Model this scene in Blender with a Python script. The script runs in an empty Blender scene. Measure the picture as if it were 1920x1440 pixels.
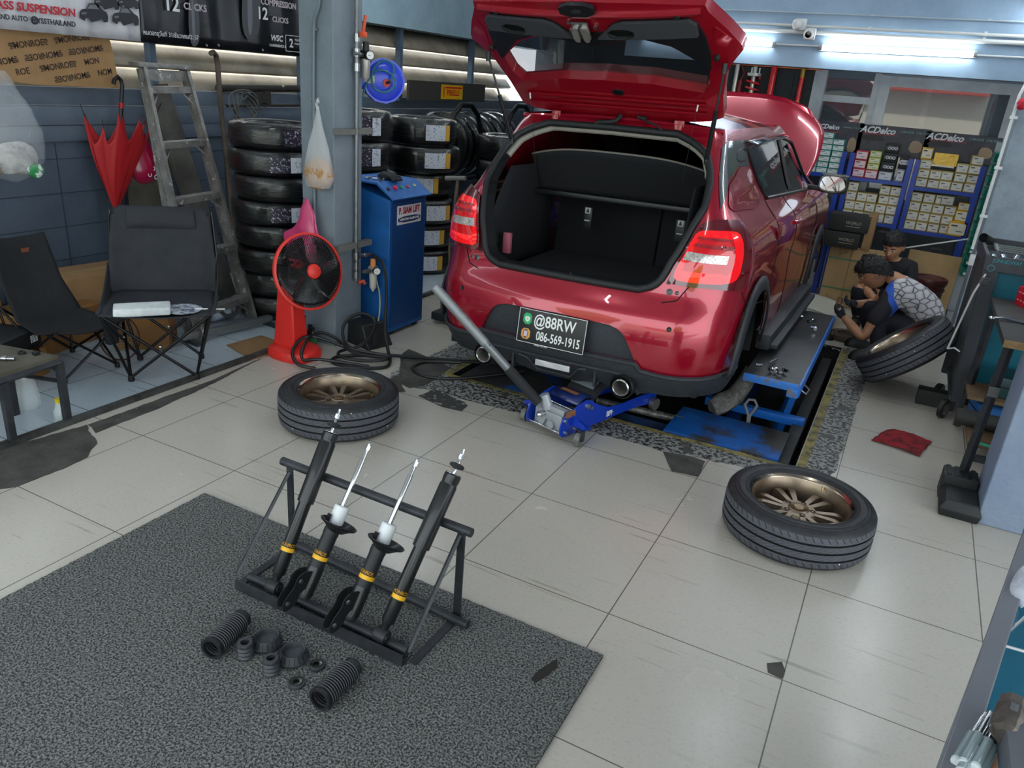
import bpy, bmesh, math, random
from mathutils import Vector as V, Matrix, noise
from mathutils.geometry import delaunay_2d_cdt
random.seed(7)
S = bpy.context.scene; COL = S.collection
PI = math.pi; R = math.radians
# ---------------------------------------------------------------- camera
cam = bpy.data.objects.new('camera', bpy.data.cameras.new('camera')); COL.objects.link(cam)
cam.data.sensor_width = 36; cam.data.lens = 26.911; cam.data.clip_start = .05; cam.data.clip_end = 200
cam.matrix_world = Matrix(((.88376875, -.23588157, .40411963, 3.00234583), (.46140502, .29564491, -.83648042, -.98871324),
                           (.07783441, .92571809, .37011867, 1.73239134), (0, 0, 0, 1)))
S.camera = cam
# ---------------------------------------------------------------- daylight through the open shop front, exposure
wd = bpy.data.worlds.new('world'); S.world = wd; wd.use_nodes = True
wb = wd.node_tree.nodes['Background']; wb.inputs[0].default_value = (.86, .94, 1, 1); wb.inputs[1].default_value = 2.5
sun = bpy.data.objects.new('sun', bpy.data.lights.new('sun', 'SUN')); COL.objects.link(sun)
sun.data.energy = 4.5; sun.data.angle = R(2); sun.data.color = (1, .95, .86); sun.rotation_euler = V((.12, -.78, -.62)).to_track_quat('-Z', 'Y').to_euler()
S.view_settings.view_transform = 'Standard'; S.view_settings.look = 'None'; S.view_settings.gamma = 1
S.view_settings.use_curve_mapping = False; S.view_settings.exposure = .62
S.cycles.use_denoising = True; S.cycles.max_bounces = 8; S.cycles.transparent_max_bounces = 16
S.cycles.sample_clamp_indirect = 6; S.cycles.caustics_reflective = False; S.cycles.caustics_refractive = False
# ---------------------------------------------------------------- helpers
def hx(h):
    if not isinstance(h, str): return tuple(h)[:3] + (1,)
    c = [int(h[i:i + 2], 16) / 255 for i in (0, 2, 4)]
    return tuple(v / 12.92 if v <= .04045 else ((v + .055) / 1.055) ** 2.4 for v in c) + (1,)
MATS = {}
def mat(name, col='808080', r=.5, m=0, col2=None, vs=6, lo=.4, hi=.65, st=(1, 1, 1), spots=None, bump=0, bs=60, coat=0, trans=0, alpha=1, emit=0, ecol=None, spec=.5, ior=1.45, rv=0, det=6):
    """procedural principled material: colour col breaking into col2 by noise, optional specks, bump, roughness wear"""
    if name in MATS: return MATS[name]
    M = bpy.data.materials.new(name); M.use_nodes = True; T = M.node_tree; N = T.nodes; L = T.links
    b = N['Principled BSDF']; I = b.inputs
    I['Base Color'].default_value = hx(col); I['Roughness'].default_value = r; I['Metallic'].default_value = m
    I['Coat Weight'].default_value = coat; I['Coat Roughness'].default_value = .03; I['Transmission Weight'].default_value = trans
    I['Alpha'].default_value = alpha; I['IOR'].default_value = ior; I['Specular IOR Level'].default_value = spec
    if emit: I['Emission Color'].default_value = hx(ecol or col); I['Emission Strength'].default_value = emit
    tc = N.new('ShaderNodeTexCoord'); mp = N.new('ShaderNodeMapping'); L.new(tc.outputs['Object'], mp.inputs[0]); mp.inputs['Scale'].default_value = st
    cur = None
    def nz(scale, lo, hi, d=det):
        n = N.new('ShaderNodeTexNoise'); n.inputs['Scale'].default_value = scale; n.inputs['Detail'].default_value = d; n.inputs['Roughness'].default_value = .65
        L.new(mp.outputs[0], n.inputs[0]); k = N.new('ShaderNodeMapRange'); L.new(n.outputs[0], k.inputs[0])
        k.inputs[1].default_value = lo; k.inputs[2].default_value = hi; return k.outputs[0]
    def mix(fac, a, c):
        x = N.new('ShaderNodeMix'); x.data_type = 'RGBA'; L.new(fac, x.inputs[0])
        if isinstance(a, tuple): x.inputs[6].default_value = a
        else: L.new(a, x.inputs[6])
        x.inputs[7].default_value = c; return x.outputs[2]
    if col2: cur = mix(nz(vs, lo, hi), hx(col), hx(col2))
    for sp in (spots or []): cur = mix(nz(sp[1], sp[2], sp[2] + .03), cur or hx(col), hx(sp[0]))
    if cur: L.new(cur, I['Base Color'])
    if rv:
        k = nz(vs * 2.3, .3, .7); a = N.new('ShaderNodeMath'); a.operation = 'MULTIPLY_ADD'; L.new(k, a.inputs[0]); a.inputs[1].default_value = rv; a.inputs[2].default_value = r; L.new(a.outputs[0], I['Roughness'])
    if bump:
        bp = N.new('ShaderNodeBump'); bp.inputs['Strength'].default_value = bump; bp.inputs['Distance'].default_value = .01
        L.new(nz(bs, 0, 1, 3), bp.inputs['Height']); L.new(bp.outputs[0], I['Normal'])
    MATS[name] = M; return M
def frame(o, z, x=(1, 0, 0)):
    """matrix with local Z along z, origin o"""
    z = V(z).normalized(); x = V(x); x = x - z * x.dot(z)
    if x.length < 1e-4: x = V((0, 1, 0)) - z * z.y
    x.normalize(); y = z.cross(x)
    return Matrix(((x.x, y.x, z.x, o[0]), (x.y, y.y, z.y, o[1]), (x.z, y.z, z.z, o[2]), (0, 0, 0, 1)))
def T_(x=0, y=0, z=0, rx=0, ry=0, rz=0):
    return Matrix.Translation((x, y, z)) @ Matrix.Rotation(rz, 4, 'Z') @ Matrix.Rotation(ry, 4, 'Y') @ Matrix.Rotation(rx, 4, 'X')
class MB:
    """collects shapes into one mesh"""
    def __init__(s): s.bm = bmesh.new()
    def _f(s, vs, mi):
        try: f = s.bm.faces.new(vs); f.material_index = mi; return f
        except ValueError: return None
    def pts(s, P, M=None): return [s.bm.verts.new((M @ V(p)) if M else V(p)) for p in P]
    def poly(s, P, mi=0, M=None): return s._f(s.pts(P, M), mi)
    def box(s, c, d, M=None, mi=0, bev=0):
        x, y, z = (t / 2 for t in d); q = [V((c[0] + i * x, c[1] + j * y, c[2] + k * z)) for i in (-1, 1) for j in (-1, 1) for k in (-1, 1)]
        v = s.pts(q, M)
        fs = [s._f([v[i] for i in f], mi) for f in ((0, 1, 3, 2), (4, 6, 7, 5), (0, 4, 5, 1), (2, 3, 7, 6), (0, 2, 6, 4), (1, 5, 7, 3))]
        if bev:
            es = {e for f in fs for e in f.edges}
            for f in bmesh.ops.bevel(s.bm, geom=list(es), offset=bev, segments=2, affect='EDGES', profile=.6)['faces']: f.material_index = mi
        return s
    def rings(s, Rg, mi=0, cap=True, closed=False):
        vs = [s.pts(r) for r in Rg]; n = len(vs[0]); m = len(vs)
        for i in range(m if closed else m - 1):
            a, b = vs[i], vs[(i + 1) % m]
            for j in range(n): s._f((a[j], a[(j + 1) % n], b[(j + 1) % n], b[j]), mi)
        if cap and not closed: s._f(vs[0][::-1], mi); s._f(vs[-1], mi)
        return s
    def cyl(s, p, q, r, r2=None, n=16, mi=0, cap=True):
        p = V(p); q = V(q); r2 = r if r2 is None else r2; F = frame((0, 0, 0), q - p)
        c = [F @ V((math.cos(2 * PI * i / n), math.sin(2 * PI * i / n), 0)) for i in range(n)]
        return s.rings([[p + k * r for k in c], [q + k * r2 for k in c]], mi, cap)
    def tube(s, P, r, n=8, mi=0, closed=False, flat=None):
        P = [V(p) for p in P]; m = len(P); Rg = []; up = None
        for i, p in enumerate(P):
            t = (P[(i + 1) % m] - P[i - 1]) if closed else (P[min(i + 1, m - 1)] - P[max(i - 1, 0)])
            t.normalize()
            if up is None: up = V((0, 0, 1)) if abs(t.z) < .9 else V((1, 0, 0))
            x = up - t * up.dot(t); x.normalize(); up = x; y = t.cross(x)
            rr = r[i] if isinstance(r, (list, tuple)) else r
            Rg.append([p + (x * math.cos(2 * PI * k / n) * (flat or 1) + y * math.sin(2 * PI * k / n)) * rr for k in range(n)])
        return s.rings(Rg, mi, True, closed)
    def lathe(s, prof, n=32, M=None, mi=0, closed=False, cap=False, mis=None, a0=0, a1=2 * PI):
        full = abs(a1 - a0 - 2 * PI) < 1e-6; k = n if full else n + 1
        cols = [s.pts([(r * math.cos(a0 + (a1 - a0) * i / n), r * math.sin(a0 + (a1 - a0) * i / n), z) for r, z in prof], M) for i in range(k)]
        m = len(prof)
        for i in range(n):
            a, b = cols[i], cols[(i + 1) % k]
            for j in range(m if closed else m - 1):
                s._f((a[j], b[j], b[(j + 1) % m], a[(j + 1) % m]), mis[j] if mis else mi)
        if cap and full: s._f([c[0] for c in cols][::-1], mi); s._f([c[-1] for c in cols], mi)
        return s
    def prism(s, P, h, M=None, mi=0, z0=0):
        a = s.pts([(p[0], p[1], z0) for p in P], M); b = s.pts([(p[0], p[1], z0 + h) for p in P], M); n = len(P)
        s._f(a[::-1], mi); s._f(b, mi)
        for i in range(n): s._f((a[i], a[(i + 1) % n], b[(i + 1) % n], b[i]), mi)
        return s
    def grid(s, f, nu, nv, mi=0, cu=False, cv=False):
        g = [[s.bm.verts.new(V(f(i / nu, j / nv))) for j in range(nv if cv else nv + 1)] for i in range(nu if cu else nu + 1)]
        for i in range(nu):
            for j in range(nv): s._f((g[i][j], g[(i + 1) % len(g)][j], g[(i + 1) % len(g)][(j + 1) % len(g[0])], g[i][(j + 1) % len(g[0])]), mi)
        return s
    def sph(s, c, r, nu=16, nv=10, M=None, mi=0):
        r = r if isinstance(r, (tuple, list)) else (r, r, r); M = M or Matrix()
        P = [(math.sin(PI * j / nv), -math.cos(PI * j / nv)) for j in range(nv + 1)]
        return s.grid(lambda u, v: M @ V((c[0] + r[0] * math.sin(PI * v) * math.cos(2 * PI * u), c[1] + r[1] * math.sin(PI * v) * math.sin(2 * PI * u), c[2] - r[2] * math.cos(PI * v))), nu, nv, mi, cu=True)
    def text(s, t, size, M, mi=0, ext=.0008, al='CENTER', bold=0, shear=0, sx=1, va='CENTER'):
        c = bpy.data.curves.new('t', 'FONT'); c.body = t; c.size = size; c.extrude = ext; c.align_x = al; c.align_y = va; c.offset = bold * size; c.shear = shear; c.resolution_u = 3
        o = bpy.data.objects.new('t', c); me = bpy.data.meshes.new_from_object(o)
        ov = set(s.bm.verts); of = set(s.bm.faces); s.bm.from_mesh(me)
        K = M @ Matrix.Diagonal((sx, 1, 1, 1))
        for v in s.bm.verts:
            if v not in ov: v.co = K @ v.co
        for f in s.bm.faces:
            if f not in of: f.material_index = mi
        bpy.data.objects.remove(o); bpy.data.curves.remove(c); bpy.data.meshes.remove(me); return s
    def noise(s, amp, sc, seed=0):
        for v in s.bm.verts: v.co += noise.noise_vector(v.co * sc + V((seed, seed * 2, 0))) * amp
        return s
    def obj(s, name, mats, parent=None, loc=None, rot=None, ang=38, flat=False, solid=0, bev=0, sub=0, fixn=True):
        if fixn: bmesh.ops.recalc_face_normals(s.bm, faces=s.bm.faces)
        me = bpy.data.meshes.new(name); s.bm.to_mesh(me); s.bm.free()
        for k in (mats if isinstance(mats, (list, tuple)) else [mats]): me.materials.append(k)
        if not flat: me.shade_smooth(); me.set_sharp_from_angle(angle=R(ang))
        o = bpy.data.objects.new(name, me); COL.objects.link(o)
        if parent: o.parent = parent
        if loc: o.location = loc
        if rot: o.rotation_euler = rot
        if solid: k = o.modifiers.new('s', 'SOLIDIFY'); k.thickness = solid; k.offset = 0
        if bev: k = o.modifiers.new('b', 'BEVEL'); k.width = bev; k.segments = 2; k.limit_method = 'ANGLE'
        if sub: k = o.modifiers.new('u', 'SUBSURF'); k.levels = sub; k.render_levels = sub
        return o
def tag(o, label, cat, group=None, kind=None):
    o['label'] = label; o['category'] = cat
    if group: o['group'] = group
    if kind: o['kind'] = kind
    return o
def thing(name, label, cat, loc=(0, 0, 0), rz=0, group=None):
    o = bpy.data.objects.new(name, None); COL.objects.link(o); o.empty_display_size = .1; o.location = loc; o.rotation_euler = (0, 0, rz)
    return tag(o, label, cat, group)
def struct(o): o['kind'] = 'structure'; return o
def dup(o, loc=None, rot=None, label=None, mw=None, parent=None):
    c = o.copy(); COL.objects.link(c)
    if parent: c.parent = parent
    if loc is not None: c.location = loc
    if rot is not None: c.rotation_euler = rot
    if mw is not None: c.matrix_world = mw
    if label: c['label'] = label
    for ch in list(o.children): dup(ch, parent=c)
    return c
def jag(P, amp=.012, step=.03, seed=1):
    out = []; n = len(P)
    for i in range(n):
        a, b = V(P[i]).to_2d(), V(P[(i + 1) % n]).to_2d(); k = max(1, int((b - a).length / step))
        for j in range(k):
            p = a.lerp(b, j / k); q = noise.noise_vector(V((p.x * 23 + seed, p.y * 23, seed))); q2 = noise.noise_vector(V((p.x * 9, p.y * 9 + seed, 3)))
            out.append((p.x + (q.x + q2.x) * amp, p.y + (q.y + q2.y) * amp))
    return out
def inside(p, P):
    r = False; j = len(P) - 1
    for i in range(len(P)):
        if (P[i][1] > p[1]) != (P[j][1] > p[1]) and p[0] < (P[j][0] - P[i][0]) * (p[1] - P[i][1]) / (P[j][1] - P[i][1]) + P[i][0]: r = not r
        j = i
    return r
def dense(P, d, closed=True):
    out = []; n = len(P)
    for i in range(n if closed else n - 1):
        a, b = V(P[i]), V(P[(i + 1) % n]); k = max(1, math.ceil((b - a).length / d)); out += [tuple(a.lerp(b, j / k)) for j in range(k)]
    if not closed: out.append(tuple(P[-1]))
    return out
def rnd_poly(P, it=2, closed=True):
    for _ in range(it):
        n = len(P); Q = [] if closed else [P[0]]
        for i in range(n if closed else n - 1):
            a, b = V(P[i]), V(P[(i + 1) % n]); Q += [tuple(a * .75 + b * .25), tuple(a * .25 + b * .75)]
        if not closed: Q.append(P[-1])
        P = Q
    return P
def mesh2d(outer, holes, du, dv, d):
    """triangulate a 2D region with holes: list of 2D points and triangles"""
    pts, eds = [], []
    loops = [dense(outer, d)] + [dense(h, d) for h in holes]
    for l in loops:
        b = len(pts); pts += l; eds += [(b + i, b + (i + 1) % len(l)) for i in range(len(l))]
    x0, x1 = min(p[0] for p in outer), max(p[0] for p in outer); y0, y1 = min(p[1] for p in outer), max(p[1] for p in outer)
    nb = list(pts)
    for i in range(1, max(2, round((x1 - x0) / du))):
        for j in range(1, max(2, round((y1 - y0) / dv))):
            p = (x0 + (x1 - x0) * i / max(2, round((x1 - x0) / du)), y0 + (y1 - y0) * j / max(2, round((y1 - y0) / dv)))
            if inside(p, outer) and not any(inside(p, h) for h in holes) and all(abs(p[0] - q[0]) / du + abs(p[1] - q[1]) / dv > .45 for q in nb): pts.append(p)
    v, e, f = delaunay_2d_cdt([V(p[:2]) for p in pts], eds, [], 0, 1e-7)[:3]
    ok = []
    for t in f:
        c = sum((v[i] for i in t), V((0, 0))) / len(t)
        if inside(c, outer) and not any(inside(c, h) for h in holes): ok.append(t)
    return v, ok
# ---------------------------------------------------------------- room shell
def node_floor(name, ca, cb, grout, size, scratch):
    """tiles on a square grid along the room, cloudy colour, hairline joints, scuffs"""
    M = bpy.data.materials.new(name); M.use_nodes = True; T = M.node_tree; N = T.nodes; L = T.links; b = N['Principled BSDF']
    tc = N.new('ShaderNodeTexCoord')
    def noi(scale, lo, hi, st=(1, 1, 1), d=6, rot=0, src=None, dist=0):
        mp = N.new('ShaderNodeMapping'); L.new(src or tc.outputs['Object'], mp.inputs[0]); mp.inputs['Scale'].default_value = st; mp.inputs['Rotation'].default_value = (0, 0, rot)
        n = N.new('ShaderNodeTexNoise'); n.inputs['Scale'].default_value = scale; n.inputs['Detail'].default_value = d; n.inputs['Distortion'].default_value = dist; L.new(mp.outputs[0], n.inputs[0])
        k = N.new('ShaderNodeMapRange'); L.new(n.outputs[0], k.inputs[0]); k.inputs[1].default_value = lo; k.inputs[2].default_value = hi; return k.outputs[0]
    def mix(fac, a, c):
        x = N.new('ShaderNodeMix'); x.data_type = 'RGBA'; L.new(fac, x.inputs[0])
        if isinstance(a, tuple): x.inputs[6].default_value = a
        else: L.new(a, x.inputs[6])
        x.inputs[7].default_value = hx(c); return x.outputs[2]
    def mth(op, a, c=None):
        m = N.new('ShaderNodeMath'); m.operation = op
        for i, q in enumerate((a, c)):
            if q is None: continue
            if isinstance(q, (int, float)): m.inputs[i].default_value = q
            else: L.new(q, m.inputs[i])
        return m.outputs[0]
    c = mix(noi(1.7, .2, .9, d=9, dist=.3), hx(ca), cb)
    c = mix(mth('MULTIPLY', noi(70, .52, .8, st=(1, 1.6, 1), dist=.5, d=9), .28), c, scratch)
    for i, (ro, st) in enumerate([(.5, (1, 22, 1)), (1.25, (1, 26, 1)), (2.2, (1, 24, 1)), (2.75, (1, 30, 1))]):
        a = noi(1.6, .655, .70, st=st, rot=ro, d=3, dist=.3); a = mth('MULTIPLY', a, noi(2.2, .5, .62, d=2, st=(1 + i * .1, 1, 1), rot=i)); c = mix(mth('MULTIPLY', a, .5), c, scratch)
    sp = N.new('ShaderNodeSeparateXYZ'); L.new(tc.outputs['Object'], sp.inputs[0]); ln = None
    for o in (0, 1):
        f = mth('ABSOLUTE', mth('SUBTRACT', mth('FRACT', mth('ADD', mth('DIVIDE', sp.outputs[o], size), .5)), .5)); f = mth('LESS_THAN', f, .0022 / size)
        ln = f if ln is None else mth('MAXIMUM', ln, f)
    c = mix(mth('MULTIPLY', ln, .85), c, grout); L.new(c, b.inputs['Base Color'])
    rr = mth('ADD', mth('MULTIPLY', noi(3, .15, .85), .16), .15); L.new(rr, b.inputs['Roughness']); b.inputs['Specular IOR Level'].default_value = .5
    return M
FL = node_floor('floor_tile', 'b9b3a9', 'afa99e', '4d463e', .6, '7c766c')
FB = node_floor('floor_tile_blue', 'b7c3cb', '9caab4', '2f3236', .41, '50575e')
def rects(name, m, L, z=0):
    b = MB()
    for x0, x1, y0, y1 in L: b.poly([(x0, y0, z), (x1, y0, z), (x1, y1, z), (x0, y1, z)])
    return b.obj(name, m, flat=True)
PX0, PX1, PY0, PY1 = .735, 2.80, 2.83, 5.22
struct(rects('floor', FL, [(-.37, PX0, -2.2, 9.5), (PX1, 7.5, -2.2, 9.5), (PX0, PX1, -2.2, PY0), (PX0, PX1, PY1, 9.5)]))
struct(rects('floor_left', FB, [(-2.05, -.37, -2.2, 9.5)], .001))
road = rects('ground', mat('asphalt', '8d8c88', .9, col2='7a7976', vs=3), [(-14, 20, -30, -2.2)], -.06); struct(road)
b = MB()   # lift pit
b.poly([(PX0, PY0, -.32), (PX1, PY0, -.32), (PX1, PY1, -.32), (PX0, PY1, -.32)])
for a, c in (((PX0, PY0), (PX1, PY0)), ((PX1, PY0), (PX1, PY1)), ((PX1, PY1), (PX0, PY1)), ((PX0, PY1), (PX0, PY0))): b.poly([(*a, 0), (*c, 0), (*c, -.32), (*a, -.32)])
struct(b.obj('floor_pit', mat('pit_dark', '17171a', .7, col2='2a2622', vs=5), flat=True))
TZ = mat('terrazzo', '8b8a86', .6, col2='2c2c2c', vs=42, lo=.47, hi=.54, det=3, bump=.3, bs=50, spots=[('4a4844', 5, .62)])
CE = mat('cement', '4a4844', .85, col2='33322f', vs=7, spots=[('6b675f', 30, .66)], bump=.4, bs=30)
def patch(name, P, m, z, amp=.012, seed=1, step=.03):
    b = MB(); b.prism(jag(P, amp, step, seed), .0015, z0=z); return struct(b.obj(name, m, flat=True))
patch('trim_1', [(.50, 2.50), (1.3, 2.56), (2.16, 2.60), (2.9, 2.72), (2.99, 2.9), (3.03, 5.25), (2.81, 5.25), (2.81, 2.825), (.73, 2.825), (.73, 5.2), (.5, 5.2), (.44, 2.62)], TZ, .0005, .012, 3)
YL = mat('yellow_paint', '8a7c45', .7, col2='4d4836', vs=14, lo=.42, hi=.6)
b = MB()
for x0, x1, y0, y1 in ((2.805, 2.85, 2.83, 5.2), (.69, .73, 2.8, 5.2), (.73, 2.8, 2.79, 2.826)): b.box(((x0 + x1) / 2, (y0 + y1) / 2, .002), (x1 - x0, y1 - y0, .004))
struct(b.obj('trim_2', YL))
patch('trim_3', [(-.371,.75), (-.295,1.126), (-.093,1.022), (-.014,.921), (.017,.795), (0,.706), (-.005,.591), (-.1,.46), (-.479,.379)], CE, .0008, .01, 2)
patch('trim_4', [(-.295,1.126), (-.285,1.895), (-.328,2.267), (-.325,2.318), (-.312,2.208), (-.237,1.831), (-.197,1.461), (-.19,1.093)], CE, .0006, .006, 5)
patch('trim_5', [(.475,2.641), (.309,2.897), (.267,3.037), (.674,2.921), (.704,2.689), (.713,2.588), (.662,2.484), (.548,2.521)], CE, .003, .006, 8)
patch('trim_6', [(.771,2.417), (.791,2.555), (1.025,2.499), (1.067,2.464), (1.078,2.381), (.965,2.367)], mat('cement_chipped', '3a3a3a', .8, col2='a5a49f', vs=24, lo=.58, hi=.66), .0034, .006, 9)
patch('trim_7', [(2.175,2.581), (2.326,2.618), (2.39,2.606), (2.401,2.417), (2.273,2.397)], CE, .0034, .005, 4)
patch('trim_8', [(2.943,1.246), (2.989,1.282), (3.003,1.238), (2.995,1.202), (2.952,1.206)], CE, .001, .004, 6)
patch('trim_9', [(.532,2.309), (.488,2.605), (.675,2.422), (.603,2.315)], CE, .0028, .01, 12)
RAILM = mat('rail_steel', '4c4d4b', .55, .3, col2='2c2b2a', vs=9)
b = MB(); b.box((-.37, 3.0, .012), (.035, 10.4, .028)); struct(b.obj('trim_10', RAILM))
# left wall: painted block wall below, horizontal painted planks, slanted louvres above, head beam
WX = -2.0
BLK = mat('wall_block_paint', '4f5a68', .5, col2='454f5d', vs=2.2, spots=[('c9ccd0', 17, .742), ('8f98a2', 40, .735)], bump=.25, bs=20)
PLK = mat('wall_plank_paint', '5a6674', .5, col2='505b68', vs=3, bump=.15, bs=14)
b = MB()
b.box((WX - .06, 3.65, .56), (.12, 11.7, 1.12))
struct(b.obj('wall_left', BLK, flat=True))
b = MB()
for k in range(12): b.box((WX + .001, -1.6 + k * .47 + .1, .56), (.006, .005, 1.1))
for k in range(5): b.box((WX + .001, 3.65, .13 + k * .22), (.004, 11.7, .004))
struct(b.obj('trim_11', mat('joint_dark', '27323f', .7)))
b = MB()
for k, (z0, z1) in enumerate(((1.12, 1.22), (1.225, 1.34), (1.345, 1.455))): b.box((WX - .02 + .012 * (k % 2), 3.65, (z0 + z1) / 2), (.09, 11.7, z1 - z0), bev=.006)
struct(b.obj('wall_left_planks', PLK))
LV = mat('louvre_sheet', 'b3a894', .55, col2='8d8375', vs=2.5, spots=[('6b5f50', 12, .68)])
b = MB()
for k in range(4):
    z0 = 1.45 + k * .165
    b.grid(lambda u, v: (WX - .16 + .15 * v, -2 + 10.6 * u, z0 + .165 * (1 - v) - .0), 20, 1)
    b.grid(lambda u, v: (WX - .01 - .03 * v, -2 + 10.6 * u, z0 - .02 * v), 20, 1)
struct(b.obj('window_1', LV, solid=.006))
PST = mat('post_paint', '55677b', .5, col2='48576a', vs=5)
b = MB()
for y in (1.55, 3.02, 4.55, 6.0, 7.45): b.box((WX + .04, y, 1.78), (.06, .05, .72))
struct(b.obj('trim_12', PST))
BM = mat('beam_paint', '8ba2b8', .5, col2='7d94aa', vs=2.5, bump=.2, bs=9)
b = MB(); b.box((WX - .02, 3.3, 2.5), (.3, 12, .78)); struct(b.obj('trim_13', mat('beam_paint_lit', 'a5c0cc', .5, col2='93aebb', vs=2.5, bump=.2, bs=9)))  # beam paint made paler and cyan to stand in for light on it
# columns
CL = mat('column_paint', '7b868f', .6, col2='707b84', vs=4, bump=.3, bs=25, spots=[('8d969d', 22, .7)])
CD = mat('column_paint_scuffed', '7f8c9f', .6, col2='75839a', vs=4, bump=.35, bs=18, spots=[('d7d9da', 13, .74)])
b = MB(); b.box((-.2535, 2.9065, 1.6), (.253, .269, 3.2)); struct(b.obj('trim_14', CL, bev=.006))
b = MB(); b.box((3.785, 2.91, 1.6), (.34, .30, 3.2)); struct(b.obj('trim_15', CD, bev=.006))
b = MB(); b.box((3.70, 5.98, 1.6), (.34, .30, 3.2)); struct(b.obj('trim_16', mat('column_paint_rough', '8b97a3', .7, col2='7a8691', vs=5, bump=.6, bs=14), bev=.006))
# far beam, ceiling, side and back walls
b = MB(); b.box((3.9, 6.27, 2.36), (7.0, .24, .72)); b.box((3.9, 6.25, 2.74), (7.0, .3, .05)); struct(b.obj('trim_18', BM))
b = MB(); b.box((3.72, 2.0, 2.85), (.28, 8.5, .7)); struct(b.obj('trim_19', BM))
CW_ = mat('ceiling_white', 'c9cdd0', .8)
b = MB(); b.box((2.7, 3.4, 3.25), (9.6, 11.6, .1)); struct(b.obj('ceiling', CW_))
b = MB(); b.box((7.4, 6.0, 1.6), (.1, 7.0, 3.3)); struct(b.obj('wall_right', mat('wall_pale', '9aa3aa', .7)))
b = MB(); b.box((2.7, 9.3, 1.6), (9.4, .1, 3.3)); struct(b.obj('wall_back', mat('wall_grey', '8b9399', .7)))
def lamp_tube(name, p, q, label, group, es=24):
    """a fluorescent batten: tray, end sockets, glowing tube"""
    p, q = V(p), V(q); d = (q - p).normalized(); up = V((0, 0, 1)); sd = d.cross(up)
    t = thing(name, label, 'lamp', p.lerp(q, .5), group=group); o = t.location
    bk = V((0, .035, 0)) if abs(d.x) > .5 else V((0, 0, .035))
    b = MB(); M = frame(p.lerp(q, .5) + bk - o, d); b.box((0, 0, 0), (.05, .03, (q - p).length + .02), M); b.obj('tray', mat('tray_white', 'd8dcde', .4), t)
    for e in (p, q): MB().cyl(e - d * .012 - o, e + d * .012 - o, .022, n=12).obj('socket', mat('socket_grey', '9a9c9c', .5), t)
    MB().cyl(p + d * .012 - o, q - d * .012 - o, .016, n=12).obj('glowing_tube', mat('tube_glow', 'ffffff', .3, emit=es, ecol='f2fbff'), t)
    return t
lamp_tube('fluorescent_lamp', (2.07, 6.12, 2.155), (3.17, 6.12, 2.165), 'lit fluorescent tube on the far beam, the long one over the shelves', 'fluorescent tubes')
lamp_tube('fluorescent_lamp', (.55, 6.12, 2.155), (1.70, 6.12, 2.155), 'lit fluorescent tube on the far beam, partly hidden by the raised tailgate', 'fluorescent tubes')
for k, (x, y0, z) in enumerate(((3.52, 3.55, 2.43), (3.52, 4.95, 2.43), (.9, .2, 3.12), (.9, 2.6, 3.12), (.9, 4.4, 3.12), (-1.0, 1.8, 3.12), (-1.0, 4.2, 3.12), (2.6, .9, 3.12), (2.6, 3.6, 3.12), (5.4, 3.0, 3.12), (2.5, 6.55, 2.75), (1.2, 6.55, 2.75), (2.6, 8.3, 2.9), (-.3, 6.55, 2.75))):  # first two follow floor reflections, the rest are added to brighten the room
    lamp_tube('fluorescent_lamp', (x, y0, z), (x, y0 + 1.2, z) if k < 10 else (x + 1.2, y0, z), 'unseen fluorescent tube, one of a set mostly added to brighten the room', 'ceiling fluorescent tubes', 46 if k < 10 else 40 if k == 11 else 85)
# ---------------------------------------------------------------- the red hatchback
CZ=[.20,.30,.36,.45,.55,.64,.70,.76,.82,.90,.98,1.06,1.12,1.18,1.26,1.35,1.44,1.51,1.56]
CYR=[.12,.06,.03,.01,.0,.01,.035,.075,.095,.115,.14,.175,.21,.25,.315,.385,.455,.515,.57]
CW=[.80,.84,.86,.872,.878,.878,.876,.874,.874,.876,.866,.835,.785,.735,.692,.655,.622,.597,.572]
CRX=[.3,.3,.3,.3,.3,.3,.3,.3,.3,.29,.25,.2,.15,.11,.09,.08,.075,.07,.07]
CRY=[.4,.4,.42,.42,.42,.42,.40,.36,.34,.33,.30,.26,.21,.16,.13,.11,.1,.1,.1]
CYE=[3.7,3.7,3.74,3.76,3.76,3.76,3.75,3.74,3.72,3.66,3.55,3.35,3.12,3.03,2.92,2.78,2.62,2.46,2.32]
def cint(T,z):
    n=len(CZ)
    if z<=CZ[0]: return T[0]
    if z>=CZ[-1]: return T[-1]
    i=0
    while CZ[i+1]<z: i+=1
    def sl(k):
        if k<=0 or k>=n-1: return (T[min(k+1,n-1)]-T[max(k-1,0)])/(CZ[min(k+1,n-1)]-CZ[max(k-1,0)])
        a=(T[k]-T[k-1])/(CZ[k]-CZ[k-1]);b=(T[k+1]-T[k])/(CZ[k+1]-CZ[k])
        return 0 if a*b<=0 else 2*a*b/(a+b)
    h=CZ[i+1]-CZ[i];t=(z-CZ[i])/h;m0=sl(i)*h;m1=sl(i+1)*h
    return (2*t**3-3*t*t+1)*T[i]+(t**3-2*t*t+t)*m0+(-2*t**3+3*t*t)*T[i+1]+(t**3-t*t)*m1
def cpar(z):
    yr,w,rx,ry,ye=(cint(T,z) for T in (CYR,CW,CRX,CRY,CYE))
    a=w-rx
    return yr,w,rx,ry,ye,a,yr+.12*a*a
def surf(u,z):
    yr,w,rx,ry,ye,a,y1=cpar(z)
    if u<=1: x=u*a;return x,yr+.12*x*x,z
    if u<=2:
        t=(u-1)*math.pi/2
        return a+rx*math.sin(t),y1+ry*(1-math.cos(t))+.24*a*rx*(math.sin(t)*math.cos(t))*.6,z
    t=u-2;y2=y1+ry;y=y2+t*(ye-y2)
    return w*(1-.05*max(0,t-.55)**2*4*.5),y,z
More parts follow.
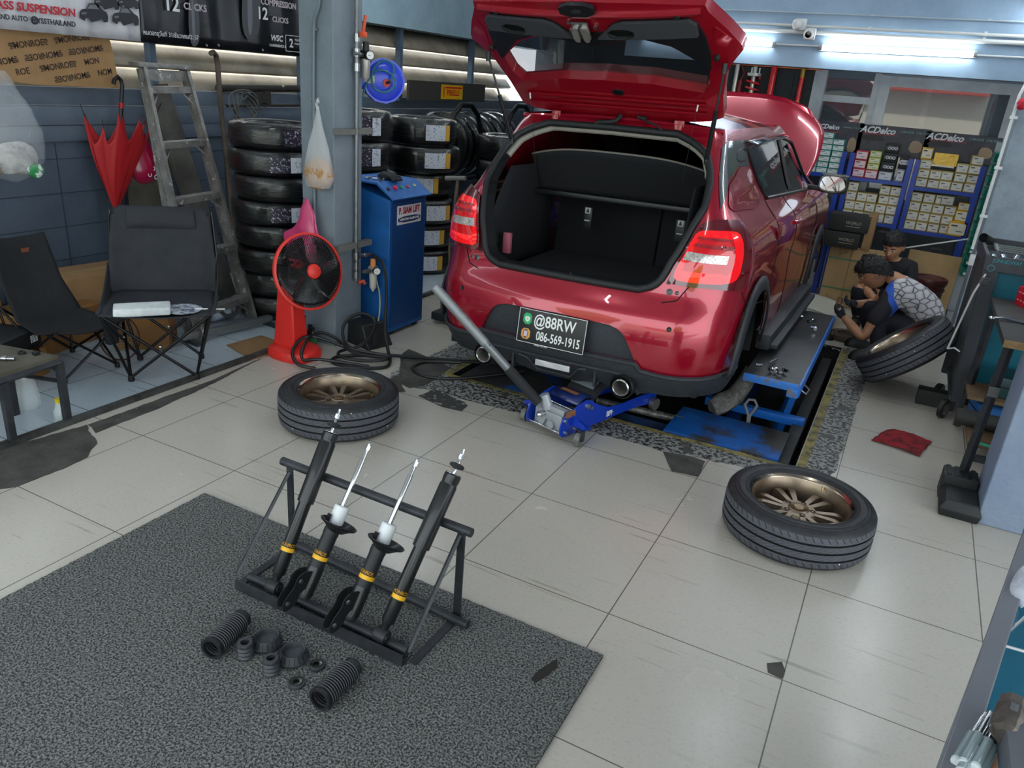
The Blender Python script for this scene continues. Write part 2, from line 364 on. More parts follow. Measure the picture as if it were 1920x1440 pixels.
def su(y,z):
    yr,w,rx,ry,ye,a,y1=cpar(z)
    return 2+(y-y1-ry)/(ye-y1-ry)
def sx(x,z):
    yr,w,rx,ry,ye,a,y1=cpar(z)
    return x/a if x<=a else 1+math.asin(min(1,(x-a)/rx))*2/math.pi
def snorm(u,z):
    e=1e-3
    p=surf(u+e,z);q=surf(u-e,z);r=surf(u,min(z+e,1.56));s=surf(u,z-e)
    a=[p[i]-q[i] for i in range(3)];b=[r[i]-s[i] for i in range(3)]
    n=[a[1]*b[2]-a[2]*b[1],a[2]*b[0]-a[0]*b[2],a[0]*b[1]-a[1]*b[0]]
    L=math.sqrt(sum(c*c for c in n)) or 1
    return [c/L for c in n]
def soff(u,z,d=0):
    p=surf(u,z)
    if not d: return p
    n=snorm(u,z)
    return tuple(p[i]+n[i]*d for i in range(3))

RED = mat('car_red', 'a00826', .26, .4, coat=1, spec=.6)
REDL = mat('car_red_inner', '9a0a20', .34, .2, coat=.6)
PBL = mat('plastic_black', '2e3237', .5, col2='26292e', vs=30, bump=.25, bs=260)
PBS = mat('plastic_smooth', '17191c', .38)
PGR = mat('plastic_grey', '34383e', .6, bump=.3, bs=320, col2='2c3036', vs=60)
RUB = mat('rubber_seal', '1c1e20', .55)
GLS = mat('tinted_glass', '050709', .03, spec=.9, coat=1)
LGL = mat('lens_red', 'd8060f', .06, coat=1, emit=.25, ecol='ff0a14')
LGD = mat('lens_dark_red', '5a0610', .12, coat=1, spec=.6)
LCL = mat('lens_clear', 'd6d2cd', .12, .35, col2='8a7f78', vs=120, coat=1)
CHR = mat('chrome', 'd6d8da', .12, 1)
STL = mat('steel', 'a9abac', .3, 1)
STD = mat('steel_dark', '5a5b5c', .4, .9)
CRP = mat('trunk_carpet', '15161a', .95, col2='1f2126', vs=220, bump=.3, bs=300)
WHT = mat('white_print', 'e8e8e6', .5)
car = thing('car', 'red hatchback with open tailgate and raised hood on the lift', 'car', (1.505, 2.57, 0))
car.rotation_euler = Matrix(((math.cos(R(-.7)), -math.sin(R(-.7)), 0), (math.sin(R(-.7)), math.cos(R(-.7)), 0), (0, 0, 1))).to_4x4().__matmul__(Matrix.Rotation(R(-.9), 4, 'Y')).to_euler()
def sheet(b, P, holes=(), du=.08, dz=.05, d=.04, off=0, mi=0, sides=(1, -1), f=None):
    v, ts = mesh2d(P, list(holes), du, dz, d)
    for s in sides:
        vv = [b.bm.verts.new(V((q[0] * s, q[1], q[2]))) for q in ((f or soff)(p[0], p[1], off) for p in v)]
        for t in ts: b._f([vv[i] for i in (t if s > 0 else t[::-1])], mi)
    return b
def sline(P, off=0, d=.03, closed=False, s=1): return [(q[0] * s, q[1], q[2]) for q in (soff(*p, off) for p in dense(P, d, closed))]
def side(P): return [(su(y, z), z) for y, z in P]
# half outlines in (around, height) of the body skin
OPEN = [(0, 1.525), (sx(.37, 1.52), 1.52), (sx(.47, 1.49), 1.485), (sx(.545, 1.44), 1.44), (sx(.60, 1.34), 1.34), (sx(.615, 1.2), 1.2), (sx(.585, 1.1), 1.1), (sx(.55, .98), .98), (sx(.515, .87), .87), (sx(.475, .815), .815), (sx(.40, .79), .79), (0, .79)]
OPEN = [OPEN[0]] + rnd_poly(OPEN[1:-1], 1, False) + [OPEN[-1]]
REC = [(0, .615), (sx(.30, .60), .605), (sx(.365, .58), .585), (sx(.40, .54), .54), (sx(.455, .43), .425), (0, .425)]
REC = [REC[0]] + rnd_poly(REC[1:-1], 1, False) + [REC[-1]]
WR = [(2.319,1.176), (2.919,1.115), (3,1.446), (2.818,1.492), (2.377,1.466), (2.238,1.452)]
ARCH = [(su(.70 + .36 * math.cos(a), .41 + .36 * math.sin(a)), .41 + .36 * math.sin(a)) for a in [PI * k / 24 for k in range(25)]]
ARCH = [(ARCH[0][0], .29)] + ARCH + [(ARCH[-1][0], .29)]
ARC2 = [(su(3.12 + .35 * math.cos(a), .41 + .35 * math.sin(a)), .41 + .35 * math.sin(a)) for a in [PI * k / 24 for k in range(25)]]
ARC2 = [(ARC2[0][0], .29)] + ARC2 + [(ARC2[-1][0], .29)]
LAMP = rnd_poly([(.939,.84), (.938,.904), (.941,1.066), (.977,1.129), (1.32,1.15), (1.931,1.138), (1.835,1.083), (1.809,1.03), (1.76,.921), (1.766,.812), (1.349,.835), (1.079,.835)], 1)
b = MB()
sheet(b, [(0, .3), (3, .3), (3, 1.56), (0, 1.56)], [[(max(u, -.01) if u else -.01, z) for u, z in OPEN], [(u if u else -.01, z) for u, z in REC], ARCH, ARC2], .045, .035, .03)
body = b.obj('body_shell', RED, car, ang=60, fixn=False)
# roof, windscreen, scuttle, front fenders stay one skin each
b = MB()
def roof(u, v):
    x = (u * 2 - 1); y0 = .57 + .045 * x * x; y1 = 2.32 - .10 * x * x
    return x * .572, y0 + (y1 - y0) * v, 1.56 + .095 * (1 - x * x) ** .8 * (.25 + .75 * math.sin(PI * min(1, .08 + v * .9)))
b.grid(roof, 24, 16); b.obj('roof', RED, car, ang=60)
b = MB(); b.grid(lambda u, v: ((u * 2 - 1) * (.56 + .14 * v), 2.28 + .78 * v - .1 * (u * 2 - 1) ** 2, 1.585 - .47 * v - .02 * (u * 2 - 1) ** 2), 12, 8); b.obj('windscreen', GLS, car)
# black rubber weatherstrip round the tailgate opening and its inner flange
for s in (1, -1): pass
op = [tuple(soff(u, z, .006)) for u, z in dense(OPEN[:], .03, False)]
full = op + [(-x, y, z) for x, y, z in op[::-1][1:-1]]
b = MB(); b.tube(full, .019, 10, closed=True); b.obj('weatherstrip', RUB, car)
b = MB(); n = len(full); c0 = V((0, 0, 1.15))
inn = [V(p) + V((0, .075, 0)) + (c0 - V((p[0], 0, p[2]))) * .045 for p in full]
for i in range(n): b.poly([full[i], full[(i + 1) % n], inn[(i + 1) % n], inn[i]])
b.obj('opening_flange', PBS, car)
b = MB(); up = [(p, q) for p, q in zip(full, inn) if p[2] > 1.33]; up.sort(key=lambda t: t[0][0])
b.tube([V(p).lerp(q, .55) + V((0, -.0, -.012)) for p, q in up], .020, 8); b.obj('headliner_edge', mat('headliner_beige', '9a968c', .8), car)
# bumper number-plate recess
b = MB(); sheet(b, REC, (), .06, .05, .03, -.022); bmesh.ops.remove_doubles(b.bm, verts=b.bm.verts, dist=1e-4); b.obj('plate_recess_panel', PGR, car, ang=60)
b = MB()
for s in (1, -1):
    a = [V((q[0] * s, q[1], q[2])) for q in (soff(*p, 0) for p in dense(REC, .03, False))]; c = [V((q[0] * s, q[1], q[2])) for q in (soff(*p, -.023) for p in dense(REC, .03, False))]
    for i in range(len(a) - 1): b.poly([a[i], a[i + 1], c[i + 1], c[i]])
b.obj('plate_recess_rim', RED, car)
# lower black bumper skirt with diffuser steps and exhaust cut-outs
SK0 = [(0, .43), (sx(.455, .43), .428), (sx(.48, .4), .395), (1.0, .385), (1.45, .375), (1.9, .375), (2.02, .375), (2.03, .22), (1.6, .25), (1.0, .27), (sx(.52, .27), .26), (sx(.46, .25), .245), (sx(.33, .25), .25), (sx(.27, .27), .275), (sx(.12, .25), .242), (0, .242)]
b = MB(); sheet(b, SK0, (), .06, .03, .03, .014)
sk = b.obj('bumper_skirt', PBL, car, ang=50, fixn=False)
b = MB()
for s in (1, -1): b.tube(sline([(0, .43), (sx(.455, .43), .428), (sx(.48, .4), .395), (1.0, .385), (1.45, .375), (2.0, .375)], .012, s=s), .012, 6)
b.obj('skirt_ledge', PBL, car)
b = MB()
for s in (1, -1):
    b.tube(sline([(0, .365), (sx(.35, .36), .362), (sx(.43, .345), .35), (sx(.47, .25), .25)], .018, s=s), .010, 6)
    b.tube(sline([(0, .272), (sx(.10, .27), .272), (sx(.155, .33), .338), (sx(.2, .345), .345)], .018, s=s), .010, 6)
    for x in (.245,): q = soff(sx(x, .3), .3, .02); b.box((s * x, q[1], .29), (.012, .03, .09))
b.obj('diffuser_rib', PBL, car)
b = MB(); q = soff(0, .32, .018); b.box((0, q[1] - .004, .312), (.205, .012, .034), bev=.004); b.obj('fog_reflector', mat('reflector_clear', 'cfcfd2', .2, .2, coat=1), car)
q = soff(sx(.72, .33), .33, .016); b = MB(); M = frame((.655, q[1] - .027, .335), (.12, -1, 0), (1, .1, 0)); b.box((0, 0, 0), (.062, .018, .004), M, bev=.0015); bd_ = b.obj('skirt_badge', PBS, car); b = MB(); b.text('Z', .012, M @ T_(z=.003, x=-.018), 0); b.obj('badge_letter', mat('badge_grey', '6a6c70', .4, .5), bd_)
for s, x in ((-1, -.415), (1, .405)):
    b = MB(); b.lathe([(.030, .10), (.037, .0), (.041, -.005), (.046, 0), (.046, .12), (.037, .12)], 36, frame((x, .0, .29), (0, 1, .03)), mis=[0, 1, 1, 1, 1]); b.obj('exhaust_tip', [mat('pipe_inside', '77736e', .5, .6), mat('tip_steel', 'c9c7c2', .28, 1)], car)
    b = MB(); b.lathe([(0, 0), (.034, 0)], 20, frame((x, .06, .29), (0, 1, 0))); b.lathe([(.052, .015), (.060, -.004), (.066, .004), (.066, .05)], 24, frame((x, .012, .29), (0, 1, 0))); b.obj('exhaust_shroud', PBS, car)
# parking sensors, bump stops and bolt heads round the opening
for s in (1, -1):
    q = soff(sx(.60, .63), .632, .001); n_ = snorm(sx(.60, .63), .632); M = frame((q[0] * s, q[1], q[2]), (n_[0] * s, n_[1], n_[2]))
    b = MB(); b.lathe([(.001, .001), (.008, .001), (.010, .002), (.011, 0), (.013, .0005)], 16, M); b.obj('parking_sensor', PBS, car)
    for x, z, r in ((.555, .80, .013), (.592, .80, .008), (.60, 1.06, .010)):
        u = sx(x, z); q = soff(u, z, 0); n_ = snorm(u, z); M = frame((q[0] * s, q[1], q[2]), (n_[0] * s, n_[1], n_[2]))
        b = MB(); b.lathe([(.001, .004), (r * .6, .004), (r, .001), (r * 1.3, .0005)], 14, M); b.obj('body_plug', STD, car)
    # dark pillar trim between lamp and opening
    b = MB(); P = [(sx(.535, .87), .835), (sx(.565, .94), .93), (sx(.60, 1.03), 1.035), (sx(.64, 1.09), 1.09), (sx(.60, 1.0), .98), (sx(.565, .87), .87), (sx(.55, .84), .835)]
    sheet(b, P, (), .05, .04, .03, .004, sides=(s,)); b.obj('lamp_pocket_trim', PBS, car)
    # tail lamp: lens shell over red light guide, with clear strip and honeycomb bars
    tl = MB(); sheet(tl, LAMP, (), .05, .03, .02, .022, sides=(s,)); 
    e = [V((q[0] * s, q[1], q[2])) for q in (soff(*p, .022) for p in dense(LAMP, .02))]; e2 = [V((q[0] * s, q[1], q[2])) for q in (soff(*p, -.004) for p in dense(LAMP, .02))]
    for i in range(len(e)): tl.poly([e[i], e[(i + 1) % len(e)], e2[(i + 1) % len(e)], e2[i]])
    lo = tl.obj('tail_lamp', LGD, car, ang=50, fixn=True)
    RNG = rnd_poly([(.967,.861), (.959,.911), (.956,1.067), (1.012,1.097), (1.551,1.096), (1.641,1.074), (1.622,.965), (1.613,.887), (1.525,.858), (1.119,.856)], 1)
    RNI = rnd_poly([(1.038,.888), (1.006,.928), (1.004,1.048), (1.091,1.068), (1.437,1.066), (1.494,1.047), (1.512,.967), (1.506,.921), (1.448,.895), (1.131,.883)], 1)
    b = MB(); sheet(b, RNG, (), .03, .03, .02, .026, sides=(s,)); b.obj('light_guide', LGL, lo)
    b = MB(); sheet(b, RNI, (), .03, .03, .02, .0285, sides=(s,)); b.obj('lamp_centre', mat('lens_mid_red', 'b0040e', .1, coat=1, emit=.12, ecol='ff0a14'), lo)
    for P in ([(1.011,1.065), (1.471,1.061), (1.469,1.052), (.993,1.054)], [(1.006,1.035), (1.484,1.03), (1.485,1.013), (.985,1.021)]):
        b = MB(); sheet(b, P, (), .03, .03, .02, .031, sides=(s,)); b.obj('led_bar', mat('lens_bar', '6a0a12', .25, col2='c01820', vs=150, coat=1), lo)
    b = MB(); sheet(b, [(.966,.994), (1.427,.99), (1.42,.952), (.971,.955)], (), .03, .03, .02, .032, sides=(s,)); b.obj('clear_strip', LCL, lo)
    b = MB(); sheet(b, [(.99,.905), (1.428,.906), (1.41,.898), (1.068,.879)], (), .03, .03, .02, .0315, sides=(s,)); b.obj('reflector_strip', mat('reflector_red', 'ff2a2a', .2, emit=.3, coat=1), lo)
    # side glass and its frame
    b = MB(); sheet(b, WR, (), .1, .05, .04, .004, sides=(s,)); b.obj('side_window', GLS, car, ang=60)
    b = MB(); b.tube(sline(WR, .004, .04, True, s), .011, 6, closed=True); b.obj('window_trim', PBS, car)
    b = MB(); um = [WR[0][0] * .52 + WR[1][0] * .48, WR[2][0] * .62 + WR[4][0] * .38]; sheet(b, [(um[0] - .02, 1.17), (um[0] + .03, 1.17), (um[1] + .03, 1.505), (um[1] - .02, 1.505)], (), .1, .05, .04, .010, sides=(s,)); b.obj('door_pillar', PBS, car)
    # rain visor
    b = MB(); vz = [(2.216,1.493), (2.601,1.505), (2.919,1.505)]
    lo_ = [(2.296,1.457), (2.568,1.474), (2.875,1.482)]
    A = [soff(*p, .012) for p in dense(vz, .05, False)]; B_ = [soff(*p, .045) for p in dense(lo_, .05, False)]; m_ = min(len(A), len(B_))
    A = [A[round(i * (len(A) - 1) / 11)] for i in range(12)]; B_ = [B_[round(i * (len(B_) - 1) / 11)] for i in range(12)]
    b.grid(lambda u, v: (lambda q: (q.x * s, q.y, q.z))(V(A[round(u * 11)]).lerp(V(B_[round(u * 11)]), v)), 11, 3)
    b.obj('rain_visor', mat('visor_smoke', '101214', .06, coat=1), car, solid=.004)
    # black rear quarter panel with the hidden handle recess
    QP = [(1.445,1.196), (1.454,1.323), (1.608,1.479), (1.954,1.504), (2.243,1.503), (2.23,1.397), (2.23,1.364), (2.102,1.378), (2.039,1.34), (1.693,1.247)]
    b = MB(); sheet(b, QP, (), .06, .04, .03, .004, sides=(s,)); b.obj('quarter_panel', mat('quarter_black', '22282b', .3, coat=.6), car, ang=60)
    HR = rnd_poly([(2.112,1.453), (2.22,1.462), (2.216,1.393), (2.096,1.4)], 1)
    b = MB(); b.tube(sline(HR, .004, .02, True, s), .004, 6, closed=True); b.obj('rear_door_handle', PBS, car)
    # bulged haunch rising into the rear door
    HU = rnd_poly([(1.727,1.209), (1.86,1.245), (2.056,1.325), (2.111,1.369), (2.22,1.37), (2.257,1.309), (2.259,1.189), (2.184,1.15), (2.06,1.176)], 1)
    b = MB(); cu_ = sum(p[0] for p in HU) / len(HU); cz_ = sum(p[1] for p in HU) / len(HU); HD = dense(HU, .01)
    def hb(u, z, off):
        e = min(1, min((2.6 * (u - q[0])) ** 2 + (z - q[1]) ** 2 for q in HD) ** .5 / .11); return soff(u, z, .0045 + .011 * e * e * (3 - 2 * e))
    sheet(b, HU, (), .04, .02, .02, 0, sides=(s,), f=hb); b.obj('haunch', RED, car, ang=70)
    # wheel-arch cladding, inner wells, sill cladding
    A_ = [PI * k / 28 for k in range(-1, 30)]
    for (cy_, r0, r1) in ((.70, .345, .42), (3.12, .335, .41)):
        b = MB()
        for i in range(len(A_) - 1):
            q = []
            for a, r in ((A_[i], r0), (A_[i + 1], r0), (A_[i + 1], r1), (A_[i], r1)):
                y, z = cy_ + r * math.cos(a), max(.2, .41 + r * math.sin(a)); x = surf(min(2.99, su(y, z)) if su(y, z) > 1 else 1.9, z)[0]; q.append((s * (x + (.028 if r == r0 else .014)), y, z))
            b.poly(q)
        bmesh.ops.remove_doubles(b.bm, verts=b.bm.verts, dist=1e-4); b.obj('arch_cladding', PBL, car, ang=60, solid=.012)
    b = MB(); b.box((s * .90, 1.92, .36), (.09, 1.66, .10), bev=.02); b.box((s * .935, 1.92, .333), (.10, 1.6, .03), bev=.008); b.obj('sill_skirt', PBL, car)
    for cy_ in (.70, 3.12):
        b = MB(); b.lathe([(.36, -.30), (.355, 0)], 28, frame((s * .84, cy_, .41), (s, 0, 0), (0, 1, 0)), a0=-.3, a1=PI + .3); b.lathe([(0, -.30), (.36, -.30)], 28, frame((s * .84, cy_, .41), (s, 0, 0), (0, 1, 0)), a0=-.3, a1=PI + .3); b.obj('wheel_well', PBS, car)
        hb_ = MB(); hb_.lathe([(0, .05), (.03, .05), (.034, .03), (.07, .03), (.075, .0), (.12, 0), (.125, -.05), (.10, -.06)], 28, frame((s * .74, cy_, .34), (s, 0, 0))); h_ = hb_.obj('brake_drum', mat('rust_drum', '5b4a3a', .7, .5, col2='8a6a45', vs=20), car)
        for k in range(4):
            a = k * PI / 2 + .6; b = MB(); b.cyl((s * .76, cy_ + .05 * math.cos(a), .34 + .05 * math.sin(a)), (s * .805, cy_ + .05 * math.cos(a), .34 + .05 * math.sin(a)), .006, n=8); b.obj('wheel_stud', STL, h_)
    # door mirror
    b = MB(); b.box((0, 0, 0), (.20, .11, .135), T_(), bev=.03); b.box((-.12, .03, -.045), (.12, .05, .035), bev=.01)
    mo = b.obj('door_mirror', PBS, car, loc=(s * .955, 2.66, 1.185)); mo.scale = (s, 1, 1)
    b = MB(); b.prism(rnd_poly([(-.085, -.05), (.085, -.05), (.09, .05), (-.06, .055), (-.088, .02)], 2), .003, frame((0, -.056, 0), (0, -1, 0), (1, 0, 0))); b.obj('mirror_glass', mat('mirror', '9aa4aa', .02, 1), mo)
    b = MB(); q = rnd_poly([(-.09, -.056), (.09, -.056), (.095, .055), (-.062, .06), (-.094, .022)], 2); b.tube([(x, -.056, z) for x, z in q], .005, 6, closed=True); b.obj('mirror_rim', mat('rim_black', '0c0d0e', .3, coat=1), mo)
    # door handles and shut lines
    b = MB(); q = soff(su(1.80, 1.0), 1.0, .02); b.tube([(s * (q[0] - .015), 1.72, 1.0), (s * q[0], 1.76, 1.003), (s * q[0], 1.92, 1.0), (s * (q[0] - .015), 1.96, .997)], .013, 8); b.obj('front_door_handle', RED, car)
    b = MB(); b.lathe([(0, .006), (.05, .004), (.055, 0)], 20, frame((s * .868, 1.15, 1.02), (s, 0, .1))); b.obj('fuel_flap', RED, car)
    P_ = [(1.22, 1.18), (1.16, .95), (1.14, .78), (1.05, .62), (1.12, .42)]
    for L_ in (P_, [(1.72, 1.5), (1.72, 1.15), (1.69, .8), (1.70, .4)], [(2.62, 1.1), (2.60, .7), (2.55, .4)]): b = MB(); b.tube(sline(side(L_), .0005, .06, False, s), .003, 5); b.obj('shut_line', mat('gap_black', '060607', .9), car)
    b = MB(); b.tube(sline([(1.78,.805), (2.2,.619), (2.234,.721)], .0005, .05, False, s), .003, 5); b.obj('shut_line', mat('gap_black', '060607', .9), car); b = MB(); b.tube(sline([(sx(.53, .79), .745), (sx(.60, .77), .765), (sx(.64, .83), .835)], .0005, .02, False, s), .003, 5)
    b.obj('shut_line', mat('gap_black', '060607', .9), car)
    # gas strut of the tailgate
    hx_ = lambda x, t, o=0: V((x, .6 - .8015 * t - .598 * o, 1.575 + .598 * t - .8015 * o))
    a_, c_ = hx_(s * .625, .43, -.01), V((s * .557, .455, 1.42)); mid = a_.lerp(c_, .45)
    b = MB(); b.cyl(a_, mid, .0055, n=10); st_ = b.obj('gas_strut', STD, car); b = MB(); b.cyl(mid, c_, .0115, n=12); b.obj('strut_cylinder', PBS, st_)
    for e_ in (a_, c_): b = MB(); b.cyl(e_ + V((0, 0, .02)), e_ - V((0, 0, .025)), .0125, n=10); b.obj('ball_joint', PBS, st_)
    # parcel-shelf cord
    a_, c_ = hx_(s * .47, .165, .0), V((s * .43, .52, 1.29)); b = MB(); b.cyl(a_, c_, .0012, n=6); cd_ = b.obj('shelf_cord', PBS, car); b = MB(); b.cyl(a_, a_.lerp(c_, .08), .004, n=8); b.obj('cord_clip', WHT, cd_)
# tailgate: local plane (x across, t from hinge to lower edge)
TG = lambda x, t, o=0: (x, .6 - .8015 * t - .598 * o, 1.575 + .598 * t - .8015 * o)
def tg(b, P, off, th, mi=0, holes=(), crown=0):
    f = lambda x, t, o: TG(x, t, o - crown * (x / .7) ** 2)
    v, ts = mesh2d(P, holes, .07, .07, .03); a = [b.bm.verts.new(f(p[0], p[1], off)) for p in v]
    for t in ts: b._f([a[i] for i in t], mi)
    if th:
        for L_ in [P] + list(holes):
            L2 = dense(L_, .03); q = [f(*p[:2], off) for p in L2]; w = [f(*p[:2], off - th) for p in L2]
            for i in range(len(L2)): b.poly([q[i], q[(i + 1) % len(L2)], w[(i + 1) % len(L2)], w[i]], mi)
    return b
sym = lambda H: H + [(-x, t) for x, t in H[::-1]]
OUT = sym([(0, -.015), (.50, .0), (.575, .03), (.59, .2), (.62, .36), (.655, .43), (.705, .505), (.70, .54), (.65, .635), (.58, .745), (.57, .785), (.3, .815), (0, .83)])
GL = sym([(0, .308), (.25, .292), (.43, .245), (.50, .225), (.535, .28), (.548, .40), (.485, .465), (.39, .548), (.265, .598), (.20, .597), (.1, .572), (0, .55)])
b = MB(); tg(b, OUT, 0, .06, 0, [GL], .05); bmesh.ops.remove_doubles(b.bm, verts=b.bm.verts, dist=1e-4)
gate = b.obj('tailgate', REDL, car, ang=40)
b = MB(); tg(b, OUT, -.062, 0, 0, [GL], .05); b.obj('tailgate_outer_skin', RED, gate)
b = MB(); tg(b, GL, -.05, 0, 0, [], .05); b.obj('rear_window', mat('rear_glass', '101417', .02, trans=0, alpha=.84, spec=1, coat=1), gate)
# black inner trim with two pull pockets
TR = sym([(0, .64), (.09, .65), (.14, .70), (.19, .722), (.49, .722), (.53, .69), (.555, .60), (.565, .50), (.555, .40), (.50, .465), (.40, .565), (.27, .615), (.20, .612), (.1, .588), (0, .565)])
TRP = [(.12, .632), (.245, .632), (.245, .692), (.12, .692)]; TRQ = [(-.44, .632), (-.31, .632), (-.31, .692), (-.44, .692)]
b = MB(); tg(b, [p for p in TR], .014, .02, 0, [rnd_poly(TRP, 1), rnd_poly(TRQ, 1)], .05); tr = b.obj('tailgate_trim', PBS, gate)
BND = [(.06, .628), (.1, .665), (.15, .712), (.20, .728), (.50, .728), (.53, .70), (.53, .632)]
for P, h in ((BND, TRP), ([(-x, t) for x, t in BND[::-1]], TRQ)):
    b = MB(); tg(b, P, .03, .016, 0, [rnd_poly(h, 1)], .05); b.obj('trim_band', mat('trim_band_grey', '3b3e43', .55), tr)
    b = MB(); tg(b, h, .004, 0, 0, [], .05); b.tube([TG(x, t, .026 - .05 * (x / .7) ** 2) for x, t in rnd_poly(h, 2)], .004, 6, closed=True); b.obj('pull_pocket', mat('pocket_black', '0a0b0c', .6), tr)
lm = thing; b = MB(); M = Matrix(((1, 0, 0, 0), (0, -.8015, -.598, .6), (0, .598, -.8015, 1.575), (0, 0, 0, 1)))
b.prism(rnd_poly([(-.085, .765), (.085, .765), (.085, .835), (-.085, .835)], 1), .02, M @ T_(x=0, z=.008)); lp = b.obj('plate_lamp_housing', PBS, gate)
b = MB(); b.prism(rnd_poly([(-.025, .79), (.025, .79), (.025, .81), (-.025, .81)], 2), .006, M @ T_(z=.026)); b.obj('gate_release', PBL, lp)
# latch
b = MB(); K = M @ T_(x=-.01, y=.675)
b.box((0, 0, .02), (.085, .105, .012), K, bev=.004); la = b.obj('latch', STL, gate)
b = MB()
for s in (1, -1): b.prism(rnd_poly([(s * .009, -.055), (s * .035, -.055), (s * .042, -.03), (s * .04, .03), (s * .006, .035), (s * .008, .01)][::s], 1), .016, K @ T_(z=.026))
b.obj('latch_jaw', mat('zinc', 'c3c2bb', .35, .8, bump=.3, bs=60), la)
for x, y in ((-.062, .03), (-.062, -.02), (.066, .005)): b = MB(); b.cyl(K @ V((x, y, .0)), K @ V((x, y, .012)), .011, n=6); b.obj('latch_bolt', STL, la)
# pressed ribs, grommets, hinges, wiring boot, buffers
b = MB()
for t_, dx in ((.17, .0), (.10, .02)): b.tube([TG(x / 12 * .5, t_ - .035 * (x / 12) ** 2, .006 - .05 * (x / 12 * .5 / .7) ** 2) for x in range(-12, 13)], .016, 8, flat=.5)
b.tube([TG(x / 12 * .55, .755, .002 - .05 * (x / 12 * .55 / .7) ** 2) for x in range(-12, 13)], .018, 8)
b.obj('pressed_rib', REDL, gate)
for x, t_ in ((.06, .222),): b = MB(); b.prism(rnd_poly([(x - .03, t_ - .02), (x + .03, t_ - .02), (x + .03, t_ + .02), (x - .03, t_ + .02)], 2), .006, M); b.obj('grommet', PBS, gate)
for s in (1, -1):
    for x, t_ in ((.45, .745), (.59, .475)): b = MB(); b.lathe([(0, .022), (.010, .022), (.013, .015), (.015, 0)], 14, M @ T_(s * x, t_, -.05 * (x / .7) ** 2)); b.obj('rubber_buffer', RUB, gate)
    b = MB(); b.box((s * .355, .585, 1.572), (.055, .012, .035), bev=.003); b.box((s * .355, .572, 1.545), (.04, .01, .05), bev=.003); b.obj('hinge', REDL, car)
    # raised corner pressings of the gate
    b = MB(); tg(b, [(s * x, t) for x, t in ([(.60, .40), (.66, .46), (.69, .51), (.67, .575), (.60, .66), (.585, .6), (.60, .5)][::s])], .004, .012, 0, [], .05); b.obj('corner_pressing', REDL, gate, ang=30)
b = MB(); b.tube([(-.09, .52, 1.535), (-.075, .52, 1.552), (.0, .51, 1.556), (.03, .515, 1.565), (.04, .54, 1.59)], [.011, .012, .012, .012, .016], 10); wb_ = b.obj('wiring_boot', RUB, car)
b = MB(); b.tube([(.16, .53, 1.59), (.19, .52, 1.575), (.26, .505, 1.56), (.29, .51, 1.535)], .005, 8); b.cyl((.14, .54, 1.592), (.19, .53, 1.585), .011, n=10); b.obj('washer_hose', RUB, car)
# roof rear edge lip
b = MB(); b.tube([(x / 16 * .58, .575 + .06 * (x / 16) ** 2, 1.572 - .022 * (x / 16) ** 2) for x in range(-16, 17)], .014, 8); b.obj('roof_lip', RED, car)
# boot interior
b = MB()
b.box((0, .58, .715), (.98, .86, .02)); b.box((0, .17, .745), (.80, .03, .06)); bo = b.obj('boot_floor', CRP, car)
for s in (1, -1): b = MB(); b.grid(lambda u, v: (s * (.58 - .05 * v - .01 * u), cpar(.78 + .5 * v)[0] + .09 + (.93 - cpar(.78 + .5 * v)[0]) * u, .70 + .58 * v), 6, 10); b.obj('boot_side_trim', CRP, car, solid=.01)
b = MB(); b.box((-.2, .93, .95), (.70, .09, .52), T_(), bev=.02); b.box((.365, .93, .95), (.42, .09, .52), bev=.02); sb = b.obj('rear_seat_back', CRP, car); sb.rotation_euler = (R(-8), 0, 0); sb.location = (0, .13, .02)
for x in (-.22, .36):
    b = MB(); b.box((x, .868, .98), (.055, .012, .13), bev=.005); lk = b.obj('seat_latch', PBS, car)
    b = MB(); b.box((x, .861, 1.025), (.034, .002, .034)); b.box((x, .861, .965), (.034, .003, .006)); b.obj('latch_label', mat('label_grey', 'b9bcc0', .5), lk)
    b = MB(); b.prism([(x - .012, 1.013), (x + .012, 1.013), (x + .004, 1.036), (x - .002, 1.038)], .001, Matrix(((1, 0, 0, 0), (0, 0, -1, .8595), (0, 1, 0, 0), (0, 0, 0, 1)))); b.obj('seat_pictogram', PBS, lk)
b = MB(); b.box((0, .80, 1.12), (1.12, .13, .03), bev=.01); b.obj('shelf_ledge', PBS, car)
b = MB(); b.grid(lambda u, v: ((u * 2 - 1) * (.53 + .0 * v), .80 + .0 * v - .13 * v - .05 * (1 - (u * 2 - 1) ** 2) * v, 1.135 + v * (.20 + .055 * (1 - abs(u * 2 - 1) ** 3))), 24, 8)
ps = b.obj('parcel_shelf', CRP, car, solid=.012)
b = MB(); b.tube([((i / 12 - 1) * .53, .67 - .05 * (1 - (i / 12 - 1) ** 2), 1.337 + .055 * (1 - abs(i / 12 - 1) ** 3)) for i in range(25)], .006, 6); b.obj('shelf_piping', mat('piping_grey', '77736a', .7), ps)
b = MB(); b.tube([(x / 10 * .46, .735 - .02 * (1 - (x / 10) ** 2), 1.262 + .02 * (1 - (x / 10) ** 4)) for x in range(-10, 11)], .010, 8, flat=.6); b.obj('shelf_crease', CRP, ps)
for x in (-.37, .37): b = MB(); b.box((x, 1.75, 1.02), (.46, .14, .5), bev=.05); b.box((x, 1.76, 1.37), (.24, .10, .18), bev=.04); b.box((x, 1.6, .72), (.46, .5, .16), bev=.05); b.obj('front_seat', CRP, car)
b = MB(); b.box((0, 2.8, 1.0), (1.3, .4, .25), bev=.05); b.obj('dashboard', PBS, car)
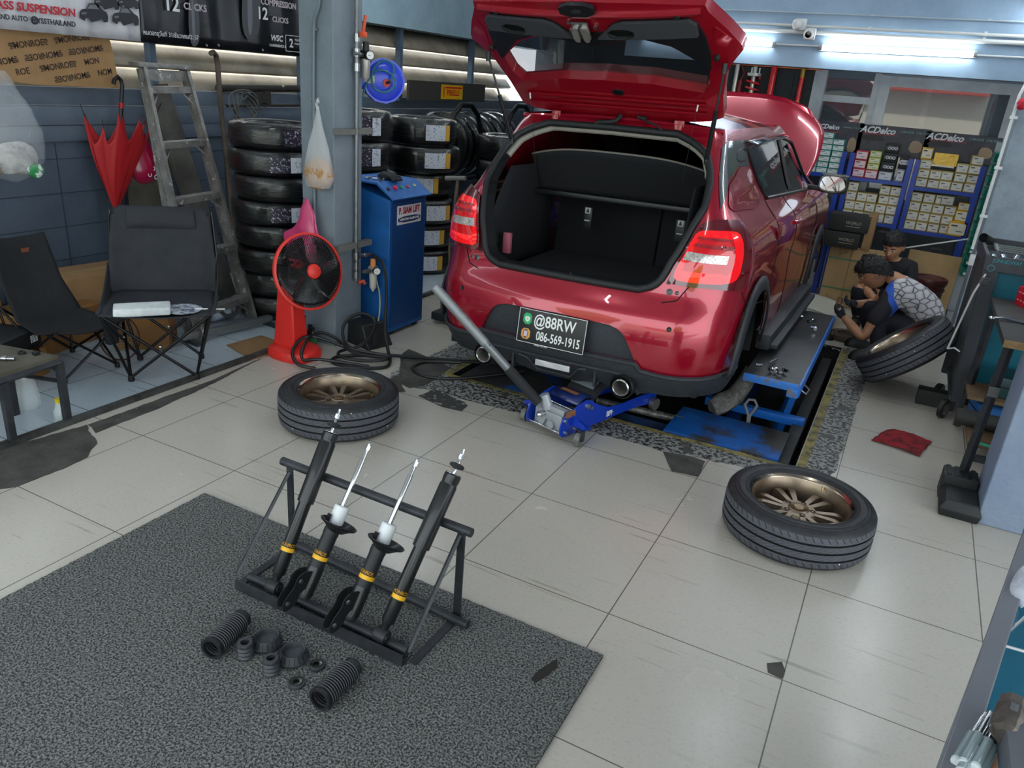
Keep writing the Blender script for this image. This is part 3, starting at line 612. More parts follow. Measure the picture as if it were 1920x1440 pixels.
b = MB(); b.grid(lambda u, v: (-.54 + 1.08 * u, .64 + 1.6 * v, 1.545 + .03 * math.sin(PI * u)), 6, 6); b.obj('headliner', mat('headliner_beige', '9a968c', .8), car)
b = MB(); b.box((0, 1.9, .30), (1.5, 3.4, .10)); b.box((0, .3, .36), (1.1, .4, .10)); b.cyl((-.62, .70, .34), (.62, .70, .34), .035); b.obj('underbody', mat('underbody_black', '121212', .8), car)
b = MB(); b.box((-.49, .35, .86), (.05, .03, .12), T_(ry=0), bev=.01); b.obj('side_hook', mat('pink_tag', 'a35566', .5), car)
b = MB(); b.cyl((.02, .115, .785), (.02, .115, .81), .005, n=8); b.obj('striker', STL, car)
# advertising plate
b = MB(); K = frame((0, -.024, .522), (0, -1, .13), (1, 0, 0)); b.box((0, 0, 0), (.395, .185, .006), K, bev=.002); pl = b.obj('number_plate', mat('plate_black', '1b1c1e', .4, col2='26282a', vs=90, st=(1, 1, 6)), car)
b = MB()
for p, d in (((0, .089), (.386, .0025)), ((0, -.089), (.386, .0025)), ((-.193, 0), (.0025, .178)), ((.193, 0), (.0025, .178))): b.box((*p, .0035), (*d, .001), K)
b.text('@88RW', .085, K @ T_(.015, .036, .0035), 0, sx=.78, bold=.012); b.text('086-569-1915', .068, K @ T_(.045, -.045, .0035), 0, sx=.66, bold=.012)
b.obj('plate_lettering', WHT, pl)
b = MB(); b.prism(rnd_poly([(-.168, .008), (-.118, .008), (-.118, .068), (-.168, .068)], 1), .001, K @ T_(z=.0032), 0); b.prism(rnd_poly([(-.158, .05), (-.128, .05), (-.13, .03), (-.143, .018), (-.156, .03)], 1), .001, K @ T_(z=.0042), 1); b.text('L', .02, K @ T_(-.143, .038, .0052), 0)
b.obj('green_icon', [mat('icon_green', '2fa560', .4), WHT], pl)
b = MB(); b.prism(rnd_poly([(-.170, -.072), (-.118, -.072), (-.118, -.014), (-.170, -.014)], 1), .001, K @ T_(z=.0032), 0); b.prism(rnd_poly([(-.158, -.066), (-.131, -.066), (-.131, -.02), (-.158, -.02)], 1), .001, K @ T_(z=.0042), 1)
b.box((-.1445, -.043, .0056), (.02, .03, .0006), K, 2); b.obj('phone_icon', [mat('icon_orange', 'd89a4a', .4), mat('icon_dark', '6b4a44', .4), mat('icon_lilac', 'cfc0d8', .4)], pl)
b = MB(); b.text('TRUE MOTO', .014, K @ T_(-.05, -.0935, .0036), 0, ext=.0006); b.obj('plate_frame_lettering', WHT, pl)
# raised hood (hinged at the windscreen end) and wiper
b = MB()
def hood(u, v):
    x = u * 2 - 1; w_ = .70 + .045 * math.sin(PI * min(1, v * 1.1)) - .10 * max(0, v - .72) ** 2 / .08
    return x * w_, 2.98 + .58 * v + .06 * x * x * (v - .3), 1.12 + .60 * v + .05 * (1 - x * x) * (1 - .3 * v) - .10 * abs(x) ** 4 * v
b.grid(hood, 32, 20); b.obj('hood', mat('car_red_hood', '8c1026', .3, .2, coat=.7), car, ang=60, solid=.02)
b = MB(); b.grid(lambda u, v: ((u * 2 - 1) * (.62 - .05 * v), 3.53 + .05 * v, 1.70 + .07 * v - .10 * abs(u * 2 - 1) ** 3), 24, 4); b.obj('hood_lip', RED, car, solid=.012)
# ---------------------------------------------------------------- wheels
def tread_mat():
    M = bpy.data.materials.new('tyre_tread'); M.use_nodes = True; T = M.node_tree; N = T.nodes; L = T.links; b = N['Principled BSDF']
    tc = N.new('ShaderNodeTexCoord'); sp = N.new('ShaderNodeSeparateXYZ'); L.new(tc.outputs['Object'], sp.inputs[0])
    def mth(op, a, c=None):
        m = N.new('ShaderNodeMath'); m.operation = op
        for i, q in enumerate((a, c)):
            if q is None: continue
            if isinstance(q, (int, float)): m.inputs[i].default_value = q
            else: L.new(q, m.inputs[i])
        return m.outputs[0]
    a = mth('MULTIPLY', mth('ARCTAN2', sp.outputs[1], sp.outputs[0]), 62 / (2 * PI))
    e = mth('ABSOLUTE', mth('SUBTRACT', sp.outputs[2], .095)); f = mth('FRACT', mth('ADD', a, mth('MULTIPLY', sp.outputs[2], 22))); f = mth('ABSOLUTE', mth('SUBTRACT', f, .5))
    l1 = mth('MULTIPLY', mth('LESS_THAN', f, .07), mth('GREATER_THAN', e, .048))
    g = mth('FRACT', mth('ADD', mth('MULTIPLY', a, 1), mth('MULTIPLY', sp.outputs[2], -70))); l2 = mth('MULTIPLY', mth('LESS_THAN', g, .09), mth('LESS_THAN', e, .036))
    ln = mth('MAXIMUM', l1, l2)
    n = N.new('ShaderNodeTexNoise'); n.inputs['Scale'].default_value = 26; n.inputs['Detail'].default_value = 5; L.new(tc.outputs['Object'], n.inputs[0])
    c = N.new('ShaderNodeMix'); c.data_type = 'RGBA'; L.new(n.outputs[0], c.inputs[0]); c.inputs[6].default_value = hx('3b3c42'); c.inputs[7].default_value = hx('5a5b63')  # grey-blue tread colour holds both dust and the reflected sky
    d = N.new('ShaderNodeMix'); d.data_type = 'RGBA'; L.new(ln, d.inputs[0]); L.new(c.outputs[2], d.inputs[6]); d.inputs[7].default_value = hx('141416'); L.new(d.outputs[2], b.inputs['Base Color'])
    b.inputs['Roughness'].default_value = .72
    bp = N.new('ShaderNodeBump'); bp.invert = True; bp.inputs['Distance'].default_value = .004; L.new(ln, bp.inputs['Height']); L.new(bp.outputs[0], b.inputs['Normal'])
    return M
TRD = tread_mat()
SWL = mat('tyre_sidewall', '1d1e21', .55, col2='2a2b2f', vs=30)
GRV = mat('tyre_groove', '0d0d0e', .8)
BRZ = mat('bronze_wheel', '8f7f6d', .34, .8, col2='7a6a59', vs=9)
BRL = mat('bronze_lip', 'a89a88', .2, 1)
def tyre_prof(r, w, rb):
    h = w / 2; P = [(rb, .012), (rb + .006, .004), (rb + .04, -.002), (r - .03, .004), (r - .012, .014), (r - .004, .026)]
    mis = [0] * 5
    z = .026; g = [(-.036, 1), (0, 1), (.036, 1)]
    for q, _ in g:
        zc = h + q; P += [(r, zc - .0045), (r - .007, zc - .004), (r - .007, zc + .004), (r, zc + .0045)]; mis += [1, 2, 2, 2]
    P += [(r - .004, w - .026), (r - .012, w - .014), (r - .03, w - .004), (r - .055, w + .001), (rb + .02, w - .003), (rb + .004, w - .010), (rb, w - .016)]
    mis += [1, 0, 0, 0, 0, 0, 0]
    return P, mis
def wheel(loc, label, rz, mw=None):
    t = thing('mounted_tyre', label, 'wheel', loc, rz, 'wheels taken off the car')
    P, mis = tyre_prof(.308, .19, .212); b = MB(); b.lathe(P, 96, mis=mis); b.lathe([(.212, .012), (.200, .03), (.20, .16), (.212, .174)], 64, mi=0)
    ty = b.obj('tyre', [SWL, TRD, GRV], t, ang=50)
    b = MB()
    for r_, z in ((.232, .1905), (.262, .1915), (.278, .188)): b.lathe([(r_ - .001, z - .001), (r_, z + .0008), (r_ + .001, z - .001)], 64)
    b.obj('sidewall_rib', SWL, ty)
    b = MB(); b.lathe([(.150, .02), (.185, .03), (.190, .10), (.196, .165), (.203, .172), (.211, .178), (.214, .174), (.214, .165), (.205, .16)], 72, mis=[0, 0, 0, 1, 1, 1, 1, 1]); b.lathe([(.14, .02), (.14, .05), (.187, .05)], 48)
    rm = b.obj('rim', [BRZ, BRL], t, ang=50)
    b = MB(); b.lathe([(0, .02), (.1, .02), (.15, .012)], 32); b.obj('rim_back', mat('wheel_dark', '0a0908', .7), rm)
    b = MB(); b.lathe([(.030, .118), (.036, .126), (.040, .128), (.045, .122), (.070, .120), (.078, .110), (.078, .06)], 48); b.lathe([(0, .112), (.024, .114), (.030, .118)], 32); hb = b.obj('wheel_hub', BRZ, rm)
    b = MB(); b.lathe([(0, .128), (.020, .130), (.024, .127), (.025, .112)], 28); b.obj('centre_cap', mat('bronze_cap', '8a7358', .3, .9), hb)
    for k in range(5):
        a = k * 2 * PI / 5 + .3; c_ = (.057 * math.cos(a), .057 * math.sin(a)); b = MB(); b.lathe([(.007, .09), (.0085, .1235), (.013, .1225)], 16, Matrix.Translation((*c_, 0))); b.cyl((*c_, .0905), (*c_, .092), .0085, n=12); b.obj('lug_hole', mat('bronze_dark', '3a2c22', .5, .6), hb)
    for k in range(6):
        for s in (-1, 1):
            a = k * PI / 3 + s * .19; M = Matrix.Rotation(a, 4, 'Z'); b = MB()
            def ring(x, w_, z0, z1): return [M @ V(p) for p in ((x, -w_, z0), (x, -w_ * .7, z1), (x, w_ * .7, z1), (x, w_, z0))]
            b.rings([ring(.060, .014, .07, .119), ring(.085, .015, .062, .120), ring(.115, .017, .055, .123), ring(.145, .019, .05, .126), ring(.170, .019, .05, .122), ring(.189, .017, .05, .108)])
            b.obj('spoke', BRZ, rm, ang=30)
    b = MB(); b.cyl((.170, .02, .155), (.182, .024, .168), .0035, n=8); b.obj('valve', mat('brass', 'a08848', .3, 1), rm)
    b = MB()
    for k in range(4):
        a = -1.9 + k * .5 + .2 * (k % 2); b.cyl((.3078 * math.cos(a), .3078 * math.sin(a), .05 + .06 * (k % 3)), (.3095 * math.cos(a), .3095 * math.sin(a), .05 + .06 * (k % 3)), .0028, n=6)
    b.obj('wear_dot', WHT, ty)
    if mw is not None: t.matrix_world = mw
    return t
wheel((.617, 1.905, 0), 'bronze-spoked wheel lying flat, left one, behind the shock stand', .2)
wheel((2.888, 2.165, 0), 'bronze-spoked wheel lying flat on the tiles at front right', 1.05)
n_ = V((-.655, .05, .754)).normalized(); fc = V((3.145, 4.50, .343))
wheel((0, 0, 0), 'bronze-spoked wheel leaning on the tool cart beside the mechanics', 0, frame(fc - n_ * .18, n_, (.75, -.1, .65)))
# ---------------------------------------------------------------- doormat
MT = mat('loop_mat', '868784', .95, col2='2b2c2d', vs=150, lo=.37, hi=.6, det=2, bump=1, bs=150, spots=[('1c1b1b', 1.6, .705)])
b = MB()
def matf(u, v):
    x, y = .662 + 1.802 * u, -.5 + 1.477 * v
    return x, y, .013 + .0025 * noise.noise(V((x * 60, y * 60, 0)))
b.grid(matf, 180, 150); b.prism([(.662, -.5), (2.464, -.5), (2.464, .977), (.662, .977)], .010, z0=.001)
tag(b.obj('floor_mat', MT, ang=180), 'grey looped vinyl floor mat under the shock absorber stand', 'mat')
tag(MB().prism([(x, y) for x, y in jag([(2.312,.751), (2.318,.803), (2.341,.868), (2.361,.841), (2.345,.779), (2.329,.743)], .006, .02, 3)], .002, z0=.0145).obj('mat_stain', mat('stain_dark', '26211f', .9), None), 'dark stain on the right part of the floor mat', 'stain')
# ---------------------------------------------------------------- stand with four dampers
FR = mat('frame_black', '2b2d31', .5, .3, col2='3a3c40', vs=14, spots=[('c9cac9', 38, .70)])
st = thing('shock_stand', 'black angle-iron display stand holding four shock absorbers on the mat', 'stand', (1.6, .73, .013))
def sp_(n, f, m=FR): b = MB(); f(b); return b.obj(n, m, st, loc=(-1.6, -.73, -.013))
sp_('front_rail', lambda b: (b.box((1.598, .583, .035), (.70, .006, .042)), b.box((1.598, .600, .017), (.70, .036, .006))))
sp_('front_tube', lambda b: b.tube([(1.257, .640, .034), (1.936, .628, .034)], .016, 12))
sp_('rear_tube', lambda b: b.tube([(1.235, .885, .03), (2.03, .842, .03)], .015, 12))
sp_('top_rail', lambda b: b.tube([(1.205, .872, .378), (2.01, .863, .372)], .0155, 12))
for x in (1.24, 1.968):
    sp_('upright', lambda b: b.box((x, .872, .20), (.028, .006, .36)))
    sp_('brace', lambda b: b.tube([(x + (.0 if x < 1.5 else -.005), .868, .345), (x - .03 * (1 if x < 1.5 else 1), .625, .035)], .009, 4, flat=.35))
    sp_('base_strap', lambda b: b.box((x, .75, .0175), (.028, .28, .005)))
BK = mat('damper_black', '1c1d1f', .35, .2, coat=.2)
BKM = mat('damper_matte', '26272a', .5, .2)
YEL = mat('label_yellow', 'e0a818', .5)
NYL = mat('nylon_white', 'dfe2e4', .35, trans=.1)
ZNC = mat('zinc_plate', 'b9c2c6', .25, .9)
def damper(base, top, kind, label, turn=0):
    base, top = V(base), V(top); L_ = (top - base).length
    t = thing('shock_absorber', label, 'shock absorber', base, group='new shock absorbers on the stand')
    t.matrix_world = frame(base, top - base, (1, 0, 0)) @ Matrix.Rotation(turn, 4, 'Z')
    A = lambda n, f, m, **k: (lambda b: (f(b), b.obj(n, m, t, **k))[1])(MB())
    if kind == 'rear':
        A('lower_tube', lambda b: b.lathe([(0, .022), (.012, .022), (.016, .04), (.0225, .05), (.0225, .32), (0, .32)], 28), BK)
        e = A('bushing_eye', lambda b: b.lathe([(.012, -.022), (.022, -.022), (.024, -.018), (.024, .018), (.022, .022), (.012, .022)], 24, frame((0, 0, 0), (1, 0, 0)), closed=True), BKM)
        A('bushing', lambda b: (b.lathe([(.006, -.026), (.013, -.026), (.013, .026), (.006, .026)], 18, frame((0, 0, 0), (1, 0, 0)), closed=True)), STD)
        A('dust_tube', lambda b: b.lathe([(.0285, .305), (.0292, .30), (.0295, .31), (.0295, .515), (.027, .52), (.027, .527), (.0285, .533), (.0285, .552), (.024, .556), (.006, .557)], 32), BK)
        A('piston_rod', lambda b: b.lathe([(0, .55), (.006, .55), (.006, .60), (.0045, .602), (.0045, L_ + .03), (0, L_ + .03)], 14), CHR)
        A('top_cap', lambda b: b.lathe([(.012, .5575), (.026, .5575), (.027, .5555)], 28), ZNC)
        A('rubber_washer', lambda b: b.lathe([(.006, .577), (.010, .574), (.023, .578), (.026, .584), (.022, .590), (.010, .593), (.006, .593)], 26), RUB)
        A('top_nut', lambda b: (b.cyl((0, 0, L_ + .0), (0, 0, L_ + .012), .0085, n=6), b.cyl((0, 0, L_ - .004), (0, 0, L_), .0105, n=16)), ZNC)
        zl = .125
        rb = .0228
    else:
        A('strut_tube', lambda b: b.lathe([(0, .02), (.024, .02), (.026, .03), (.026, .24), (.0275, .246), (.0275, .262), (.025, .27), (.025, .285)], 30), BKM)
        A('clevis_bracket', lambda b: [b.prism(rnd_poly([(-.065, -.03), (-.05, -.045), (-.03, -.03), (-.018, .0), (-.022, .03), (-.0, .05), (.024, .06), (.024, .105), (-.03, .105), (-.055, .075), (-.05, .04), (-.062, .01)][::-1], 2), .004, Matrix(((0, 0, 1, s * .019 - .002), (1, 0, 0, -.012), (0, 1, 0, .01), (0, 0, 0, 1)))) for s in (1, -1)] and b.lathe([(.0275, .03), (.0285, .05), (.0285, .12), (.0275, .13)], 28), BK)
        for s in (1, -1):
            for y, z in ((-.062, -.005), (-.048, .075)): A('bracket_hole', lambda b: b.lathe([(.0001, .0028), (.006, .0028), (.0075, .0022)], 14, frame((s * .0195, y, z), (s, 0, 0))), STL)
        A('spring_seat', lambda b: b.lathe([(.026, .262), (.034, .268), (.05, .280), (.062, .285), (.066, .291), (.062, .293), (.05, .287), (.034, .276), (.026, .272)], 40, Matrix.Rotation(R(4), 4, 'Y'), closed=True), BK)
        A('seat_tab', lambda b: b.box((0, -.036, .295), (.018, .004, .03)), BK)
        A('nylon_spacer', lambda b: b.lathe([(.024, .283), (.026, .283), (.026, .343), (.022, .347), (.009, .347)], 28), NYL)
        A('piston_rod', lambda b: b.lathe([(0, .34), (.009, .34), (.009, L_ - .055), (.0065, L_ - .05), (.0065, L_), (0, L_)], 18), CHR)
        A('top_nut', lambda b: (b.cyl((0, 0, L_ - .018), (0, 0, L_ - .003), .0105, n=6), b.cyl((0, 0, L_ - .003), (0, 0, L_ + .004), .006, n=10)), ZNC)
        if turn >= 0 and base.x > 1.6: A('hose_bracket', lambda b: (b.box((.043, .0, .20), (.034, .003, .04)), b.cyl((.045, -.003, .20), (.045, .003, .20), .006, n=10)), BKM)
        zl = .155
        rb = .0263
    l = A('label_band', lambda b: b.lathe([(rb, zl), (rb + .0004, zl), (rb + .0004, zl + .014), (rb, zl + .014)], 30), YEL)
    # brand word wrapped round the tube
    b = MB(); b.text('MONROE', .016, Matrix.Rotation(PI / 2, 4, 'X') @ Matrix.Translation((0, zl + .023, 0)), 0, ext=.0003, sx=.85, bold=.02)
    for v in b.bm.verts: a = v.co.x / rb - PI / 2 + .42; rr = rb + .0006 + .0 * v.co.y; v.co = V((rr * math.cos(a), rr * math.sin(a), v.co.z))
    b.obj('label_lettering', YEL, l, fixn=False)
    return t
def on_plane(x, l): return (x, .618 + .5362 * l, .062 + .8441 * l)
damper(on_plane(1.39, 0), on_plane(1.397, .612), 'rear', 'long black rear shock absorber at the left end of the stand')
damper(on_plane(1.538 - .024, -.012), on_plane(1.561, .556), 'front', 'black front strut with white spacer, left of the two short ones', -.35)
damper(on_plane(1.708, -.012), on_plane(1.757, .556), 'front', 'black front strut with white spacer, right of the two short ones', -.35)
damper(on_plane(1.842, 0), on_plane(1.906, .609), 'rear', 'long black rear shock absorber at the right end of the stand')
# ---------------------------------------------------------------- rubber parts laid out on the mat
RB2 = mat('rubber_grey', '2a2c30', .5, col2='383a3f', vs=40)
def bellows(p, q, label):
    p, q = V(p), V(q); L_ = (q - p).length; t = thing('dust_boot', label, 'dust boot', p, group='dust boots'); t.matrix_world = frame(p, q - p)
    P = [(.027, 0), (.034, 0), (.034, .012)]; n = 14; mi_ = [0, 0]
    for k in range(n): z = .014 + (L_ - .04) * k / n; d = (L_ - .04) / n; P += [(.029, z + d * .05), (.0365, z + d * .4), (.0365, z + d * .6), (.029, z + d * .95)]; mi_ += [0, 0, 1, 0]
    P += [(.031, L_ - .022), (.031, L_ - .004), (.028, L_), (.016, L_)]
    b = MB(); b.lathe(P, 40, mis=mi_ + [0] * 9); bl = b.obj('bellows', [mat('boot_black', '1d1e21', .42), mat('boot_crest_highlight', '6b6d72', .4)], t, ang=25)  # rib crests coloured pale grey as painted highlights, valleys left black
    b = MB(); b.lathe([(r_ - .0025, z) for r_, z in P[1:-1]], 40); b.obj('bellows_inside', mat('boot_inside', '121214', .6), bl)
    b = MB(); b.lathe([(.030, -.001), (.0355, -.001), (.0365, .004), (.0355, .009), (.030, .009)], 40, closed=True); b.obj('mouth_ring', mat('boot_black', '1d1e21', .42), t)
bellows((1.44, .30, .050), (1.408, .462, .048), 'ribbed black dust boot on the left of the laid-out rubber parts')
bellows((1.848, .315, .050), (1.845, .478, .048), 'ribbed black dust boot on the right of the laid-out rubber parts')
def mount(p, label):
    t = thing('strut_mount', label, 'strut mount', p, group='rubber strut mounts')
    b = MB(); b.lathe([(.006, .014), (.022, .014), (.028, .018), (.033, .034), (.0365, .036), (.047, .016), (.0485, .009), (.043, 0), (0, 0)], 40); b.obj('mount_cup', RB2, t, ang=30)
    b = MB(); b.lathe([(0, .0152), (.005, .0152), (.007, .0148), (.016, .0155), (.021, .0165)], 28); b.obj('mount_plate', mat('mount_plate', '3d3f44', .5), t)
    for k in range(9):
        a = -2.8 + k * .34; b = MB(); b.box((0, 0, 0), (.003, .0015, .02), T_(.0425 * math.cos(a), .0425 * math.sin(a), .024, 0, R(-28), a)); b.obj('mount_slot', GRV, t)
mount((1.535, .435, .0145), 'conical rubber strut mount, the left of two'); mount((1.647, .430, .0145), 'conical rubber strut mount, the right of two')
for p, l in (((1.519, .36, .0145), 'ribbed rubber bump stop nearest the left dust boot'), ((1.632, .352, .0145), 'ribbed rubber bump stop below the right strut mount')):
    t = thing('bump_stop', l, 'bump stop', p, group='rubber bump stops')
    b = MB(); P = [(.011, .0), (.022, .0)]
    for k in range(3): P += [(.026, .008 + k * .014), (.0215, .0145 + k * .014)]
    P += [(.0255, .048), (.022, .056), (.013, .056), (.011, .048)]
    b.lathe(P, 32, closed=True); b.obj('rubber_body', RB2, t, ang=60); b = MB(); b.lathe([(.0095, .03), (.0118, .0545)], 24); b.obj('steel_sleeve', STD, t)
for p, l in (((1.728, .443, .0145), 'flat bearing washer beside the strut mounts'), ((1.727, .355, .0145), 'flat bearing washer closest to the camera, left of the right boot')):
    t = thing('bearing_washer', l, 'washer', p, group='bearing washers')
    b = MB(); b.lathe([(.010, 0), (.024, 0), (.026, .004), (.025, .009), (.020, .010)], 32); b.obj('washer_rim', RB2, t); b = MB(); b.lathe([(.0085, .002), (.009, .011), (.017, .012), (.020, .010)], 32); b.obj('bearing_race', mat('race_dark', '4a4e4a', .2, .9), t)
# ---------------------------------------------------------------- red rag, sockets etc.
b = MB(); rg = [(3.119,3.452), (3.2,3.678), (3.299,3.708), (3.425,3.646), (3.366,3.378), (3.28,3.416)]
v, ts = mesh2d(jag(rg, .006, .03, 2), [], .02, .02, .02); vv = [b.bm.verts.new((p[0], p[1], .006 + .010 * noise.noise(V((p[0] * 28, p[1] * 28, 1))) + .004)) for p in v]
for t_ in ts: b._f([vv[i] for i in t_], 0)
tag(b.obj('rag', mat('rag_red', '8a1420', .9, col2='4a0b12', vs=16, lo=.45, hi=.6), solid=.003, ang=60), 'crumpled dark red rag lying on the tiles', 'rag')
# ---------------------------------------------------------------- scissor lift in its pit
BLU = mat('lift_blue', '0d4f96', .45, col2='302d2c', vs=2.1, lo=.48, hi=.56, spots=[('3a3d40', 14, .62)], rv=.2)
BLW = mat('lift_blue_worn', '2f2d2d', .5, col2='1a56a0', vs=2.2, lo=.56, hi=.66, rv=.2)
BLC = mat('lift_blue_clean', '1a68c4', .4, col2='4a5560', vs=22, lo=.58, hi=.66)
DKS = mat('deck_steel', '38373a', .42, .4, col2='2a2b2e', vs=5)
lf = thing('scissor_lift', 'blue scissor lift with worn plates sunk in the floor pit', 'lift', (1.75, 3.9, -.32))
def lp_(n, f, m, par=None, **k): b = MB(); f(b); o = b.obj(n, m, par or lf, **k); o.location = (0, 0, 0) if par else (-1.75, -3.9, .32); return o
lp_('left_deck', lambda b: b.box((1.105, 3.9, -.02), (.65, 2.1, .03), bev=.004), BLW)
lp_('ramp_plate', lambda b: b.box((2.40, 3.065, -.015), (.62, .40, .03), bev=.004), BLU)
lp_('cross_plate', lambda b: b.box((1.76, 2.93, -.045), (.62, .18, .02), bev=.003), mat('lift_blue_dark', '173a66', .5, col2='1c1f24', vs=6))
lp_('tread_beam', lambda b: b.cyl((1.62, 3.06, -.02), (2.14, 3.10, -.02), .022, n=10), mat('steel_worn', '8c8b86', .5, .6, col2='3f3b34', vs=18))
rd = lp_('raised_deck', lambda b: (b.box((2.555, 4.1, .288), (.31, 1.72, .022), bev=.004)), DKS)
lp_('deck_edge', lambda b: (b.box((2.705, 4.1, .262), (.014, 1.73, .075), bev=.004)), BLC)
lp_('deck_front_lip', lambda b: (b.box((2.55, 3.235, .278), (.30, .012, .045), bev=.004), b.box((2.675, 3.25, .245), (.06, .05, .05), bev=.005)), mat('lift_blue_scraped', '2a72c8', .4, col2='6a6258', vs=30, lo=.52, hi=.6))
lp_('deck_hook', lambda b: b.tube([(2.71, 3.30, .25), (2.74, 3.30, .235), (2.75, 3.34, .25), (2.72, 3.36, .265)], .005, 6), STL)
lp_('scissor_arm', lambda b: b.tube([(2.60, 3.32, -.28), (2.64, 4.6, .25)], .03, 4, flat=1.6), BLC)
lp_('scissor_arm', lambda b: b.tube([(2.52, 4.7, -.28), (2.56, 3.5, .25)], .03, 4, flat=1.6), BLC)
lp_('side_beam', lambda b: b.box((2.72, 4.0, -.16), (.07, 2.2, .18), bev=.004), mat('rail_black', '1d1f22', .6, col2='33322f', vs=8))
lp_('cross_beam', lambda b: b.box((2.45, 3.62, -.06), (.6, .06, .05), bev=.004), BLC)
lp_('lower_frame', lambda b: b.box((2.3, 3.9, -.24), (.06, 2.4, .10)), BLU)
sk_ = thing('lift_strap', 'grey loop of strap hanging from the lift behind the right ramp plate', 'strap', (2.45, 3.30, .0))
b = MB(); b.tube([(.02, 0, -.05), (.012, 0, .03), (.0, .0, .055), (-.018, .0, .09), (-.002, 0, .125), (.03, 0, .13), (.05, 0, .10), (.035, 0, .06), (.022, 0, .035), (.025, 0, -.05)], .008, 8); b.obj('strap_loop', mat('strap_grey', '6a6a6c', .7), sk_)
b = MB(); b.tube([(2.26, 3.26, .03), (2.30, 3.30, .06), (2.36, 3.36, .10), (2.39, 3.42, .18), (2.41, 3.45, .26)], [.05, .062, .055, .05, .04], 14).noise(.012, 30)
tag(b.obj('wrapped_hose', mat('hose_cloth', '6b6764', .9, col2='45423f', vs=30, bump=.6, bs=40), None), 'grey cloth-wrapped hose beside the right rear hub', 'hose')
# wheel nuts on the lift deck and on the floor
for k, (x, y, a) in enumerate([(2.455, 3.36, .3), (2.525, 3.34, 1.2), (2.555, 3.345, 2.0), (2.585, 3.31, .7), (2.60, 3.37, 2.6), (2.50, 4.66, 0), (2.575, 4.56, .9), (2.60, 4.62, 2.2), (2.62, 4.42, .2), (2.635, 4.40, 1.7)]):
    t = thing('wheel_nut', 'silver wheel nut on the raised blue lift deck, beside the rear arch' if k < 5 else 'silver wheel nut on the raised blue lift deck, near the mechanic', 'wheel nut', (x, y, .311), a, 'wheel nuts near the rear arch' if k < 5 else 'wheel nuts near the mechanic')
    b = MB(); b.cyl((-.018, 0, .011), (.006, 0, .011), .0105, n=6); b.obj('nut_hex', CHR, t); b = MB(); b.cyl((.006, 0, .011), (.018, 0, .011), .012, .007, n=12); b.obj('nut_cone', CHR, t)
b = MB(); b.cyl((2.50, 3.46, .318), (2.525, 3.56, .318), .006, n=10); tag(b.obj('socket_extension', STL), 'steel socket extension lying behind the nuts on the lift deck', 'tool')
# ---------------------------------------------------------------- trolley jack
JB = mat('jack_blue', '1238a8', .35, coat=.4); JG = mat('jack_grey', 'a4a8ad', .4, .3); JD = mat('jack_dark', '2b2c2f', .45)
jk = thing('trolley_jack', 'blue trolley jack with long grey handle pushed under the rear bumper', 'jack', (1.60, 2.44, 0), R(-17.5))
def jp(n, f, m, par=None, **k): b = MB(); f(b); return b.obj(n, m, par or jk, **k)
SP_ = [(-.07, .035), (.0, .03), (.55, .05), (.72, .03), (.78, .045), (.78, .09), (.70, .11), (.35, .10), (.22, .15), (.14, .205), (.06, .19), (-.05, .15), (-.08, .10)]
YZ = lambda x: Matrix(((0, 0, 1, x), (1, 0, 0, 0), (0, 1, 0, 0), (0, 0, 0, 1)))
for s in (-1, 1):
    sd = jp('side_plate', lambda b: b.prism(rnd_poly(SP_, 1)[::1], .007, YZ(s * .118 - .0035)), JB, bev=.001)
    for y, z, r_ in ((-.045, .125, .011), (-.03, .055, .011), (.03, .105, .008), (.04, .06, .008), (.13, .165, .016), (.16, .15, .011), (.36, .075, .007)): jp('side_bolt', lambda b: b.cyl((s * .121, y, z), (s * .131, y, z), r_, n=6), ZNC, sd)
    jp('caster_bracket', lambda b: (b.prism([(0, .0), (.085, -.012), (.095, .0), (.095, .012), (0, .05)], .006, T_(s * .12, -.01 + .02, .10, 0, 0, 0 if s > 0 else 0) @ Matrix.Diagonal((s, 1, 1, 1)) @ T_(rx=R(90))), b.prism([(0, 0), (.10, .01), (.10, .055), (0, .08)], .006, T_(s * .12, .0, .092) @ Matrix.Diagonal((s, 1, 1, 1)))), JB, sd)
    cs = jp('caster_wheel', lambda b: b.lathe([(0, -.012), (.018, -.012), (.02, -.014), (.036, -.014), (.038, -.010), (.038, .010), (.036, .014), (.02, .014), (.018, .012), (0, .012)], 28, frame((s * .192, -.005, .038), (1, .25, 0))), mat('caster_grey', '7d7c7a', .6, .2, col2='5a5855', vs=30))
    jp('caster_fork', lambda b: (b.box((s * .192 - .02, .0, .062), (.004, .03, .055)), b.box((s * .192 + .02, .0, .062), (.004, .03, .055)), b.box((s * .192, .005, .088), (.045, .04, .006)), b.cyl((s * .192 - .024, -.003, .038), (s * .192 + .026, -.003, .038), .006, n=8)), STD, cs)
    jp('front_wheel', lambda b: b.cyl((s * .125, .74, .035), (s * .155, .74, .035), .036, n=24), mat('caster_steel', '8a8781', .4, .7))
jp('warning_plate', lambda b: (b.box((.1235, -.005, .155), (.003, .07, .035))), mat('label_brown', '8a5a3a', .5))
jp('jack_lettering', lambda b: b.text('BPI', .045, Matrix(((0, 0, 1, .1225), (1, 0, 0, .33), (0, 1, 0, .072), (0, 0, 0, 1))) @ Matrix.Rotation(PI, 4, 'Y') @ Matrix.Rotation(PI, 4, 'Y'), 0, sx=.8, bold=.02), WHT)
jp('tie_rod', lambda b: b.cyl((-.115, -.055, .05), (.115, -.055, .05), .006, n=10), CHR); jp('tie_rod', lambda b: b.cyl((-.115, .02, .165), (.115, .02, .165), .005, n=10), CHR)
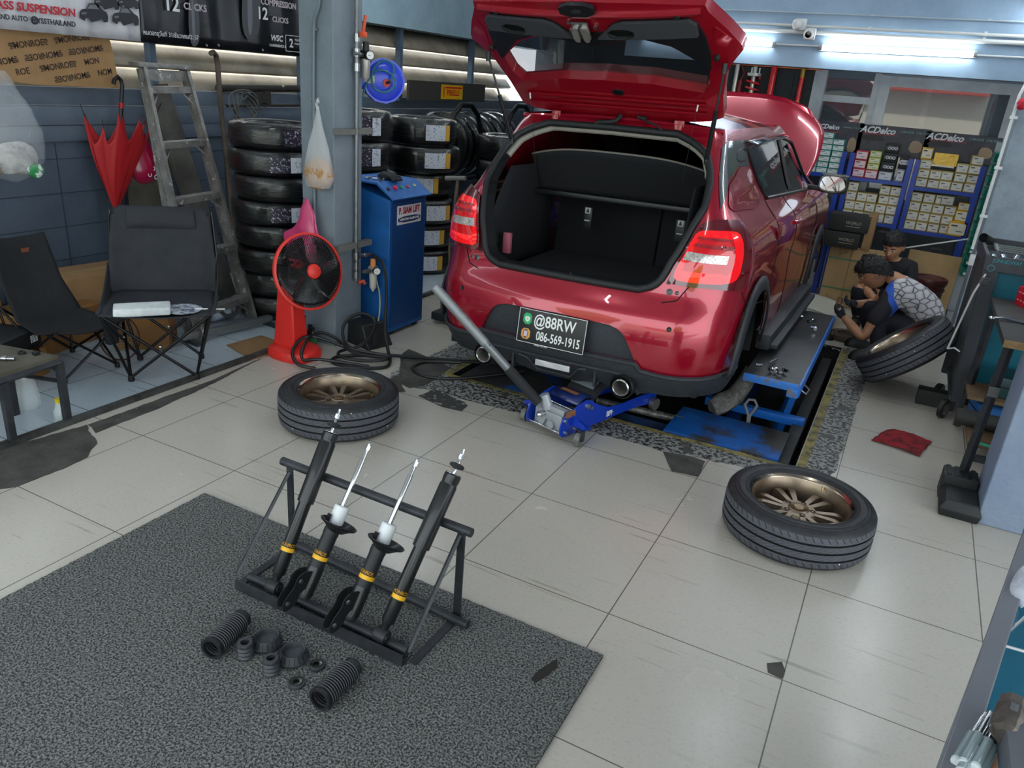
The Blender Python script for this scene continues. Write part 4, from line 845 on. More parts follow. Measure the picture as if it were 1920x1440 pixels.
jp('cover_plate', lambda b: b.grid(lambda u, v: ((u - .5) * .2, .07 + .15 * v, .175 + .03 * math.sin(PI * v)), 2, 6), mat('jack_cover', '17275e', .35, coat=.4), solid=.004)
jp('cover_label', lambda b: b.box((0, .12, .213), (.11, .03, .002), T_()), mat('label_brown', '8a5a3a', .5))
ar = jp('lift_arm', lambda b: b.rings([[(-.085, y, z - .03), (.085, y, z - .03), (.085, y, z + .03), (-.085, y, z + .03)] for y, z in ((.20, .17), (.30, .235), (.55, .27), (.66, .24))]), JD)
jp('arm_plate', lambda b: b.box((0, .265, .232), (.155, .09, .006), T_(0, 0, 0) @ Matrix.Translation((0, .265, .232)) @ Matrix.Rotation(R(33), 4, 'X') @ Matrix.Translation((0, -.265, -.232)) @ Matrix.Translation((0, 0, .022))), mat('jack_silver', '8f969c', .35, .5), ar)
jp('arm_label', lambda b: b.box((0, .39, .2895), (.13, .10, .002), Matrix.Translation((0, .39, .29)) @ Matrix.Rotation(R(8), 4, 'X') @ Matrix.Translation((0, -.39, -.29))), mat('label_speckle', 'c9c2b8', .5, col2='4a4640', vs=60, lo=.5, hi=.55), ar)
jp('saddle', lambda b: b.lathe([(0, .30), (.05, .30), (.055, .315), (.045, .31), (0, .305)], 24, T_(0, .62, 0)), JD)
pu = jp('pump_body', lambda b: (b.box((0, .02, .09), (.19, .12, .09), bev=.012), b.cyl((-.03, -.06, .085), (-.03, .0, .085), .026, n=18), b.cyl((.035, -.06, .075), (.035, .0, .075), .022, n=18)), JG)
jp('pump_piston', lambda b: (b.cyl((-.03, -.075, .115), (-.03, -.02, .12), .014, n=12), b.sph((-.03, -.075, .115), .016)), CHR, pu)
ys = jp('handle_yoke', lambda b: (b.box((0, -.015, .15), (.20, .04, .035), bev=.008), b.cyl((-.02, -.02, .14), (-.045, -.035, .215), .03, .026, n=18)), JG)
W2 = Matrix.Translation((1.60, 2.44, 0)) @ Matrix.Rotation(R(-17.5), 4, 'Z'); inv = W2.inverted()
h0, h1 = inv @ V((1.555, 2.40, .15)), inv @ V((.975, 2.215, .725)); dv = h1 - h0
jp('handle_lower', lambda b: b.cyl(h0 + dv * .04, h0 + dv * .33, .027, n=20), mat('handle_foam', '232426', .8))
jp('handle_middle', lambda b: b.cyl(h0 + dv * .22, h0 + dv * .56, .0225, n=20), mat('handle_grey', '7f8285', .35, .6))
jp('handle_grip', lambda b: (b.cyl(h0 + dv * .54, h1, .0255, n=24, cap=False), b.cyl(h0 + dv * .97, h1, .0215, n=24, cap=False), b.lathe([(.0215, 0), (.0255, 0)], 24, frame(h1, dv)), b.lathe([(0, 0), (.0215, 0)], 24, frame(h0 + dv * .97, dv))), mat('handle_grip_grey', '8d9092', .35, .5, bump=.3, bs=200))
jp('handle_pin', lambda b: b.cyl(h0 + dv * .535 + V((-.03, 0, 0)), h0 + dv * .535 + V((.03, 0, 0)), .004, n=8), CHR)
# ---------------------------------------------------------------- left bay: banners, cardboard, umbrella, bags
YZM = lambda x, y, z: Matrix(((0, 0, 1, x), (1, 0, 0, y), (0, 1, 0, z), (0, 0, 0, 1)))   # text plane facing +X
BNW = mat('banner_white', 'c9c9ce', .35, col2='b3b2b6', vs=3, bump=.2, bs=5)
BNB = mat('banner_black', '101114', .28, col2='1d1f24', vs=2.5, bump=.35, bs=5)
INK = mat('ink_dark', '26262b', .5); INR = mat('ink_red', 'b3232f', .45); INW = mat('ink_white', 'd9d9dc', .5); ING = mat('ink_grey', '66686e', .5); INP = mat('ink_pale', 'b9aeb4', .5)
XB = -1.84
y0, z0 = (-1.84,2.855,1.823)[1:]
def banner(nm, ya, yb, zb, m, label):
    t = thing(nm, label, 'banner', (XB, (ya + yb) / 2, zb))
    b = MB(); b.grid(lambda u, v: (.012 * math.sin(u * 23) * math.sin(v * 5 + u * 9) + .006 * math.sin(u * 51), ya + (yb - ya) * u - (ya + yb) / 2, (2.62 - zb) * v), 60, 12); b.obj('banner_sheet', m, t, solid=.004)
    return t
yl = (-1.84,1.719,1.731)[1]; ym = (-1.84,2.856,1.758)[1]; yr_ = (-1.84,4.943,1.774)[1]
tw = banner('vinyl_banner', yl, ym, 1.765, BNW, 'white vinyl banner with red lettering at the upper left of the wall')
def bt(t, nm, s, px, size, m, **k):
    p = V(px) - V(t.location); b = MB(); b.text(s, size, YZM(.022, p.y, p.z), 0, **k); return b.obj(nm, m, t)
bt(tw, 'red_lettering', 'CLASS SUSPENSION', (-1.84,2.389,1.891), .062, INR, al='RIGHT', bold=.03, shear=.1, sx=1.02)
bt(tw, 'black_lettering', 'THAILAND AUTO', (-1.84,2.084,1.829), .038, INK, al='RIGHT', bold=.02, sx=.9)
bt(tw, 'black_lettering', '@YSSTHAILAND', (-1.84,2.383,1.827), .042, INK, al='RIGHT', bold=.02, sx=.9)
p_ = V((-1.84,2.125,1.828)) - V(tw.location); b = MB(); b.lathe([(.014, 0), (.023, 0)], 24, YZM(.022, p_.y, p_.z) @ Matrix.Identity(4)); b.box((0, 0, 0), (.02, .006, .001), YZM(.0225, p_.y, p_.z)); b.obj('round_icon', INK, tw)
CARP = [(-.5, -.18), (-.47, -.02), (-.40, .06), (-.22, .10), (-.12, .26), (.14, .28), (.33, .12), (.46, .06), (.50, -.06), (.47, -.22), (.33, -.24), (.28, -.14), (.16, -.2), (-.1, -.28), (-.18, -.16), (-.3, -.18), (-.34, -.26)]
for q, k in (((-1.84,2.513,1.906), 1), ((-1.84,2.74,1.907), 1), ((-1.84,2.612,1.983), .9), ((-1.84,2.771,1.998), .8)):
    p_ = V(q) - V(tw.location); b = MB(); b.prism([(x * .2 * k, y * .2 * k) for x, y in CARP], .001, YZM(.022, p_.y, p_.z)); pic = b.obj('printed_truck', INK, tw)
    b = MB(); b.prism([(x * .2 * k, y * .2 * k) for x, y in ((-.2, .1), (-.11, .23), (.1, .25), (.2, .12))], .001, YZM(.0235, p_.y, p_.z)); b.prism([(x * .2 * k, y * .2 * k) for x, y in ((-.42, -.02), (-.25, -.0), (-.26, -.06), (-.42, -.09))], .001, YZM(.0235, p_.y, p_.z)); b.obj('printed_window', ING, pic)
tb = banner('vinyl_banner', ym + .005, yr_, 1.762, BNB, 'black vinyl banner with white 12 CLICKS lettering beside the grey column')
bt(tb, 'white_lettering', '12', (-1.84,3.115,2.019), .13, INW, bold=.02); bt(tb, 'pink_lettering', 'CLICKS', (-1.84,3.316,2.02), .062, INP, bold=.02)
bt(tb, 'pink_lettering', 'COMPRESSION', (-1.84,4.151,2.131), .062, INP, bold=.02, sx=.95); bt(tb, 'white_lettering', '12', (-1.84,3.967,2.043), .12, INW, bold=.02); bt(tb, 'pink_lettering', 'CLICKS', (-1.84,4.163,2.016), .055, INP, bold=.02)
bt(tb, 'thai_lettering', 'หมดอายุวันที่ 31/ธันวาคม/2567', (-1.84,3.095,1.823), .042, INW, sx=.9)
bt(tb, 'white_lettering', 'WSC', (-1.84,4.114,1.879), .062, INW, bold=.02, shear=.2); bt(tb, 'small_lettering', 'CONFIDENCE &', (-1.84,4.124,1.824), .026, INW, bold=.02)
p_ = V((-1.84,4.316,1.853)) - V(tb.location); b = MB(); b.text('2', .09, YZM(.022, p_.y - .035, p_.z), 0, bold=.02); b.text('YEARS', .028, YZM(.022, p_.y + .045, p_.z + .03), 0); b.text('WARRANTY', .018, YZM(.022, p_.y + .05, p_.z), 0)
for dy, dz, w, h in ((0, .06, .2, .004), (0, -.06, .2, .004), (-.1, 0, .004, .12), (.1, 0, .004, .12)): b.box((.022, p_.y + dy, p_.z + dz), (.001, w, h))
b.obj('warranty_mark', INW, tb)
for q, w, h in (((-1.84,3.293,1.935), .11, .34), ((-1.84,3.845,2.061), .22, .42)):
    p_ = V(q) - V(tb.location); b = MB(); b.prism(rnd_poly([(-w / 2, -h / 2), (w * .3, -h / 2), (w / 2, 0), (w * .4, h / 2), (-w * .3, h / 2)], 2), .001, YZM(.0215, p_.y, p_.z)); b.prism(rnd_poly([(-w * .2, -h * .45), (w * .05, -h * .4), (w * .1, h * .45), (-w * .1, h * .45)], 2), .001, YZM(.0225, p_.y, p_.z), 1); b.obj('printed_part', [mat('ink_steel', '3e3f43', .4), ING], tb)
for q in ((-1.84,3.399,1.782), (-1.84,3.51,1.79), (-1.84,3.957,1.786)): p_ = V(q) - V(tb.location); b = MB(); b.lathe([(.004, 0), (.009, .002), (.010, 0)], 12, YZM(.02, p_.y, p_.z)); b.obj('eyelet', STL, tb)
# cardboard sheet printed with upright and upside-down words, tucked above the planks
CDB = mat('cardboard', '9c7a53', .8, col2='8c6c48', vs=3, bump=.1, bs=60)
CDX = -1.90
t = thing('cardboard_sheet', 'cardboard sheet covered in dark printed words under the white banner', 'cardboard', (CDX, 2.0, 1.47))
q = [V((-1.9,1.787,1.767)), V((-1.9,2.631,1.796)), V((-1.9,2.667,1.748)), V((-1.9,2.702,1.46)), V((-1.9,2.104,1.469)), V((-1.9,1.742,1.509))]
b = MB(); b.prism([(p.y - 2.0, p.z - 1.47) for p in q], .006, YZM(0, 0, 0)); cs = b.obj('card_panel', CDB, t)
P2 = [(p.y - 2.0, p.z - 1.47) for p in q]
for r_ in range(9):
    for c_ in range(-1, 6):
        y_, z_ = -.74 + c_ * .285 + r_ * .085, .36 - r_ * .058 + c_ * .05 - .285
        z_ += .0
        for z2 in (z_,):
            fit = lambda a, c: all(inside((y_ + dx, z2 + dx * .17 + dy), P2) for dx in (a, c) for dy in (-.02, .02))
            s_, o_ = ('MONROE', 0) if fit(-.12, .12) else ('MON', -.055) if fit(-.11, -.01) else ('ROE', .055) if fit(.01, .11) else (None, 0)
            if not s_: continue
            M = YZM(.0075, y_, z2) @ Matrix.Rotation(.17, 4, 'Z') @ Matrix.Translation((o_, 0, 0)) @ Matrix.Rotation(PI if r_ % 2 else 0, 4, 'Z'); b = MB(); b.text(s_, .05, M, 0, ext=.0004, bold=.02, sx=.9)
            if not o_:
                for s in (-1, 1):
                    for k in range(4): b.box((s * (.106 + .005 * (k % 2)), .015 - .0095 * k, 0), (.034 - .006 * k, .006, .0008), M)
            b.obj('printed_word', mat('ink_brown', '3b2c22', .7), cs)
# umbrella hung by its hook, canopy half furled, tip down
UM = mat('umbrella_red', 'a8161c', .6, bump=.1, bs=40)
tip = V((-1.8,2.496,.654)); top = V((-1.8,2.647,1.469)); ax = (top - tip)
t = thing('umbrella', 'red umbrella hanging tip-down from the wall planks', 'umbrella', tip)
loc = lambda p: V(p) - tip
b = MB(); n_ = 8
L_ = .70; rib = []
for k in range(n_):
    a = 2 * PI * k / n_ + .25; w_ = (.19, .15, .21, .12, .18, .23, .14, .17)[k]; h_ = (1.0, .9, .98, .84, .97, .88, .95, .9)[k]
    rib.append(V((.10 * math.sin(a) * .7 * (w_ / .17), w_ * 1.5 * math.cos(a), L_ * h_)))
def cano(u, v):
    k = int(u * n_) % n_; f = u * n_ - int(u * n_); A, B = rib[k], rib[(k + 1) % n_]
    e = A.lerp(B, f); sag = 4 * f * (1 - f); e = e * (1 - .13 * sag); e.z = (A.z * (1 - f) + B.z * f) * (1 - .26 * sag)
    p = e * v; bulge = math.sin(PI * min(1, v * 1.02)) * .10; p.y *= (1 + bulge * .8); p.x *= 1 + bulge
    return p + V((.004 * math.sin(40 * u + 5 * v), .006 * math.sin(33 * u * 2 + 8 * v), 0)) * v + V((ax.x / ax.z * p.z, ax.y / ax.z * p.z, 0))
b.grid(cano, 96, 18, cu=True); b.obj('canopy', UM, t, solid=.002, ang=50)
b = MB(); b.grid(lambda u, v: V(cano(u, .12 + .87 * v)) * .97, 96, 8, cu=True); b.obj('canopy_lining', mat('lining_black', '0c0c0e', .7), t)
for k in range(n_): b = MB(); p = V(cano(k / n_, 1.0)); b.cyl(p * .93, p + (p - V((0, 0, .3))).normalized() * .035, .003, n=6); b.obj('rib_tip', mat('rib_black', '111112', .4), t)
b = MB(); b.cyl((0, 0, -.085), (0, 0, .02), .006, .009, n=10); b.obj('ferrule', UM, t); b = MB(); b.cyl((0, 0, -.105), (0, 0, -.085), .005, n=10); b.obj('ferrule_tip', STL, t)
hk = ax.normalized()
b = MB(); b.cyl((0, 0, 0), ax * .80, .006, n=8); b.obj('shaft', mat('rib_black', '111112', .4), t)
b = MB(); b.tube([ax * .78, ax * .94, ax * 1.02, ax * 1.06 + V((0, -.012, .0)), ax * 1.08 + V((0, -.035, .005)), ax * 1.06 + V((0, -.06, 0)), ax * 1.03 + V((0, -.066, 0))], .013, 10); b.obj('crook_handle', mat('handle_black', '101012', .4), t)
b = MB(); b.cyl(ax * .845, ax * .885, .0165, n=14); b.obj('release_ring', UM, t)
# plastic bags
def blob(cx, r, top_z, n=28, m_=18, amp=.05, seed=0, tail=.2, pinch=.12):
    """bag shape: full at the bottom, drawn into a neck"""
    def f(u, v):
        a = 2 * PI * u; w = math.sin(PI * min(1, v * 1.0 / (1 - tail) * .62 + .0)) if v < 1 - tail else None
        s = max(0, math.sin(PI * (v ** .62) * .94 + .06)); k = s if v < .55 else max(pinch, s)
        p = V((r[0] * k * math.cos(a), r[1] * k * math.sin(a), top_z * v)); q = noise.noise_vector(p * 9 + V((seed, 0, 0))); fold = .07 * math.sin(a * 7 + seed) * v
        return p + V((p.x * fold, p.y * fold, 0)) + q * amp * min(1, .3 + v)
    return MB().grid(f, n, m_, cu=True)
CLP = mat('clear_plastic', 'dfe4e8', .10, alpha=.17, spec=1, coat=1, bump=1, bs=26)
t = thing('plastic_bag', 'bulging clear plastic bag hanging at the left edge of the wall', 'bag', (-1.72,1.802,.929))
b = blob(0, (.13, .21), .62, amp=.03, seed=3); b.obj('bag_film', CLP, t)
b = MB(); b.sph((.0, .03, .13), (.08, .13, .11)).noise(.03, 11); b.obj('bag_filling', mat('crumpled_white', 'c4c2bd', .6, col2='8f8c88', vs=12), t)
b = MB(); b.sph((0, -.14, .09), (.07, .07, .06)).noise(.02, 12); b.obj('bag_bread', mat('bread_brown', '9a7447', .7), t)
b = MB(); b.sph((.075, .085, .07), (.025, .05, .04)).noise(.01, 20); b.obj('bag_green_pack', mat('pack_green', '2f8a4e', .4, col2='d9dfda', vs=22, lo=.5, hi=.55), t)
t = thing('plastic_bag', 'crimson plastic bag with white print hanging behind the umbrella', 'bag', (-1.86,2.797,.82))
b = blob(0, (.06, .12), .36, amp=.02, seed=8); b.obj('bag_film', mat('bag_crimson', 'a3123f', .3, coat=.5), t)
b = MB()
for y, z in ((.0, .08), (.05, .06), (.03, .12)): b.lathe([(.010, 0), (.017, 0)], 14, YZM(.062, y, z))
b.obj('bag_print', INW, t)
t = thing('plastic_bag', 'white translucent bag of crumbly snacks tied to the conduit on the column', 'bag', (-.184,2.7,1.032))
b = MB()
def wb(u, v):
    a = 2 * PI * u; k = [(0, .75), (.08, 1.0), (.3, .92), (.55, .62), (.8, .27), (1, .07)]
    for i in range(5):
        if k[i][0] <= v <= k[i + 1][0]: w = k[i][1] + (k[i + 1][1] - k[i][1]) * (v - k[i][0]) / (k[i + 1][0] - k[i][0])
    return V((.107 * w * math.cos(a), .058 * w * math.sin(a) * (1 - .3 * v), .46 * v)) + noise.noise_vector(V((math.cos(a) * 2, math.sin(a) * 2, v * 5))) * .008 * (1 - v)
b.grid(wb, 36, 20, cu=True); b.poly([wb(k / 36, 0) for k in range(36)][::-1]); b.obj('bag_film', mat('bag_white_film', 'e9e9ec', .35, alpha=.3, spec=.6), t)
b = MB(); b.sph((0, 0, .075), (.101, .053, .088), 40, 24).noise(.012, 60); b.obj('snack_filling', mat('snack_crumbs', 'd0a678', .8, col2='a9794d', vs=60, bump=1, bs=140), t)
b = MB(); b.tube([(0, 0, .44), (-.012, .0, .47), (-.004, .01, .50), (.006, 0, .48)], .008, 8); b.obj('bag_knot', mat('bag_white_film', 'e9e9ec', .35), t)
t = thing('plastic_bag', 'pink plastic bag hanging behind the fan on the column', 'bag', (-.28,2.7,.55))
b = MB()
def pk(u, v):
    a = 2 * PI * u; w = (1 - v) ** .75 * (1 + .12 * math.sin(v * 9)); w = max(w, .06)
    p = V((.15 * w * math.cos(a) * (1 + .06 * math.sin(9 * a)), .07 * w * math.sin(a), .40 * v)); p.x -= .11 * math.exp(-((v - .38) / .14) ** 2) * max(0, -math.cos(a)) ** 2; return p + noise.noise_vector(p * 12) * .012
b.grid(pk, 44, 22, cu=True); b.poly([pk(k / 44, 0) for k in range(44)][::-1]); b.obj('bag_film', mat('bag_pink', 'c43b6e', .35, coat=.3, alpha=.93), t)
b = MB(); b.tube([(0, 0, .38), (-.03, 0, .40), (-.035, 0, .36), (-.02, 0, .31)], .0025, 6); b.obj('bag_cord', RUB, t)
# ---------------------------------------------------------------- ladder, boards, hooked pipe
ALU = mat('ladder_aluminium', '8d8b88', .5, .5, col2='6d6a66', vs=10, spots=[('cfccc6', 22, .62), ('3c3936', 26, .68)])
t = thing('step_ladder', 'paint-spattered aluminium step ladder leaning against the left wall', 'ladder', (-.88, 2.56, 0))
O_ = V((-.88, 2.56, 0)); f0, f1, t0, t1 = V((-.82, 2.29, .0)), V((-.90, 2.82, .0)), V((-1.66, 2.70, 1.61)), V((-1.66, 3.04, 1.62))
for a, c in ((f0, t0), (f1, t1)):
    M = frame(a - O_, c - a, (1, 0, 0)); b = MB(); L_ = (c - a).length; b.box((0, 0, L_ / 2), (.07, .006, L_), M); b.box((.033, .0, L_ / 2), (.006, .026, L_), M); b.box((-.033, 0, L_ / 2), (.006, .026, L_), M); b.obj('side_rail', ALU, t)
for k in range(5):
    v = .115 + k * .205 - .01; a, c = f0.lerp(t0, v) - O_, f1.lerp(t1, v) - O_; M = frame(a.lerp(c, .5), c - a, (0, 0, 1)); b = MB(); w_ = (c - a).length; b.box((.0, 0, 0), (.012, .075, w_), M); b.box((-.018, -.036, 0), (.035, .005, w_), M); b.box((-.018, .036, 0), (.035, .005, w_), M); s_ = b.obj('step', ALU, t)
    for e, o in ((a, c), (c, a)): b = MB(); b.tube([e.lerp(o, .26) + V((.01, 0, -.02)), e.lerp(o, .02) + V((.05, 0, -.115))], .006, 6); b.obj('step_brace', ALU, s_)
b = MB(); b.box((0, 0, 0), (.11, .42, .03), T_(*((t0 + t1) / 2 - O_ + V((-.01, 0, .01))), 0, 0, R(-3)), bev=.004); b.box((0, 0, 0), (.01, .34, .07), T_(*((t0 + t1) / 2 - O_ + V((.03, 0, -.05))))); b.obj('top_cap', ALU, t)
b = MB(); g0, g1 = V((-1.02, 2.36, .0)), V((-1.06, 2.90, .0))
for a, c in ((g0, t0), (g1, t1)): M = frame(a - O_, c - a, (1, 0, 0)); b.box((0, 0, (c - a).length / 2), (.04, .025, (c - a).length), M)
b.obj('rear_leg', ALU, t)
GRB = mat('board_grey', '57554f', .8, col2='383632', vs=4)
q = [V((-1.88,2.774,.752)), V((-1.88,2.93,.738)), V((-1.88,2.895,.328)), V((-1.88,2.714,.356))]
b = MB(); b.box((-1.86, 2.84, .50), (.02, .36, 1.0), T_()); tag(b.obj('plywood_board', mat('board_edge', '5a564d', .8, col2='4a473f', vs=4)), 'grey board leaning on the wall behind the dark camp chair', 'board')
b = MB(); a = V((-1.45, 3.10, 0)); c = V((-1.86, 2.96, 1.50)); M = frame(a, c - a, (0, 1, 0)); b.box((0, 0, .78), (.18, .03, 1.55), M); tag(b.obj('timber_plank', GRB), 'long dark plank standing behind the ladder', 'plank')
b = MB(); p = [V((-1.5,3.261,.398)), V((-1.6,3.318,.997)), V((-1.68,3.364,1.405)), V((-1.68,3.36,1.66)), V((-1.68,3.35,1.716)), V((-1.66,3.309,1.736)), V((-1.62,3.252,1.728))]; p = [V((-1.28, 3.12, .0))] + p; b.tube(p, .019, 10); tag(b.obj('hooked_pipe', mat('pipe_rusty', '4b443e', .6, .4, col2='6a5a4c', vs=9)), 'rusty pipe with a hooked top leaning between ladder and tyres', 'pipe')
b = MB(); b.tube([V((-1.945,3.592,1.483)), V((-1.945,4.496,1.502))], .028, 10); b.tube([V((-1.9,3.63,1.359)), V((-1.9,4.441,1.37))], .012, 8); b.box(V((-1.9,3.973,1.423)), (.04, .12, .08)); b.box(V((-1.9,4.063,1.425)), (.04, .06, .1)); tag(b.obj('pipe_rail', mat('rail_dirty', '26221f', .7, col2='a9a49c', vs=12, lo=.62, hi=.7)), 'dirty horizontal pipe fixed under the louvres beside the column', 'pipe')
b = MB(); 
for k in range(5): b.tube([(-1.5 + .04 * math.sin(i * .5 + k), 3.42 + (.12 - .012 * k) * math.cos(2 * PI * i / 24), 1.37 + (.13 - .012 * k) * math.sin(2 * PI * i / 24)) for i in range(24)], .006, 6, closed=True)
tag(b.obj('cable_coil', mat('cable_grey', '4d4d4b', .6)), 'coil of grey cable above the wrapped tyre stack', 'cable')
# steel bar and clutter on the floor under the ladder
t = thing('steel_bar', 'grey steel bar with short feet on the floor below the ladder', 'bar', (-.83, 2.5, 0)); b = MB(); b.box((0, 0, .045), (.045, .72, .04), T_(0, 0, 0, 0, 0, R(-10)), bev=.004); b.obj('bar_channel', mat('bar_grey', '77797a', .45, .5), t)
for y in (-.26, .33): b = MB(); b.box((.03, y, .0125), (.16, .03, .025), T_(0, 0, 0, 0, 0, R(-10))); b.obj('bar_foot', STD, t)
t = thing('trash_bag', 'crumpled white plastic sack on the floor under the ladder', 'bag', (-1.22, 2.56, .0)); b = MB(); b.sph((0, 0, .12), (.16, .2, .15), 28, 18).noise(.05, 9, 4); b.obj('sack_film', mat('sack_white', 'b9bcc0', .4, col2='8f949a', vs=9, bump=.5, bs=25), t)
b = MB(); b.sph((.10, .14, .05), (.12, .1, .06), 20, 12).noise(.03, 14, 2); b.obj('sack_fold', mat('sack_blue', 'a3b0c0', .45), t)
b = MB(); b.lathe([(.05, -.02), (.075, -.02), (.075, .02), (.05, .02)], 24, frame((-1.02, 2.72, .1), (1, -.6, .4)), closed=True); tag(b.obj('tape_roll', mat('tape_black', '141415', .5)), 'black roll of tape on the sack under the ladder', 'tape')
b = MB(); b.prism(jag([(-.659,2.348), (-.633,2.624), (-.48,2.611), (-.332,2.362), (-.352,2.247)], .004, .05, 3), .004, z0=.002); tag(b.obj('cardboard_mat', mat('card_brown', '8a6b47', .8, col2='7b5f40', vs=5)), 'flattened brown cardboard on the floor behind the fan base', 'cardboard')
# ---------------------------------------------------------------- camp chairs
CVB = mat('canvas_black', '0f1013', .8, col2='16181c', vs=20, bump=.15, bs=200); CVG = mat('canvas_charcoal', '1d1f24', .75, col2='26282e', vs=6, bump=.3, bs=12)
TUB = mat('tube_black', '101114', .3, .3); FTB = mat('foot_black', '0a0a0b', .6)
def foot_tubes(t, P):
    for a, c, nm in P: b = MB(); b.cyl(a, c, .0085, n=10); b.obj(nm, TUB, t)
def chair_b(loc, rz):
    t = thing('camp_chair', 'charcoal folding camp chair with a wide back, in front of the ladder', 'chair', loc, rz)
    F = [(-.17, -.17, .02), (.17, -.17, .02), (.17, .17, .02), (-.17, .17, .02)]; U = [(-.27, -.24, .40), (.27, -.24, .40), (.25, .20, .38), (-.25, .20, .38)]
    for i in range(4):
        p = F[i]; b = MB(); b.lathe([(0, 0), (.016, 0), (.018, .012), (.014, .034), (0, .036)], 14, T_(p[0], p[1], 0)); ft = b.obj('foot_cap', FTB, t)
    P = []
    for i, j in ((0, 1), (1, 0), (1, 2), (2, 1), (2, 3), (3, 2), (3, 0), (0, 3)): P.append((F[i], U[j], 'cross_tube'))
    for i in range(4): P.append((F[i], U[i], 'leg'))
    foot_tubes(t, P)
    for i, j in ((0, 1), (1, 2), (2, 3), (3, 0)): c = (V(F[i]) + V(F[j]) + V(U[i]) + V(U[j])) / 4; b = MB(); b.sph(c, .011); b.obj('joint_rivet', STL, t)
    for s in (-1, 1): b = MB(); b.tube([(s * .25, .20, .38), (s * .285, .27, .62), (s * .27, .31, .86)], .0085, 8); b.obj('back_tube', TUB, t)
    b = MB(); b.grid(lambda u, v: ((u - .5) * (.56 - .02 * v), -.26 + .44 * v, .405 - .05 * math.sin(PI * u) * math.sin(PI * min(1, v * .9 + .1)) + .02 * v), 20, 14); b.obj('seat', CVG, t, solid=.006)
    def bk(u, v):
        w = .57 - .06 * v + .02 * math.sin(PI * v); y = .17 + .13 * v + .03 * math.sin(PI * u) * (1 - v); x = (u - .5) * w; e = abs(u - .5) * 2
        return x, y - .09 * max(0, e - .75) * (1 - v) * 4 * .5 + .008 * noise.noise(V((x * 9, v * 5, 2))), .37 + .52 * v - .03 * max(0, (e - .8) / .2) ** 2 * (v > .9)
    b = MB(); b.grid(bk, 28, 20); bo = b.obj('backrest', CVG, t, solid=.008)
    b = MB(); b.grid(lambda u, v: (V(bk(.16 + .68 * u, .76 + .22 * v)) + V((0, -.016 * math.sin(PI * v) ** .5 - .004, 0))), 14, 8); b.obj('head_pillow', CVG, bo)
    for s in (-1, 1): b = MB(); b.grid(lambda u, v: (s * (.275 + .02 * u), -.24 + .46 * v, .41 + .17 * u * v * v), 4, 12); b.obj('side_panel', CVG, t, solid=.006)
    return t
chair_b((-.60, 1.85, .002), R(44))
t = thing('camp_chair', 'black low-slung camp chair with a brown tag, at the left by the wall', 'chair', (-1.03, 1.54, .002), R(90)); t.scale = (.80, .95, .88)
F = [(-.20, -.20, .02), (.20, -.2, .02), (.20, .22, .02), (-.20, .22, .02)]; U = [(-.27, -.27, .36), (.27, -.27, .36), (.25, .24, .40), (-.25, .24, .40)]
for p in F: b = MB(); b.lathe([(0, 0), (.016, 0), (.018, .012), (.014, .034), (0, .036)], 14, T_(p[0], p[1], 0)); b.obj('foot_cap', FTB, t)
foot_tubes(t, [(F[i], U[j], 'cross_tube') for i, j in ((0, 1), (1, 0), (1, 2), (2, 1), (2, 3), (3, 2), (3, 0), (0, 3))])
for s in (-1, 1): b = MB(); b.tube([(s * .20, .22, .03), (s * .25, .26, .40), (s * .20, .36, .80)], .0085, 8); b.obj('back_tube', TUB, t)
def slg(u, v):
    k = [(-.30, .36, .54), (-.08, .30, .52), (.12, .33, .47), (.24, .52, .42), (.33, .80, .40)]; q = v * 4; i = min(3, int(q)); f = q - i; a = [k[i][j] + (k[i + 1][j] - k[i][j]) * f for j in range(3)]
    return (u - .5) * a[2], a[0] + .02 * math.sin(PI * u), a[1] - .05 * math.sin(PI * u) * (1 - v * .8)
b = MB(); b.grid(slg, 16, 24); sl = b.obj('sling_seat', CVB, t, solid=.006)
b = MB(); p = V(slg(.58, .93)); b.box(p + V((0, -.012, 0)), (.055, .004, .026)); b.obj('leather_tag', mat('tag_brown', '6b3d22', .6), sl)
b = MB(); b.box((.10, -.30, .27), (.08, .05, .12), bev=.015); b.obj('cup_pocket', mat('pocket_mesh', '1c1f25', .5), t)
t = thing('paper_bag', 'crumpled white paper bag lying on the charcoal camp chair', 'bag', (-.53, 1.67, .40), R(50)); b = MB(); b.box((0, 0, .02), (.28, .13, .045), bev=.012).noise(.010, 14); b.obj('bag_paper', mat('paper_white', 'd5d9da', .7, col2='b9bec0', vs=9), t, sub=1)
t = thing('hand_fan', 'round printed paper fan with a white stick on the charcoal chair seat', 'fan', (-.42, 1.84, .405), R(40)); b = MB(); b.lathe([(0, 0), (.10, 0), (.10, .002), (0, .002)], 28); b.obj('fan_paper', mat('print_colour', 'b7b9bf', .5, col2='46556e', vs=26, lo=.45, hi=.55), t); b = MB(); b.box((.14, 0, .003), (.16, .012, .003)); b.obj('fan_stick', WHT, t)
